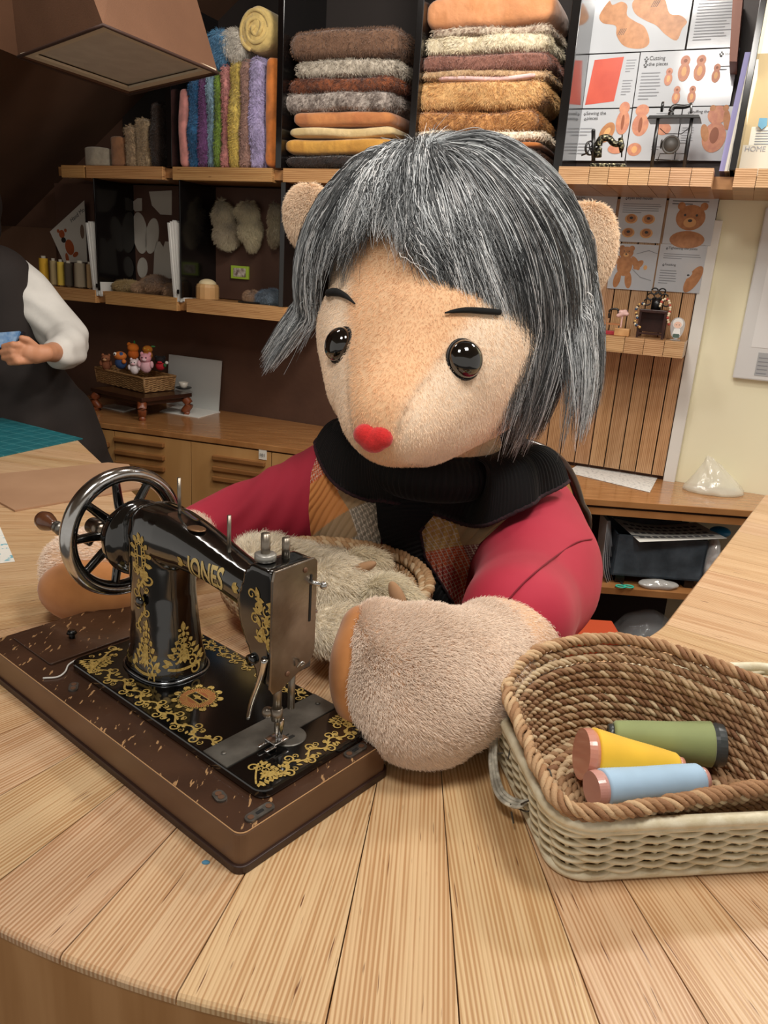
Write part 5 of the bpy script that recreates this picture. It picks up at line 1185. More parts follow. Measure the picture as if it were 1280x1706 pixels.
def d_cut(put, disc, lines, title, H):
    title('Cutting', .10, H-.08, .055); title('the pieces', .10, H-.135, .05); lines(.04, H-.2, .22, 9, .032)
    for cx, cy, s_ in ((.33, .30, 1.0), (.48, .38, 1.45), (.64, .38, 1.45), (.81, .32, 1.05), (.44, .12, 1.0), (.60, .12, 1.0)): disc(cx, cy-.035*s_, .042*s_, .062*s_, M_PINKB); disc(cx, cy+.04*s_, .034*s_, .036*s_, M_PINKB); disc(cx, cy-.03*s_, .018*s_, .032*s_, M_BEARL); disc(cx, cy+.04*s_, .013*s_, .012*s_, M_BEARD)
    title('Sewing', .86, H-.06, .035); lines(.84, H-.16, .14, 2, .03)
def d_sew(put, disc, lines, title, H):
    title('Sewing the', .12, H-.10, .09); title('pieces', .14, H-.19, .09); lines(.04, H-.34, .3, 3, .06); lines(.04, H-.62, .3, 4, .06); disc(.58, .52, .13, .2, M_BEAR, -.5); disc(.58, .52, .05, .1, M_BEARL, -.5); disc(.86, .7, .13, .22, M_PINKB); disc(.86, .96, .1, .11, M_PINKB); disc(.86, .7, .03, .14, M_BEARD); disc(.80, .22, .16, .09, M_PINKB)
def d_sew2(put, disc, lines, title, H):
    disc(.2, .7, .17, .22, M_PINKB); disc(.2, .98, .14, .12, M_PINKB); disc(.2, .7, .04, .15, M_BEARD); disc(.68, .62, .16, .12, M_PINKB); disc(.15, .22, .15, .13, M_PINKB); disc(.15, .22, .06, .07, M_BEARL); lines(.5, H-.1, .3, 2, .05); lines(.5, .28, .3, 2, .05)
def d_joint(put, disc, lines, title, H):
    title('Stuffing the', .16, H-.12, .085); title('pieces', .16, H-.22, .085); lines(.05, H-.4, .25, 7, .05); disc(.72, .46, .24, .3, M_PINKB); disc(.72, .9, .2, .18, M_PINKB); disc(.52, .55, .08, .18, M_BEAR, .3); disc(.92, .8, .07, .2, M_BEAR, .2); disc(.72, .5, .09, .16, M_BEARD); disc(.6, 1.03, .06, .06, M_BEAR); disc(.86, 1.03, .06, .06, M_BEAR)
D = .10
sheet(986, -34, 1150, 86, D, 'top laminated sheet with two large tan pattern pieces', d_pat)
sheet(1154, -36, 1232, 80, D, 'glossy white laminated sheet of text in the top right of the display bay', lambda p, dc, l, t, H: (l(.1, H-.1, .8, 20, .06),))
sheet(977, 92, 1060, 180, D, 'laminated sheet with one big red rectangle', d_red)
sheet(1062, 88, 1224, 177, D, 'wide laminated sheet headed Cutting the pieces', d_cut)
sheet(963, 183, 1047, 268, D, 'laminated sheet headed Sewing the pieces, behind the ornate toy machine', d_sew)
sheet(1049, 181, 1130, 268, D, 'laminated sheet of brown bear pieces behind the left of the toy treadle table', d_sew2)
sheet(1132, 179, 1214, 268, D, 'laminated sheet with a half made bear, right of the toy treadle table', d_joint)
# dark board behind the sheets and the thin sheet column reflected at its left
obj('display_backing', wbox(ss(950, 200, .06), ss(1232, 200, .06), .05, .085, zVt+.001, 2.5), mat('dark_backing', '#2b1a14', rough=.5), None, smooth=False, label='dark brown backing board behind the laminated sheets', cat='board')
# plank panel, five more sheets
pz0, pz1 = zs(1110, 792, .0), zUb+.0
s_l = ss(880, 600, .0); seams = [ss(x, 700, .02) for x in (916, 941, 966.5, 992, 1018, 1045, 1072.5, 1101)]
pq = []; cs_ = [s_l]+seams+[s_tr-.019]
for a, b in zip(cs_[:-1], cs_[1:]): pq.append(plank_box(wp((a+b)/2, .010, (pz0+pz1)/2), (b-a-.004, .018, pz1-pz0), [WU, WN, (0, 0, 1)], 0, 2))
planked('wall_panel', pq, M_PLANK, None, seed=14, amt=.16, kind='structure')
obj('wall_panel_backing', wbox(s_l, s_tr-.019, -.001, .002, pz0, pz1), mat('seam_black', '#100a07', rough=.9), smooth=False, kind='structure')
def d_s1(put, disc, lines, title, H): title('Lips', .14, H-.12, .09); lines(.06, H-.22, .8, 2, .05); disc(.78, .38, .3, .34, M_BEAR, .3); disc(.86, .2, .16, .14, M_PINKB); disc(.7, .62, .03, .03, M_BEARD)
def d_s2(put, disc, lines, title, H):
    title('Eyes and mouth', .16, H-.11, .085); lines(.08, H-.2, .84, 5, .045)
    for cx, cy in ((.3, .5), (.68, .5), (.28, .2), (.68, .2)): disc(cx, cy, .14, .105, M_BEARL); disc(cx, cy+.01, .1, .085, M_BEAR); disc(cx, cy+.02, .04, .03, M_INK)
def d_s3(put, disc, lines, title, H):
    lines(.08, H-.12, .84, 2, .055, M_INK); disc(.5, .1, .36, .18, M_BEAR); disc(.28, .78, .08, .08, M_BEAR); disc(.74, .78, .08, .08, M_BEAR); disc(.5, .55, .3, .26, M_BEAR); disc(.5, .45, .13, .1, M_BEARL); disc(.5, .49, .045, .03, M_INK); disc(.38, .6, .025, .025, M_INK); disc(.62, .6, .025, .025, M_INK); put([(.2, .0), (.8, .0), (.86, .12), (.14, .12)], M_BEAR)
def d_s4(put, disc, lines, title, H): bearfig(disc, .32, .52, 1.55); disc(.62, .55, .07, .13, M_BEAR, -.8); disc(.78, .5, .04, .05, M_BEARL); put([(.55, .78), (.8, .86), (1.0, .8), (1.0, .81), (.8, .875), (.55, .79)], M_INKL); put([(.5, .45), (.7, .28), (.95, .22), (.95, .23), (.7, .295), (.5, .46)], M_INKL)
def d_s5(put, disc, lines, title, H):
    title('Tightening the joints', .18, H-.1, .075); lines(.1, H-.2, .8, 3, .045); title('Finishing', .16, H-.46, .07); lines(.08, H-.56, .4, 6, .055); disc(.82, .3, .13, .32, M_BEAR, -.45); disc(.7, .38, .1, .05, M_SHEET, .8); disc(.7, .38, .03, .02, M_INK)
D = .0225
for a in ((951, 322, 1025, 402, 'bear sheet on the plank panel, behind the doll\'s ear', d_s1), (1030, 323, 1106, 404, 'plank panel sheet showing four small bear muzzles', d_s2), (1110, 324, 1192, 408, 'plank panel sheet with a large seated bear', d_s3), (1017, 405, 1093, 483, 'plank panel sheet with an orange bear and a thread', d_s4), (1095, 406, 1173, 487, 'plank panel sheet headed Tightening the joints', d_s5)):
    sheet(a[0], a[1], a[2], a[3], D, a[4], a[5], group='bear instruction sheets on the plank panel')
# small ledge
SL = .18; zSt, zSb = zs(1060, 563, SL), zs(1060, 590, SL)
sh2 = empty('small_ledge', wp(ss(1060, 575, .1), .1, zSb), label='small rounded plank ledge on the plank panel carrying toy figures', cat='shelf')
wshelf('ledge_planks', ss(925, 575, SL), ss(1141, 575, SL), .02, SL, zSb, zSt, M_PLANK, sh2, [ss(q, 575, SL) for q in (944, 976, 1007, 1040, 1073, 1107)], seed=31)
# ------------------------------------------------------------ small things on the shelves
def wq(x, y, d): return PL(x, y, W0+WN*d, WN)
M_BLK = mat('black_paint', '#0c0b0b', '#1b1918', sc=60, rough=.3); M_ANT = mat('antique_silver_black', '#17150f', '#8a8468', sc=160, rough=.3, metal=.7, lo=.5, hi=.6)
# ornate toy machine
k = .30; z0 = zVt+.001
def px2(x, y, d=k): return wq(x, y, d)
t = empty('toy_sewing_machine', [*px2(1013, 274)[:2], z0], label='ornate black and silver miniature sewing machine with a side wheel', cat='miniature sewing machine')
obj('base', prism([(ss(983, 272, k), 0), (ss(1046, 272, k), 0), (ss(1044, 272, k), .014), (ss(986, 272, k), .014)], wp(0, k-.02, z0), WU, (0, 0, 1), WN, .045), M_ANT, t, smooth=False, bev=.003)
arm = [px2(996, 262), px2(998, 240), px2(1003, 231), px2(1014, 230), px2(1022, 238), px2(1030, 240), px2(1036, 234)]
obj('arm', tube(smooth_path(arm, 40), np.linspace(.012, .007, 42)[:len(smooth_path(arm, 40))], 12), M_ANT, t)
obj('head', join(tube([px2(1034, 230), px2(1036, 244), px2(1035, 254)], [.007, .009, .004], 10), cyl(px2(1037, 224), px2(1036, 262), .002)), M_ANT, t)
obj('wheel', join(lathe([(.017, 0), (.021, .002), (.021, .006), (.017, .008)], px2(982, 247), WU*.8+WN*.6, 28, ring=True), cyl(px2(982, 247)-WU*.0, px2(982, 247)+WU*.008, .005), *[cyl(px2(982, 247)+(WU*.8+WN*.6)/1*.004, px2(982, 247)+(WU*.8+WN*.6)*.004+(np.cross(WU*.8+WN*.6, [0, 0, 1.])*math.cos(a)+np.array([0, 0, 1])*math.sin(a))*.018, .0016) for a in np.arange(6)*PI/3]), M_BLK, t)
obj('crank', cyl(px2(981, 254), px2(969, 259), .0025), M_BLK, t)
obj('post', join(cyl(px2(989, 268), px2(989, 219), .006), ell(px2(989, 218), .006)), M_BLK, t)
# toy treadle machine
d = .24
t = empty('toy_treadle_table', [*px2(1125, 274, d)[:2], z0], label='miniature black treadle table with thin iron legs', cat='miniature table')
T0, T1, zt_ = ss(1080, 205, d), ss(1168, 205, d), zs(1124, 199, d)
obj('table_top', prism([(T0, 0), (T1, 0), (T1-.006, .009), (T0+.006, .009)], wp(0, d-.05, zt_-.004), WU, (0, 0, 1), WN, .09), M_BLK, t, smooth=False, bev=.0015)
for dd in (d-.04, d+.03):
    for xa, xb in ((1096, 1087), (1152, 1141)):
        p = wq(xa, 203, dd); q = wq(xb, 274, dd); p = np.array([*p[:2], zt_-.003]); q = np.array([*q[:2], z0]); obj('leg', tube([p, p*.5+q*.5, q], [.0045, .0065, .005], 8), M_BLK, t)
pc = px2(1118, 241, d); obj('treadle_wheel', join(lathe([(.020, -.0015), (.026, -.0015), (.026, .0015), (.020, .0015)], pc, WN, 30, ring=True), lathe([(0, -.002), (.021, -.002), (.021, .001), (0, .001)], pc, WN, 30)), mat('grey_iron', '#45413d', rough=.5), t)
obj('belt_wheel', lathe([(.010, 0), (.014, .002), (.010, .004)], px2(1101, 240, d), WU, 24, ring=True), M_BLK, t)
obj('brace', tube([px2(1100, 214, d), px2(1110, 223, d), px2(1136, 223, d), px2(1150, 212, d)], .0012, 6), M_BLK, t)
obj('brace', tube([px2(1095, 270, d), px2(1100, 256, d), px2(1140, 256, d), px2(1146, 270, d)], .0014, 6), M_BLK, t)
obj('treadle_bar', cyl(px2(1092, 266, d), px2(1148, 268, d), .0018), M_BLK, t)
t = empty('toy_sewing_machine', [*px2(1125, 200, d)[:2], zt_+.005], label='plain black miniature sewing machine on the treadle table', cat='miniature sewing machine')
obj('base', wbox(ss(1108, 196, d), ss(1156, 196, d), d-.015, d+.015, zt_+.0055, zt_+.010), M_BLK, t, smooth=False)
ar = smooth_path([px2(1118, 196, d), px2(1119, 184, d), px2(1124, 178, d), px2(1140, 178, d), px2(1150, 176, d)], 30)
obj('arm', tube(ar, np.interp(np.linspace(0, 1, len(ar)), [0, .4, 1], [.009, .0075, .005]), 12), M_BLK, t)
obj('head', cyl(px2(1152, 171, d), px2(1152, 189, d), .0035, .0035), mat('toy_nickel', '#8a8a88', rough=.3, metal=.9), t)
obj('wheel', lathe([(.010, -.003), (.014, -.003), (.014, .003), (.010, .003), (0, .002)], px2(1104, 178, d), WU, 26), M_BLK, t)
# books at the right of the display bay
for i, (x0, x1, y0, y1, d1, c, lb) in enumerate([(1203, 1212, 88, 284, .30, '#8f8bb8', 'lavender spined folder leaning beside the display bay'), (1212, 1217, 96, 286, .30, '#E4E0D4', 'first thin white booklet right of the lavender folder'), (1217.5, 1222, 100, 286, .30, '#D9D4C6', 'second thin white booklet right of the lavender folder'), (1222.5, 1227, 100, 286, .30, '#E9E5DA', 'third thin white booklet next to the dark board')]):
    z1 = zs((x0+x1)/2+10, y0, d1); s0, s1 = ss(x0-2, 270, d1), ss(x1-2, 270, d1)
    tag(obj('booklet', prism([(s0, zVt), (s1, zVt), (s1+.012, z1), (s0+.012, z1)], wp(0, .07, 0), WU, (0, 0, 1), WN, d1-.07), mat('booklet_'+c, c, rough=.6), None, smooth=False), lb, 'booklet', 'upright booklets beside the display bay')
tag(obj('brown_board', prism([(ss(1215, 96, .29), zs(1215, 96, .29)), (ss(1228, 96, .29), zs(1228, 96, .29)), (ss(1240, -30, .29), zs(1240, -30, .29)), (ss(1222, -30, .29), zs(1222, -30, .29))], wp(0, .1, 0), WU, (0, 0, 1), WN, .15), mat('reddish_brown_board', '#7a4a38', rough=.5), None, smooth=False), 'reddish brown board standing above the booklets', 'board')
s0 = ss(1244, 200, .2); tag(obj('cream_board', wbox(s0, s0+.30, .08, .09, zVt, zs(1260, 72, .2)), mat('cream_board', '#B7A37C', '#a8946c', sc=5, rough=.6), None, smooth=False), 'beige board standing on the ledge at the right edge', 'board')
s0 = ss(1238, 240, .26); o = tag(obj('leaflet', wbox(s0, s0+.16, .20, .204, zVt, zs(1250, 236, .26)), mat('leaflet_grey', '#B9B4A6', rough=.6), None, smooth=False), 'grey leaflet reading HOME standing on the ledge', 'leaflet')
text('heading', 'HOME', .020, wp(s0+.006, .2045, zs(1250, 247, .26)), WU, (0, 0, 1), M_INKL, o, .0002)
s0 = ss(1242, 215, .24); o = MB(); o.add(wbox(s0+.015, s0+.2, .17, .174, zVt, zs(1260, 206, .22)), mat('leaflet_pale', '#CFCBBE', rough=.6))
for k_ in range(6): o.add(wbox(s0+.03, s0+.12, .1745, .1748, zs(1260, 212+k_*4.5, .22)-.0025, zs(1260, 212+k_*4.5, .22)), M_INKL)
o = o.build('leaflet', None); tag(o, 'pale printed leaflet with a blue clip behind the grey leaflet', 'leaflet')
obj('blue_clip', prism([(0, .0), (.022, 0), (.024, -.02), (.012, -.03), (0, -.02)], wp(ss(1266, 192, .22), .175, zs(1266, 192, .22)), WU, (0, 0, 1), WN, .004), mat('blue_clip', '#5f93ae', rough=.4), o, smooth=False)
# ---- small ledge figures
zz_ = zSt+.0008; dl = .12
def lp_(x, y, d_=dl): return wq(x, y, d_)
t = empty('toy_sewing_machine', [*lp_(1018, 550)[:2], zz_], label='tiny black sewing machine with a red base on the small ledge', cat='miniature sewing machine')
obj('base', wbox(ss(1004, 548, dl), ss(1028, 548, dl), dl-.02, dl+.02, zz_, zz_+.012), mat('toy_red', '#A32A35', rough=.4), t, smooth=False, bev=.001)
obj('table', wbox(ss(1008, 540, dl), ss(1034, 540, dl), dl-.018, dl+.018, zz_+.032, zz_+.037), mat('toy_wood', '#A86f45', rough=.5), t, smooth=False)
for x in (1009, 1032):
    for dd in (-.014, .014): obj('leg', cyl([*lp_(x, 540, dl+dd)[:2], zz_], [*lp_(x, 540, dl+dd)[:2], zz_+.033], .002), M_BLK, t)
obj('arm', tube(smooth_path([lp_(1015, 530), lp_(1016, 518), lp_(1022, 515), lp_(1030, 516), lp_(1031, 524)], 20), .0035, 8), M_BLK, t)
t = empty('wooden_trinket_box', [*lp_(1036, 552)[:2], zz_], label='small slatted wooden box on the small ledge', cat='box')
obj('box_body', wbox(ss(1025, 550, .15), ss(1050, 550, .15), .13, .165, zz_, zz_+.024), mat('toy_pine', '#C99A66', '#b58450', sc=40, rough=.5), t, smooth=False, bev=.002)
rs = lp_(1038, 523, .13); t = tag(obj('rose_trinket', fuse([ell(rs+WU*.012*math.cos(a)*r_+np.array([0, 0, .008*math.sin(a*1.7)*r_]), (.009, .008, .007)) for r_ in (0, .6, 1) for a in np.arange(6)*PI/3]+[cyl([*rs[:2], zz_+.0235], rs, .003)], vox=.0022, smooth=2), mat('pale_pink_trinket', '#DDB5AE', rough=.5)), 'pale pink rose shaped trinket above the slatted box', 'trinket')
t = empty('doll_chair', [*lp_(1086, 555)[:2], zz_], label='dark carved miniature chair draped with bead strings', cat='miniature chair')
M_DKW = mat('dark_carved_wood', '#3a2019', '#2a1510', sc=40, rough=.35)
c0, c1 = ss(1066, 530, dl), ss(1112, 530, dl); zc_ = zs(1090, 518, dl)
obj('seat_box', wbox(c0, c1, dl-.035, dl+.035, zc_-.006, zc_+.004), M_DKW, t, smooth=False, bev=.0015)
for s_ in (c0+.004, c1-.004):
    for dd in (dl-.03, dl+.03): obj('leg', box(wp(s_, dd, (zz_+zc_-.006)/2), (.007, .007, zc_-.006-zz_), [WU, WN, (0, 0, 1)]), M_DKW, t, smooth=False)
obj('panel', wbox(c0, c1, dl-.02, dl-.014, zz_+.018, zc_-.004), M_DKW, t, smooth=False)
obj('rail', wbox(c0, c1, dl+.028, dl+.034, zz_+.012, zz_+.018), M_DKW, t, smooth=False)
M_BACK = M_BLK
hoops = [tube([wp((c0+c1)/2+u_+.011*math.cos(a), dl-.03, zc_+h_+.010*math.sin(a)) for a in np.arange(14)*2*PI/14], .0026, 6, True) for u_, h_ in ((-.022, .045), (0, .05), (.022, .045), (-.03, .026), (.03, .026), (-.012, .062), (.012, .062), (0, .03))]
obj('carved_back', join(*hoops, wbox((c0+c1)/2-.016, (c0+c1)/2+.016, dl-.033, dl-.027, zc_, zc_+.04)), M_BACK, t)
def beads(label, P, r, cols, n):
    P, L = reseq(smooth_path(P, 60), n, False); B = MB()
    for i, p in enumerate(P): B.add(ell(p, r*(.85+.3*((i*7) % 5)/5), seg=10, rings=7), mat('bead_'+cols[i % len(cols)], cols[i % len(cols)], rough=.25, coat=.4))
    return B.build('bead_string', None, smooth=True, label=label, cat='bead string')
beads('string of cream beads over the right arm of the miniature chair', [lp_(1100, 510, dl+.03), lp_(1105, 500, dl+.02), lp_(1114, 500, dl+.02), lp_(1117, 515, dl+.02), lp_(1113, 530, dl+.036), lp_(1115, 540, dl+.03)], .0046, ['#E6D3B4', '#E0CBA6', '#B5483a'], 18)
beads('string of dark and coloured beads over the left arm of the miniature chair', [lp_(1076, 508, dl+.03), lp_(1068, 506, dl+.02), lp_(1060, 516, dl+.02), lp_(1062, 530, dl+.03), lp_(1057, 538, dl+.035), lp_(1066, 545, dl+.04)], .0046, ['#2a1a12', '#D8C8A8', '#26435e', '#7a4428', '#C9A25f'], 20)
# acrylic standee
t = empty('acrylic_standee', [*lp_(1127, 556, .13)[:2], zz_], label='clear acrylic standee of a white-haired child in green shorts', cat='figurine')
q0 = wp(ss(1130, 540, .13), .13, zz_)
def st(P, off, th, m): return prism([(a*.0015, b*.0015) for a, b in P], q0+WN*off, WU, (0, 0, 1), WN, th), m
B = MB(); tt2 = np.arange(24)*2*PI/24
B.add(*st([(15*math.cos(a), 33+16*math.sin(a)*(1 if math.sin(a) > 0 else 1.9)) for a in tt2], 0, .002, mat('clear_acrylic', '#cfd6da', rough=.05, alpha=.45)))
obj_ = B.build('acrylic_plate', t)
B = MB(); B.add(*st([(11*math.cos(a), 36+11*math.sin(a)) for a in tt2], .0022, .0004, mat('print_white', '#E6E4E0', rough=.4))); B.add(*st([(8*math.cos(a), 33+7*math.sin(a)) for a in tt2], .0027, .0003, mat('print_skin', '#EBC4AE', rough=.4)))
B.add(*st([(-8, 12), (8, 12), (6, 25), (-6, 25)], .0022, .0004, mat('print_shirt', '#E9E9E6', rough=.4))); B.add(*st([(-7, 6), (7, 6), (6, 14), (-6, 14)], .0027, .0003, mat('print_green', '#4e6258', rough=.4)))
for u_ in (-3, 3): B.add(*st([(u_+.8*math.cos(a), 33+1.1*math.sin(a)) for a in tt2], .0031, .0002, M_INK))
B.build('printed_figure', t); obj('stand', lathe([(0, 0), (.016, 0), (.016, .003), (0, .003)], q0, (0, 0, 1), 24), mat('clear_acrylic', '#cfd6da'), t)
# ---- right wall fittings
s0, s1 = ss(1246, 500, .02), ss(1246, 500, .02)+.34; zb_, zt_ = zs(1262, 634, .02), zs(1290, 345, .02)
t = empty('wall_notice_frame', wp(s0+.1, .01, zb_), label='white framed notice panel hanging on the cream wall at the right edge', cat='notice frame')
obj('frame', wbox(s0, s1, .001, .022, zb_, zt_), mat('white_plastic', '#D8D8D6', rough=.35), t, smooth=False, bev=.005)
s2_ = ss(1262, 600, .03); B = MB(); B.add(wbox(s2_, s1-.02, .022, .0235, zs(1270, 627, .03), zs(1270, 588, .03)), mat('grey_print', '#A9ABAC', rough=.5))
for k_ in range(5): B.add(wbox(s2_+.004, s2_+.035, .0236, .024, zs(1270, 596+k_*6.5, .03)-.003, zs(1270, 596+k_*6.5, .03)), M_INKL)
B.build('printed_label', t); obj('inner_panel', wbox(ss(1268, 500, .03), s1-.02, .022, .0235, zs(1272, 580, .03), zt_-.02), mat('frame_inner', '#E4E4E2', rough=.3), t, smooth=False)
# ---- lower left bays
d = .27; zf = zLt+.001
G = 'thread cones on the lower left shelf'
for i, (x, r, y0, y1, c, lb) in enumerate([(75, 9, 428, 474, '#D8A62C', 'golden yellow thread cone with a pale tip, leftmost on the low shelf'), (91, 7, 432, 476, '#A8946a', 'olive beige thread cone between the two yellow ones'), (103, 7, 434, 478, '#D9B94A', 'lemon yellow thread cone on the low shelf'), (116, 8, 436, 480, '#4e4438', 'dark brown thread cone on the low shelf'), (135, 11, 436, 484, '#8c7e68', 'wide greyish beige thread cone on the low shelf'), (151, 6, 438, 486, '#A0835c', 'narrow tan thread cone beside the white sheets')]):
    p = wq(x, y1, d); rr = r/1280*2.9*1.02; z1_ = zs(x, y0, d); rt = empty('thread_spool', [*p[:2], zf], label=lb, cat='thread cone', group=G)
    n = 30; L_ = z1_-zf; obj('thread', lathe([(0, .004)]+[(rr*(1-.12*q)+.0004*(j % 2), .004+(L_-.010)*q) for j, q in enumerate(np.linspace(0, 1, n))]+[(0, L_-.006)], [*p[:2], zf], (0, 0, 1), 28), mat('spool_'+c, c, rough=.8), rt)
    obj('core', cyl([*p[:2], zf], [*p[:2], zf+L_+.004], rr*.45), mat('spool_core', '#C9C0AE', rough=.4), rt)
# craft poster with a knitted bear, leaning in the first bay
B = MB(); d = .10
pp = [ws(x, y, d) for x, y in ((84, 386), (141, 334), (146, 437), (107, 437))]; B.add(prism(pp, wp(0, d, 0), WU, (0, 0, 1), WN, .003), mat('poster_white', '#BDB8AE', rough=.5))
def pc_(x, y, rx, ry, m, k_=0, rot=0):
    s_, z_ = ws(x, y, d); a = np.arange(20)*2*PI/20; X = rx*np.cos(a); Y = ry*np.sin(a); c_, n_ = math.cos(rot), math.sin(rot)
    B.add(prism(np.stack([s_+X*c_-Y*n_, z_+X*n_+Y*c_], 1), wp(0, d+.0032+k_*.0002, 0), WU, (0, 0, 1), WN, .0002), m)
M_KN = mat('print_rust', '#9a4a22', rough=.6)
pc_(104, 390, .017, .018, M_KN, 0); pc_(98, 385, .008, .008, M_KN, 1); pc_(110, 384, .008, .008, M_KN, 1); pc_(117, 412, .026, .034, M_KN, 0, .3); pc_(127, 424, .018, .01, M_KN, 1, .5); pc_(113, 430, .010, .022, M_KN, 1, .2); pc_(107, 400, .014, .012, mat('print_black', '#17120f', rough=.6), 2); pc_(138, 386, .012, .03, mat('print_taupe', '#6b5546', rough=.6), 1)
o = B.build('craft_poster', None); tag(o, 'white craft poster with a rust coloured knitted bear behind the thread cones', 'poster')
a_, b_ = wq(119, 371, d+.0036), wq(146, 347, d+.0036); text('heading', 'Hand Mo', .026, a_, b_-a_, (0, 0, 1), M_INK, o, .0002)
# bundles of white sheets hanging against the dividers
for i, (xt, yt, xb, yb, n_, lb) in enumerate([(152, 368, 164, 494, 4, 'bundle of white sheets clipped to the left divider of the lower shelf'), (290, 367, 299, 504, 5, 'bundle of white sheets clipped to the middle divider of the lower shelf')]):
    d = .29; B = MB()
    for j in range(n_):
        o_ = (j-(n_-1)/2)*3.4; P0, P1 = ws(xt+o_, yt+abs(o_)*.6, d), ws(xb+o_*.7, yb-j*1.5 % 4, d); w_ = .005
        B.add(prism([(P1[0]-w_, P1[1]), (P1[0]+w_, P1[1]), (P0[0]+w_, P0[1]), (P0[0]-w_, P0[1])], wp(0, .04, 0), WU, (0, 0, 1), WN, .26-.003*j), mat('white_card', '#CFCDC8', '#bdbbb5', sc=3, rough=.6))
    o = B.build('sheet_bundle', None); tag(o, lb, 'sheet bundle')
    pz = ws(xb+1, yb-18, d); obj('black_clip', wbox(pz[0]-.004, pz[0]+.004, .30, .304, pz[1]-.008, pz[1]+.008), M_BLK, o, smooth=False)
# white card pattern pieces on the back of the second bay
M_CARD = mat('pattern_card', '#B5AFA4', rough=.7); d = .078
def card(label, pts):
    P = [ws(x, y, d) for x, y in pts]; tag(obj('pattern_piece', prism(P, wp(0, .0705, 0), WU, (0, 0, 1), WN, .003), M_CARD, None, smooth=False), label, 'pattern piece', 'white card pattern pieces pinned in the second bay')
def oval_(cx, cy, rx, ry, rot=0): return [(cx+rx*math.cos(a)*math.cos(rot)-ry*math.sin(a)*math.sin(rot), cy+rx*math.cos(a)*math.sin(rot)+ry*math.sin(a)*math.cos(rot)) for a in np.arange(26)*2*PI/26]
card('long curved card pattern piece, left one of the pair', oval_(232, 388, 12, 35, -.12)); card('long curved card pattern piece, right one of the pair', oval_(252, 393, 11, 30, .12)); card('small oval card pattern piece below the curved pair', oval_(236, 446, 8.5, 17)); card('small round-topped card pattern piece', [(218, 345), (220, 336), (228, 330), (235, 330), (235, 351), (224, 352)])
card('large rounded card pattern piece near the shelf top', [(247, 319), (285, 317), (285, 358), (266, 357), (252, 342)]); card('card pattern piece shaped like trousers', [(254, 464), (256, 420), (259, 403), (265, 402), (271, 412), (274, 402), (283, 403), (288, 464)])
# old photographs on the back of the third bay, green picture frame, wooden pincushion
B = MB(); B.add(wbox(ss(304, 420, .08), ss(329, 420, .08), .071, .078, zs(316, 460, .08), zs(316, 394, .08)), mat('old_photo', '#3c342c', '#6a5c4c', sc=20, rough=.4)); B.add(wbox(ss(305, 420, .08)-.004, ss(305, 420, .08), .071, .080, zs(316, 462, .08), zs(316, 392, .08)), M_BLK)
tag(B.build('old_photograph', None), 'dark old photograph in a thin black frame in the third bay', 'photograph')
tag(obj('old_photograph', wbox(ss(331, 430, .08), ss(352, 430, .08), .071, .076, zs(340, 462, .08), zs(340, 404, .08)), mat('old_photo_warm', '#5a4430', '#8a6a48', sc=25, rough=.4), None, smooth=False), 'warm brown old photograph without a frame in the third bay', 'photograph')
t = empty('picture_frame', wp(ss(399, 453, .08), .075, zs(399, 466, .08)), label='small lime green picture frame on the back of the third bay', cat='picture frame')
a_, b_ = ws(385, 442, .08), ws(414, 466, .08)
obj('frame', wbox(a_[0], b_[0], .071, .082, b_[1], a_[1]), mat('lime_frame', '#9DB83A', rough=.5), t, smooth=False, bev=.002)
obj('picture', wbox(a_[0]+.014, b_[0]-.012, .082, .0835, b_[1]+.009, a_[1]-.009), mat('tiny_picture', '#C9BEB0', '#5a4038', sc=60, rough=.5), t, smooth=False)
p = wq(346, 498, .22); p[2] = zf; rr = 20/1280*2.95
t = empty('pincushion', p, label='round wooden pincushion box with a cream cushion on the lower shelf', cat='pincushion')
obj('wooden_box', lathe([(0, 0), (rr, 0), (rr, .045), (rr*.92, .056), (rr*.8, .058), (0, .058)], p, (0, 0, 1), 14), mat('light_box_wood', '#C29A68', '#b48a58', sc=10, rough=.5), t, smooth=False)
obj('cushion', ell(p+[0, 0, .056], (rr*.78, rr*.78, .022)), mat('cream_cushion', '#CDBb94', rough=.9), t)
# hanging fur pieces in the third bay
def furthing(name, label, cat_, blobs, cols_, n, L_, rad, seed, group=None, comb=(0, 0, -1)):
    sh = fuse(blobs, vox=.008, smooth=3); V = np.array(sh[0]); c = np.array(hexc(cols_[0])); c2 = np.array(hexc(cols_[1])); f_ = lambda P: c+(c2-c)*np.clip(.5+.8*sn(P, 30, seed), 0, 1)[:, None]
    o = obj(name, sh, M_CFUR, None, colors=f_(V)*.8, label=label, cat=cat_, group=group)
    fur('fur', sh, M_PILE, o, n, L_, lambda P, nn: np.broadcast_to(np.array(comb, float), P.shape)+.7*np.stack([sn(P, 40, 8+k_) for k_ in range(3)], 1), rad=rad, colf=lambda P, g: f_(P)*(.7+.6*g.random((len(P), 1))), outw=V.mean(0), lift=.45, seed=seed, curl=.1); return o
G = 'pale fur pieces hanging in the third bay'
def wl(x, y, d_=.11): return wq(x, y, d_)
furthing('hanging_fur', 'left of the hanging cream fur pieces, rounded at the bottom', 'fur piece', [ell(wl(372, 362), (.04, .02, .05)), ell(wl(378, 392), (.05, .022, .05)), ell(wl(367, 345), (.016, .012, .03))], ('#A3937a', '#cbbf9f'), 7000, .02, .0007, 41, G)
furthing('hanging_fur', 'middle hanging cream fur piece, tapering downwards', 'fur piece', [ell(wl(412, 356), (.042, .02, .045)), ell(wl(417, 385), (.042, .02, .05)), ell(wl(420, 405), (.02, .014, .03))], ('#A8987c', '#c4b795'), 7000, .02, .0007, 42, G)
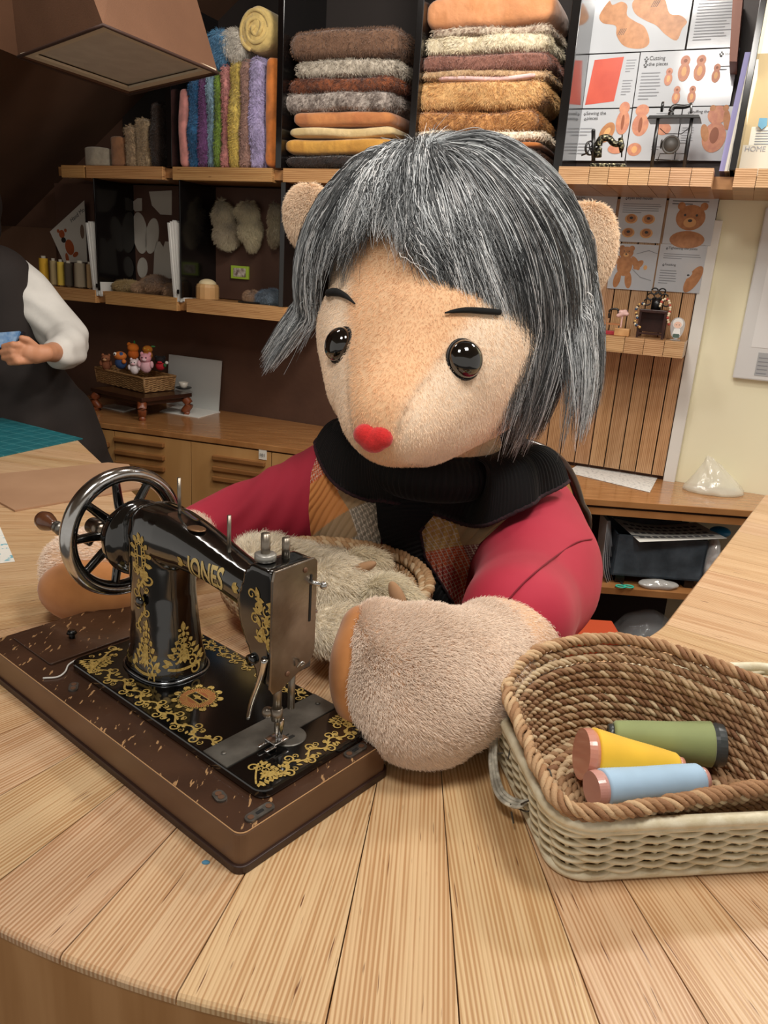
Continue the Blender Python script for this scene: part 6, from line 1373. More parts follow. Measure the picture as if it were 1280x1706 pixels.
furthing('hanging_fur', 'hanging cream fur piece half hidden at the dark upright', 'fur piece', [ell(wl(458, 360), (.018, .02, .05)), ell(wl(457, 392), (.018, .02, .04))], ('#9c8c72', '#b8ab8c'), 3500, .02, .0007, 43, G)
G = 'fur scraps heaped on the lower shelf'
def wz(x, y, d_, h): p_ = wq(x, y, d_); p_[2] = zf+h; return p_
furthing('fur_scrap', 'yellowish fur scrap at the left of the heap in the second bay', 'fur scrap', [ell(wz(212, 484, .2, .02), (.05, .05, .02)), ell(wz(190, 484, .2, .012), (.05, .03, .012))], ('#9a8256', '#b39a68'), 5000, .016, .0007, 51, G)
furthing('fur_scrap', 'light brown fur scrap on the right of the heap in the second bay', 'fur scrap', [ell(wz(262, 480, .2, .035), (.06, .06, .033)), ell(wz(238, 486, .22, .02), (.04, .04, .02)), ell(wz(284, 490, .22, .02), (.03, .04, .02))], ('#806047', '#a58566'), 7000, .018, .0007, 52, G)
furthing('fur_scrap', 'blue grey fur scrap beside the dark upright', 'fur scrap', [ell(wz(452, 490, .2, .025), (.05, .05, .026)), ell(wz(438, 494, .22, .02), (.03, .03, .018))], ('#56687a', '#7c8b98'), 5000, .016, .0007, 53, G)
furthing('fur_scrap', 'brown fur scrap left of the blue grey one', 'fur scrap', [ell(wz(420, 492, .22, .022), (.03, .04, .022))], ('#7a5a44', '#9c7c60'), 3000, .014, .0007, 54, G)
tag(obj('scissors_case', join(wbox(ss(400, 500, .25), ss(432, 500, .25), .235, .265, zf, zf+.006)), M_BLK, None, smooth=False, bev=.002), 'flat black case lying at the front of the third bay', 'case')
# ---- hanging lamp of brown cloth on the sloping ceiling
zl = 2.02
bq = [T(34, 92, zl), T(172, 43, zl), T(360, 120, zl), T(216, 153, zl)]
M_CLOTH = mat('lamp_brown_cloth', '#6f4c35', '#64432d', sc=4, rough=.85, bump=.15, bsc=300)
zt2 = 2.50; tq = [T(-190, -60, zt2), T(120, -190, zt2), T(322, 10, zt2), T(140, -20, zt2)]
cb = sum(bq)/4; ct = cb+np.array([-.22, .05, 0]); ct[2] = zt2
tR = T(318, 18, 2.30)
A = [T(30, 94, zl), T(172, 41, zl), T(363, 121, zl), T(214, 157, zl)]
top2 = [A[0]+np.array([-.55, -.22, .16]), A[1]+np.array([-.25, .02, .62]), A[2]+np.array([-.20, -.02, .62]), A[3]+np.array([-.25, .02, .62])]
lamp = empty('hanging_lamp', [cb[0], cb[1], zl], label='big slanted brown cloth box lamp hanging at the upper left', cat='lamp')
obj('shade', (np.array(A+top2), [(0, 1, 5, 4), (1, 2, 6, 5), (2, 3, 7, 6), (3, 0, 4, 7)]), M_CLOTH, lamp, smooth=False).modifiers.new('so', 'SOLIDIFY').thickness = .006
rimq = [q+np.array([0, 0, -.001]) for q in A]
obj('shade_edge', tube(np.concatenate([np.linspace(rimq[i], rimq[(i+1) % 4], 8)[:-1] for i in range(4)]), .0045, 6, True), mat('dark_edge_tape', '#3b241a', rough=.7), lamp)
cq = sum(np.array(bq))/4
def inset(q, k_, dz=0): return np.array([c+(cq-c)*k_+np.array([0, 0, dz]) for c in q])
obj('lower_frame', loft([inset(bq, .0, .001), inset(bq, 0, .008), inset(bq, .14, .008), inset(bq, .14, .001), inset(bq, .0, .001)], cap=False), mat('frame_cream', '#D8CBB2', rough=.6), lamp, smooth=False)
obj('closing_board', (np.array([A[0], bq[0], bq[3], A[3]])+[0, 0, .004], [(0, 1, 2, 3)]), M_CLOTH, lamp, smooth=False).modifiers.new('so', 'SOLIDIFY').thickness = .004
obj('diffuser', (inset(bq, .12, .012), [(0, 1, 2, 3)]), mat('grey_diffuser', '#D2CABB', '#C8BFB0', sc=20, rough=.6), lamp, smooth=False).modifiers.new('so', 'SOLIDIFY').thickness = .003
obj('hanger', cyl(sum(np.array(top2))/4, np.append((sum(np.array(top2))/4)[:2], 2.848), .012), M_BLK, lamp)
obj('cross_bar', join(cyl((top2[0]+top2[1])/2, (top2[2]+top2[3])/2, .01), cyl((top2[0]+top2[3])/2, (top2[1]+top2[2])/2, .01)), M_BLK, lamp)
# ------------------------------------------------------------ low cabinets along the wall
zc = zs(1110, 799, 0); print('cabinet top', zc)
def tp(x, y, z=None): q = T(x, y, zc if z is None else z); return q[:2]
fl0, fl1 = tp(187, 707), tp(472, 745); fr0, fr1 = tp(971, 830), tp(1258, 851.5)
dl_ = (fl1-fl0)/np.linalg.norm(fl1-fl0); dr_ = (fr1-fr0)/np.linalg.norm(fr1-fr0)
flA = fl0-dl_*.55; frB = fr1+dr_*.45
tt_ = np.linalg.solve(np.array([dl_, -dr_]).T, fr0-fl0) if abs(np.cross(dl_, dr_)) > 1e-3 else None
midp = fl1+dl_*.45 if tt_ is None or not .1 < tt_[0] < 3 else fl0+dl_*tt_[0]
print('join', midp, fl0, fl1, fr0, fr1)
mL, mR = (fl1+dl_*.25), (fr0-dr_*.25)
sB0, sB1 = (np.array([*flA, 0])-W0)@WU, (np.array([*frB, 0])-W0)@WU
wb0, wb1 = wp(sB0, .001, 0)[:2], wp(sB1, .001, 0)[:2]
out = [wb0, wb1, frB, fr0, mR, mL, fl0, flA]
def polyslab(P, z0, z1): P = [np.append(p, 0) for p in P]; return loft([np.array(P)+[0, 0, z0], np.array(P)+[0, 0, z1]])
cab = empty('wall_cabinet', [*((flA+frB)/2), 0], label='long low wooden cabinet along the back wall, louvred doors left and open shelves right', cat='cabinet')
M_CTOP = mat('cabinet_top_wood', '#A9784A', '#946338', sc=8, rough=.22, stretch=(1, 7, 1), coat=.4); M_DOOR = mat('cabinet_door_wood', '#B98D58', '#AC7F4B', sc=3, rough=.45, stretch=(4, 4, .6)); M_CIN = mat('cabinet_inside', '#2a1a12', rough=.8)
obj('top', polyslab(out, zc-.022, zc), M_CTOP, cab, smooth=False, bev=.002)
inn = np.append(-(np.array([dl_[1], -dl_[0]])), 0); inn = inn if inn@WN < 0 else -inn
def on(P, dlt, s_, z): return np.append(P, 0)+np.append(dlt, 0)*s_+np.array([0, 0, z])
def fbox(P, dlt, s0, s1, z0, z1, t0, t1): # box on a cabinet front; t = depth into the cabinet
    n_ = np.array([-dlt[1], dlt[0], 0]); n_ = n_ if n_@WN < 0 else -n_
    return box(on(P, dlt, (s0+s1)/2, (z0+z1)/2)+n_*(t0+t1)/2, (s1-s0, t1-t0, z1-z0), [np.append(dlt, 0), n_, (0, 0, 1)])
def sfront(P, dlt, x, y):  # pixel -> distance along the front plane, height
    n_ = np.array([-dlt[1], dlt[0], 0]); q = PL(x, y, np.append(P, 0), n_); return float((q[:2]-P)@dlt), float(q[2])
LM = np.linalg.norm(mL-fl0)
obj('carcass_front', fbox(fl0, dl_, -.5, LM, .06, zc-.022, .022, .03), mat('carcass_brown', '#7a5433', rough=.6), cab, smooth=False)
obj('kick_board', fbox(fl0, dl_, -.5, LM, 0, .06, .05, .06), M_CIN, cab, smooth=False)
xs = [sfront(fl0, dl_, x, 740)[0] for x in (190, 317, 452)]; wdr = xs[1]-xs[0]
edges = [xs[0]-(xs[2]-xs[1]), xs[0], xs[1], xs[2], xs[2]+(xs[2]-xs[1])*.9]
lou = {1: ((192, 275), (275, 744, 764, 784)), 2: ((354, 442), (400, 760, 775, 792))}
for i in range(len(edges)-1):
    a, b = edges[i]+.0015, edges[i+1]-.0015
    dr = obj('door', fbox(fl0, dl_, a, b, .07, zc-.028, .004, .022), M_DOOR, cab, smooth=False, bev=.001)
    w_ = b-a; 
    if i == 1: sa, sb = sfront(fl0, dl_, 192, 745)[0], sfront(fl0, dl_, 274, 750)[0]; zh = [sfront(fl0, dl_, 234, y)[1] for y in (736, 757.5, 776)]
    elif i == 2: sa, sb = sfront(fl0, dl_, 355, 760)[0], sfront(fl0, dl_, 442, 770)[0]; zh = [sfront(fl0, dl_, 398, y)[1] for y in (767, 785, 802)]
    else: sa, sb, zh = a+w_*.3, b-w_*.06, [zc-.085, zc-.14, zc-.19]
    for z_ in zh: obj('louvre', fbox(fl0, dl_, sa, sb, z_-.010, z_+.008, -.012, .006), mat('louvre_wood', '#8E6136', '#7d522c', sc=8, rough=.4), dr, smooth=False, bev=.003)
    if i == 2:
        sa, z_ = sfront(fl0, dl_, 431, 757); tg_ = obj('number_tag', fbox(fl0, dl_, sa, sa+.032, z_-.018, z_+.020, .001, .004), mat('tag_white', '#D9D4C8', rough=.5), dr, smooth=False)
        text('tag_number', '101', .017, on(fl0, dl_, sa+.003, z_-.006)+WN*.002, np.append(dl_, 0), (0, 0, 1), M_INK, tg_, .0002)
# open shelving on the right
RL = np.linalg.norm(frB-mR); R0 = mR
obj('lower_rail', fbox(R0, dr_, .0, RL, zc-.052, zc-.030, .004, .03), M_SHELF_PLAIN if 'M_SHELF_PLAIN' in globals() else mat('rail_wood', '#A9784A', '#946338', sc=8, rough=.35), cab, smooth=False)
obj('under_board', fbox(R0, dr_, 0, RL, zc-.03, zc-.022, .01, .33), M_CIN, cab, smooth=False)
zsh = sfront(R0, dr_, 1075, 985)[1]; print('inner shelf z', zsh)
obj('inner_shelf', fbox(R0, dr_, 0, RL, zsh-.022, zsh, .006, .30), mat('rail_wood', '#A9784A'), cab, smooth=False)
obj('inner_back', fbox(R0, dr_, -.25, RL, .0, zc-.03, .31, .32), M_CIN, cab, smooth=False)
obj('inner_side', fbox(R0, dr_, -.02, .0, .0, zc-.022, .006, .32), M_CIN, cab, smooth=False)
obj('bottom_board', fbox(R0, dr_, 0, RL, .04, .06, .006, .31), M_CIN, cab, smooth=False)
nr = np.array([-dr_[1], dr_[0], 0]); nr = nr if nr@WN < 0 else -nr; DR = np.append(dr_, 0)
def rp(x, y, t_): return PL(x, y, np.append(R0, 0)+nr*t_, nr)
# bin, sheets, scissors and bags
sa, sb = [(rp(x, 930, .06)-np.append(R0, 0))@DR for x in (1021, 1174)]
zbx = rp(1020, 888, .06)[2]
t = empty('storage_bin', np.append(R0, 0)+DR*(sa+sb)/2+nr*.15+[0, 0, zsh], label='dark blue grey checked storage bin in the open cabinet', cat='storage bin')
def fb(s0, s1, z0, z1, t0, t1): return fbox(R0, dr_, s0, s1, z0, z1, t0, t1)
M_BIN = mat('woven_bin', '#56636e', '#39444d', sc=14, rough=.6, bump=.2, bsc=100); zb0 = zsh+.03
obj('walls', join(fb(sa, sb, zb0, zbx, .05, .056), fb(sa, sb, zb0, zbx, .25, .256), fb(sa, sa+.006, zb0, zbx, .05, .256), fb(sb-.006, sb, zb0, zbx, .05, .256), fb(sa, sb, zb0, zb0+.006, .05, .256)), M_BIN, t, smooth=False)
obj('foot', fb(sa+.02, sa+.05, zsh, zb0, .06, .24), M_BLK, t, smooth=False); obj('foot', fb(sb-.05, sb-.02, zsh, zb0, .06, .24), M_BLK, t, smooth=False)
P = [rp(1020, 862, .22), rp(1160, 870, .22), rp(1212, 897, .02), rp(1066, 903, .0)]
B = MB(); n_ = 18; G_ = np.array([[(P[0]*(1-u)+P[1]*u)*(1-v)+(P[3]*(1-u)+P[2]*u)*v-np.array([0, 0, .018])*math.sin(PI*u)*(1-v) for u in np.linspace(0, 1, n_)] for v in np.linspace(0, 1, n_)])
B.add(slab(G_, .0015), mat('paper_white', '#DCDAD2', rough=.6)); M_INKD = mat('print_grey', '#6a6a6c', rough=.6)
for r_ in range(4):
    for c_ in range(11):
        u0, v0 = .06+c_*.08, .2+r_*.19; u1, v1 = u0+.055, v0+.09
        def bl(u, v): i_, j_ = u*(n_-1), v*(n_-1); i0, j0 = min(int(i_), n_-2), min(int(j_), n_-2); a_, b_ = i_-i0, j_-j0; return G_[j0, i0]*(1-a_)*(1-b_)+G_[j0, i0+1]*a_*(1-b_)+G_[j0+1, i0]*(1-a_)*b_+G_[j0+1, i0+1]*a_*b_
        B.add((np.array([bl(u0, v0), bl(u1, v0), bl(u1, v1), bl(u0, v1)])+[0, 0, .0012], [(0, 1, 2, 3)]), M_INKD)
tag(B.build('printed_sheet', None), 'curved printed label sheet lying over the dark storage bin', 'paper')
t = MB(); 
for j in range(6):
    xo = j*3.2; pth_ = smooth_path([rp(1012+xo*.3, 868, .05+.01*j), rp(1008+xo*.7, 905, .04+.01*j), rp(1006+xo*1.1, 945, .04+.01*j), rp(1013+xo*1.0, 975, .05+.01*j)], 20)
    w2_ = nr*.10; V = np.concatenate([pth_, pth_+w2_, pth_+w2_+DR*.0015, pth_+DR*.0015]); k_ = len(pth_)
    t.add((V, [(a_*k_+i, a_*k_+i+1, ((a_+1) % 4)*k_+i+1, ((a_+1) % 4)*k_+i) for a_ in range(4) for i in range(k_-1)]+[(0, k_, 2*k_, 3*k_), (k_-1, 2*k_-1, 3*k_-1, 4*k_-1)]), mat('paper_cool', '#C3C8CC', '#aeb4b9', sc=6, rough=.6))
o = t.build('paper_bundle', None, smooth=False); tag(o, 'curled bundle of upright white papers left of the storage bin', 'paper bundle')
def bag(label, c, r, col, seed, al=.55, cat_='plastic bag', peak=None, zfl=None):
    V, F = ell(c, r, None, 48, 30)
    V0 = V.copy(); g_ = sn(V, 55, seed)+.6*sn(V, 120, seed+1); V = V+(V-c)/np.linalg.norm(V-c, axis=1)[:, None]*(np.abs(g_)*-.0065)[:, None]
    if peak is not None: h = np.clip((V[:, 2]-c[2])/r[2], 0, 1); V[:, :2] = c[:2]+(V[:, :2]-c[:2])*(1-.72*h[:, None]**1.1)+np.array(peak[:2])*h[:, None]**2; V[:, 2] += peak[2]*h**2
    V[:, 2] = np.maximum(V[:, 2], zfl)
    m = mat('plastic_film_'+col+str(al), col, rough=.1, alpha=al, spec=1, bump=1, bsc=28)
    return tag(obj('plastic_bag', (V, F), m), label, cat_)
c = T(1192, 800, zc+.04); c[2] = zc+.012; c = c-WN*.0+np.array([0, 0, 0])
bag('crumpled clear plastic bag on the cabinet top against the cream wall', c, (.105, .075, .085), '#EEEBDC', 61, .42, peak=(-.03, .02, .03), zfl=zc+.001)
tag(obj('paper_sheet', prism([tuple((tp(x, y, zc)-tp(1020, 797, zc))) for x, y in ((943, 787), (962, 776), (1098, 792), (1083, 821))], [*tp(1020, 797, zc), zc+.001], (1, 0, 0), (0, 1, 0), (0, 0, 1), .001), mat('paper_form', '#DAD8D2', '#b9b8b4', sc=90, rough=.6, lo=.55, hi=.6), None, smooth=False), 'white printed form lying on the cabinet under the plank panel', 'paper')
c = rp(1098, 968, .04); c[2] = zsh+.012; bag('small clear bag on the inner shelf in front of the bin', c, (.07, .03, .018), '#C9C7C2', 62, .6, zfl=zsh+.001)
c = rp(1186, 925, .08); bag('white bag standing right of the storage bin', np.array([c[0], c[1], zsh+.09]), (.03, .05, .09), '#D9D8D6', 63, .85, zfl=zsh+.001)
tag(obj('blue_pouch', ell(rp(1200, 886, .12), (.035, .03, .018), [DR, nr, (0, 0, 1)]), mat('bright_blue', '#1F7FB0', rough=.4)), 'bright blue pouch on top of the white bag', 'pouch')
sc_ = rp(1042, 972, .012); sc_[2] = zsh+.004
t = empty('scissors', sc_, label='small scissors with turquoise handles on the inner shelf edge', cat='scissors'); M_TQ = mat('turquoise_plastic', '#35B59A', rough=.35)
for u_, ang in ((-.013, .3), (.013, -.3)):
    obj('handle', tube([sc_+DR*(u_+.016*math.cos(a))+nr*(.010*math.sin(a)+.002*(u_ > 0))+[0, 0, .002+.001*(u_ > 0)] for a in np.arange(20)*2*PI/20], .0028, 6, True), M_TQ, t)
    obj('blade', tube([sc_+DR*u_+nr*.008, sc_+nr*.03, sc_-DR*u_*.3+nr*.07], [.002, .003, .0006], 6, flat=.3), mat('toy_nickel', '#8a8a88'), t)
c = rp(1080, 1040, .1); bag('big clear bag of dark odds and ends on the cabinet floor', np.array([c[0], c[1], zsh-.24]), (.13, .10, .13), '#b9bdbf', 64, .35, zfl=.062)
g = np.random.default_rng(5)
for i in range(9):
    q = c+np.array([g.uniform(-.09, .09), g.uniform(-.05, .05), 0]); q[2] = .08+g.uniform(.0, .16)+.04
    o = obj('bag_item', ell(q, (.02+.02*g.random(), .02, .016), [DR, nr, (0, 0, 1)], 14, 8), mat('odd_%d' % (i % 3), ('#26241f', '#a9a79e', '#5d2f22')[i % 3], rough=.5)); tag(o, ('lowest dark lump', 'left pale lump', 'left rust lump', 'upper dark lump', 'middle pale lump', 'right rust lump', 'right dark lump', 'uppermost pale lump', 'rearmost rust lump')[i]+' inside the big clear bag on the cabinet floor', 'oddment', 'odds and ends inside the big clear bag')
obj('orange_box', box([*T(985, 1045, .5)[:2], .25], (.16, .12, .5)), mat('orange_box', '#C9502A', rough=.6), None, smooth=False, bev=.004, label='orange box standing on the floor beside the doll\'s sleeve', cat='box')
# ---- on the left cabinet: board, paper, low stand with the toy basket, cup
def cp(x, y, h=0): q = T(x, y, zc+h); return q
bs0, bs1, bz1 = ss(279, 625, .03), ss(366, 645, .03), zs(322, 596, .02)
V = np.array([wp(bs0, .035, zc), wp(bs1, .035, zc), wp(bs1, .010, bz1), wp(bs0, .010, bz1)]); n2 = WN
V = np.concatenate([V+[0, 0, .001], V+n2*.006+[0, 0, .001]])
tag(obj('white_board', (V, [(0, 1, 2, 3), (4, 7, 6, 5), (0, 4, 5, 1), (1, 5, 6, 2), (2, 6, 7, 3), (3, 7, 4, 0)]), mat('white_board', '#C4C6C2', rough=.35), None, smooth=False), 'plain white board leaning against the wall behind the toy basket', 'board')
def flatc(name, pts, m, h, th, **tg2):
    P = [cp(x, y, h) for x, y in pts]; k_ = len(P); V = np.concatenate([np.array(P)+[0, 0, .0005], np.array(P)+[0, 0, .0005+th]])
    return obj(name, (V, [tuple(range(k_))[::-1], tuple(range(k_, 2*k_))]+[(i, (i+1) % k_, k_+(i+1) % k_, k_+i) for i in range(k_)]), m, None, smooth=False, **tg2)
M_PAP = mat('paper_white', '#DCDAD2')
fq = flatc('paper_stack', [(266, 686), (305, 672), (367, 687), (330, 697)], M_PAP, 0, .0025, label='white paper stack with a red mark, in front of the white board', cat='paper')
P = [cp(x, y, .0036) for x, y in ((308, 677), (311, 671), (322, 672), (318, 679))]; obj('red_mark', prism([(p[0]-P[0][0], p[1]-P[0][1]) for p in P], P[0], (1, 0, 0), (0, 1, 0), (0, 0, 1), .0006), mat('red_label', '#B5283c', rough=.5), fq, smooth=False)
flatc('paper_leaflet', [(166, 678), (190, 674), (226, 681), (205, 687)], M_PAP, 0, .003, label='white leaflets lying under the low dark stand', cat='paper')
hS = .095; M_STAND = mat('dark_stand_wood', '#33190f', '#261109', sc=20, rough=.3, coat=.3)
Q = [cp(x, y, hS) for x, y in ((150, 646), (236, 664), (320, 655), (240, 640))]
t = empty('low_stand', (Q[0]+Q[1]+Q[2]+Q[3])/4-[0, 0, hS], label='low dark lacquered stand with curved feet under the toy basket', cat='stand')
def quadslab(Q, z0, z1): Q = np.array(Q); return loft([Q+[0, 0, z0], Q+[0, 0, z1]])
Q = np.array(Q); Qc = Q.mean(0)
obj('stand_top', quadslab(Q, -.016, 0), M_STAND, t, smooth=False, bev=.002); obj('apron', quadslab(Qc+(Q-Qc)*.88, -.035, -.016), M_STAND, t, smooth=False)
for q in Q:
    p_ = Qc+(q-Qc)*.84; obj('foot', tube(smooth_path([p_-[0, 0, .02], p_+(q-Qc)*.10-[0, 0, .05], p_-(q-Qc)*.0-[0, 0, hS-.012], p_+(q-Qc)*.1-[0, 0, hS-.004]], 16), np.linspace(.020, .012, 20)[:len(smooth_path([0*p_]*4, 16))], 8), mat('foot_wood', '#7a3f22', rough=.35), t)
hB = .001+hS
Bq = [cp(163, 636, hB), cp(240, 655, hB), cp(289, 650, hB), cp(225, 632, hB)]; Bq = np.array(Bq); Bq[3] = Bq[0]+Bq[2]-Bq[1]; Bc = Bq.mean(0)
hh = PL(240, 616, Bq[1], Bq[1]-np.array([0, 0, 0])-CO*[1, 1, 0])[2]-Bq[1][2]; hh = .062
tb = empty('toy_basket', Bc, label='rectangular tan wicker basket of small plush toys on the low dark stand', cat='basket')
M_TW = mat('tan_wicker', '#A07A4E', '#7d5a35', sc=80, rough=.6); rows = []
for k_ in range(13):
    z_ = .004+hh*k_/13; R_ = reseq(Bc+(Bq-Bc)*(1+.05*z_/hh), 200)[0]; o_ = (R_-Bc)*[1, 1, 0]; o_ /= np.linalg.norm(o_, axis=1)[:, None]
    rows.append(tube(R_+o_*(.0022*np.cos(np.arange(200)/4*PI+k_*PI))[:, None]+[0, 0, z_], .0032, 6, True))
obj('weave', join(*rows), M_TW, tb); obj('rim', tube(reseq(Bc+(Bq-Bc)*1.06+[0, 0, hh], 60)[0], .005, 8, True), M_TW, tb); obj('bottom', quadslab(Bc+(Bq-Bc)*.97, .001, .005), M_TW, tb, smooth=False)
for q in Bq: obj('corner_post', cyl(q+[0, 0, 0], Bc+(q-Bc)*1.05+[0, 0, hh], .004), M_TW, tb)
ztoy = hB+hh
def toy(label, x, y, s_, parts, zoff=0, tt=.5, name='plush_toy'):
    yy = np.linalg.norm; base_ = PL(x, y, Bc, np.array([0, 1., 0])); base_ = TY(x, y, Bc[1]+(tt-.5)*.12); s_ = s_*1.25
    r_ = empty(name, base_-[0, 0, s_*1.2], label=label, cat='plush toy', group='small plush toys in the tan wicker basket')
    for nm, dx, dy, dz, rr2, col in parts: obj(nm, ell(base_+np.array([dx, dy, dz])*s_, np.array(rr2)*s_, None, 18, 12), mat('toy_'+col, col, rough=.85, bump=.3, bsc=150), r_)
    return r_
def critter(c1, c2, belly=None): return [('body', 0, 0, -.75, (.75, .6, .9), c2), ('head', 0, -.1, .25, (.72, .65, .62), c1), ('ear', -.5, 0, .78, (.22, .15, .26), c1), ('ear', .5, 0, .78, (.22, .15, .26), c1), ('arm', -.8, -.2, -.5, (.25, .25, .45), c2), ('arm', .8, -.2, -.5, (.25, .25, .45), c2), ('muzzle', 0, -.65, .12, (.3, .2, .22), belly or c2), ('eye', -.25, -.7, .38, (.09, .07, .09), '#0b0909'), ('eye', .25, -.7, .38, (.09, .07, .09), '#0b0909')]
toy('brown bear toy at the left end of the toy basket', 177, 600, .022, critter('#8A5334', '#7a4529', '#B58860'), tt=.5)
toy('orange and blue toy with big white eyes in the toy basket', 201, 596, .026, [('body', 0, 0, -.7, (.8, .6, .8), '#27406b'), ('head', 0, -.1, .25, (.85, .65, .6), '#C8702a'), ('eye', -.55, -.5, .5, (.24, .2, .24), '#E4E0D8'), ('pupil', -.55, -.7, .5, (.1, .08, .1), '#0b0909'), ('cap', .2, -.3, .4, (.4, .4, .4), '#2c4a78'), ('arm', .6, -.5, -.4, (.3, .3, .3), '#C8702a')], tt=.3)
toy('bright orange toy with a green stalk at the back of the toy basket', 222, 582, .024, [('body', 0, 0, -.7, (.8, .6, .8), '#D0681e'), ('head', 0, 0, .2, (.85, .7, .7), '#E07A22'), ('stalk', .2, 0, 1.0, (.12, .12, .3), '#2f7a3a'), ('ear', -.6, 0, .7, (.3, .2, .3), '#E07A22')], tt=.9)
toy('tiger-orange toy with yellow spots, right of the stalked one', 246, 584, .022, [('body', 0, 0, -.7, (.8, .6, .8), '#D88a3a'), ('head', 0, 0, .2, (.8, .7, .6), '#E28a2e'), ('spot', -.3, -.6, .4, (.15, .1, .12), '#E9C84a'), ('spot', .3, -.6, .2, (.15, .1, .12), '#E9C84a'), ('leaf', .9, 0, .7, (.35, .12, .12), '#4fa05a')], tt=.9)
toy('white lamb-like toy in the middle of the toy basket', 224, 607, .021, critter('#E3CFCF', '#E8DCDC', '#E9B8BE'), tt=.15)
toy('pale pink plush toy at the front corner of the toy basket', 243, 600, .027, critter('#E4A0AC', '#E8B6BE', '#F0C8CE'), tt=.1)
toy('red and black toy at the right end of the toy basket', 267, 603, .023, [('body', 0, 0, -.6, (.7, .6, .7), '#B3202c'), ('head', 0, 0, .3, (.75, .65, .6), '#161214'), ('ear', -.6, 0, .7, (.28, .15, .28), '#161214'), ('ear', .6, 0, .7, (.28, .15, .28), '#161214'), ('bow', .1, -.6, .0, (.4, .2, .18), '#C42633'), ('arm', .8, -.3, -.4, (.25, .25, .3), '#2e6a3a'), ('hand', 1.1, -.4, .0, (.25, .25, .25), '#E4E0D8')], tt=.4)
pcu = cp(306, 648, hS); pcu[2] = zc+hS
t = empty('cup', pcu, label='small white cup on a dark saucer at the right end of the stand', cat='cup')
obj('saucer', lathe([(0, 0), (.022, 0), (.036, .006), (.035, .008), (0, .004)], pcu, (0, 0, 1), 28), M_BLK, t)
obj('bowl', lathe([(0, .005), (.012, .005), (.016, .012), (.021, .030), (.020, .030), (.014, .013), (0, .009)], pcu, (0, 0, 1), 28), mat('cup_white', '#D9D2C4', rough=.3), t)
# ------------------------------------------------------------ the person at the left
PY = 2.74
def pp_(x, y, Y=PY): return TY(x, y, Y)
per = empty('person', [*pp_(30, 700)[:2], 0], label='person in a white long-sleeved top and black apron, holding a blue clipboard', cat='person')
M_SKIN = mat('skin', '#C98F6E', '#C0845f', sc=20, rough=.55)
hp2 = pp_(40, 700); hx, hy = hp2[0], PY
neck = pp_(-45, 425, PY); hd_ = pp_(-58, 350, PY-.02)
wrist = pp_(76, 588, PY-.36); elb = pp_(140, 578, PY-.08); shd = pp_(24, 462, PY)
bodyv = fuse(chain([(np.array([hx-.09, hy, .5]), .10), (np.array([hx-.09, hy-.01, .1]), .065), (np.array([hx-.09, hy-.02, .05]), .05)])+chain([(np.array([hx+.13, hy, .5]), .10), (np.array([hx+.13, hy-.01, .1]), .065), (np.array([hx+.13, hy-.02, .05]), .05)])
    + chain([(np.array([hx+.02, hy, .72]), .17), (pp_(-5, 600), .145), (pp_(-25, 500), .15), (pp_(-40, 455), .10)])+chain([(neck, .055), (hd_-[0, 0, .06], .07), (hd_+[0, 0, .03], .085)])
    + chain([(shd, .06), (pp_(70, 515), .05), (pp_(108, 566, PY-.08), .042), (pp_(100, 586, PY-.22), .038), (wrist, .028)])+chain([(pp_(-110, 470, PY), .06), (pp_(-130, 570, PY-.1), .045), (pp_(-60, 590, PY-.33), .03)]), vox=.012, smooth=5)
bd = obj('body', bodyv, M_SKIN, per)
# right hand with separate bent fingers, closing on the clipboard
palm = [(wrist, .026), (pp_(58, 590, PY-.38), .030), (pp_(48, 588, PY-.40), .028)]
hand = chain(palm); 
for i, (a, b, c) in enumerate([((46, 578), (22, 574), (6, 577)), ((46, 586), (20, 584), (2, 587)), ((47, 594), (22, 594), (6, 597)), ((50, 601), (30, 603), (16, 605))]):
    hand += chain([(pp_(*a, PY-.40), .0115), (pp_(*b, PY-.435), .0105), (pp_(*c, PY-.425), .0085)])
hand += chain([(pp_(58, 578, PY-.39), .014), (pp_(46, 566, PY-.41), .011), (pp_(36, 563, PY-.42), .009)])
obj('hand', fuse(hand, vox=.0042, smooth=3), M_SKIN, per)
M_TOP = mat('white_cotton', '#D9D5CE', '#CDC9C2', sc=12, rough=.85, bump=.4, bsc=14)
slv = fuse(chain([(pp_(14, 468), .095), (pp_(40, 486), .088), (pp_(82, 530, PY-.02), .080), (pp_(112, 565, PY-.07), .075), (pp_(112, 582, PY-.16), .064), (pp_(100, 587, PY-.24), .055)]), vox=.010, smooth=6)
V = np.array(slv[0]); V = V+vnormals(V, slv[1])*(.004*sn(V, 38, 4)+.003*np.sin(V[:, 2]*90+V[:, 0]*50))[:, None]
obj('sleeve', (V, slv[1]), M_TOP, per)
obj('top', fuse(chain([(pp_(-8, 610), .150), (pp_(-25, 500), .155), (pp_(-30, 462), .125), (pp_(-42, 438), .075)])+chain([(pp_(-95, 462), .08), (pp_(-122, 530, PY-.06), .07), (pp_(-110, 575, PY-.15), .05)]), vox=.012, smooth=5), M_TOP, per)
M_APR = mat('black_apron', '#241b17', '#1c1512', sc=5, rough=.85)
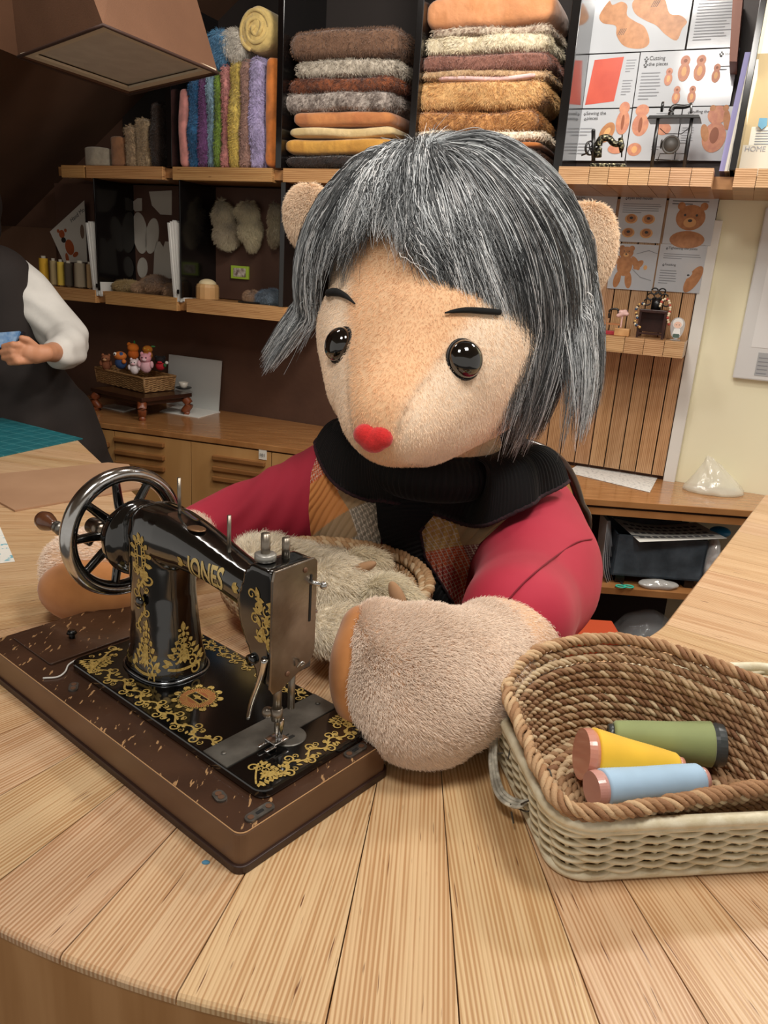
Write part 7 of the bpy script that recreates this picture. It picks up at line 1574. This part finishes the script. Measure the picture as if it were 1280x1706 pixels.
apr = fuse(chain([(pp_(-6, 470, PY-.035), .125), (pp_(-3, 520, PY-.02), .148), (pp_(10, 600, PY-.02), .160), (pp_(32, 660), .185), (pp_(55, 720, PY), .225), (np.array([hx+.06, hy, .62]), .27), (np.array([hx+.06, hy, .48]), .28)])+chain([(pp_(95, 700, PY), .14), (pp_(105, 750, PY), .16)]), vox=.012, smooth=6)
V = np.array(apr[0]); V = V+vnormals(V, apr[1])*(.008*np.sin(V[:, 0]*36+V[:, 1]*20)*np.clip((1.1-V[:, 2])*2, 0, 1))[:, None]
obj('apron', (V, apr[1]), M_APR, per)
obj('hair', fuse([ell(hd_+np.array([0, .03, .03]), (.10, .105, .115)), ell(hd_+np.array([0, .07, -.04]), (.08, .05, .1))], vox=.01, smooth=3), mat('dark_hair', '#1d1512', rough=.6), per)
for sgn in (-1, 1):
    obj('eye', ell(hd_+np.array([sgn*.03, -.078, .015]), .010), mat('eye_white', '#E4E0DA', rough=.3), per); obj('shoe', ell(np.array([hx+.02+sgn*.11, hy-.06, .04]), (.05, .12, .04)), M_BLK, per)
obj('nose', ell(hd_+np.array([0, -.088, -.012]), (.012, .016, .02)), M_SKIN, per); obj('mouth', ell(hd_+np.array([0, -.08, -.05]), (.022, .008, .006)), mat('lips', '#9c5a4c', rough=.5), per)
cb_ = [pp_(-70, 590, PY-.42), pp_(30, 578, PY-.42), pp_(40, 552, PY-.40), pp_(-60, 560, PY-.40)]
t = empty('clipboard', cb_[1], label='dark clipboard with blue sheets held in the person\'s hand', cat='clipboard')
cbx = np.array(cb_); nb_ = np.cross(cbx[1]-cbx[0], cbx[2]-cbx[1]); nb_ /= np.linalg.norm(nb_)
obj('board', loft([cbx, cbx-nb_*.012]), mat('clipboard_dark', '#14161f', rough=.4), t, smooth=False); tp2 = cbx*.92+cbx.mean(0)*.08; up_ = nb_ if nb_[2] > 0 else -nb_
obj('sheets', loft([tp2+up_*.001, tp2+up_*.010]), mat('blue_sheets', '#5D86B5', '#9fb9d4', sc=40, rough=.5), t, smooth=False)
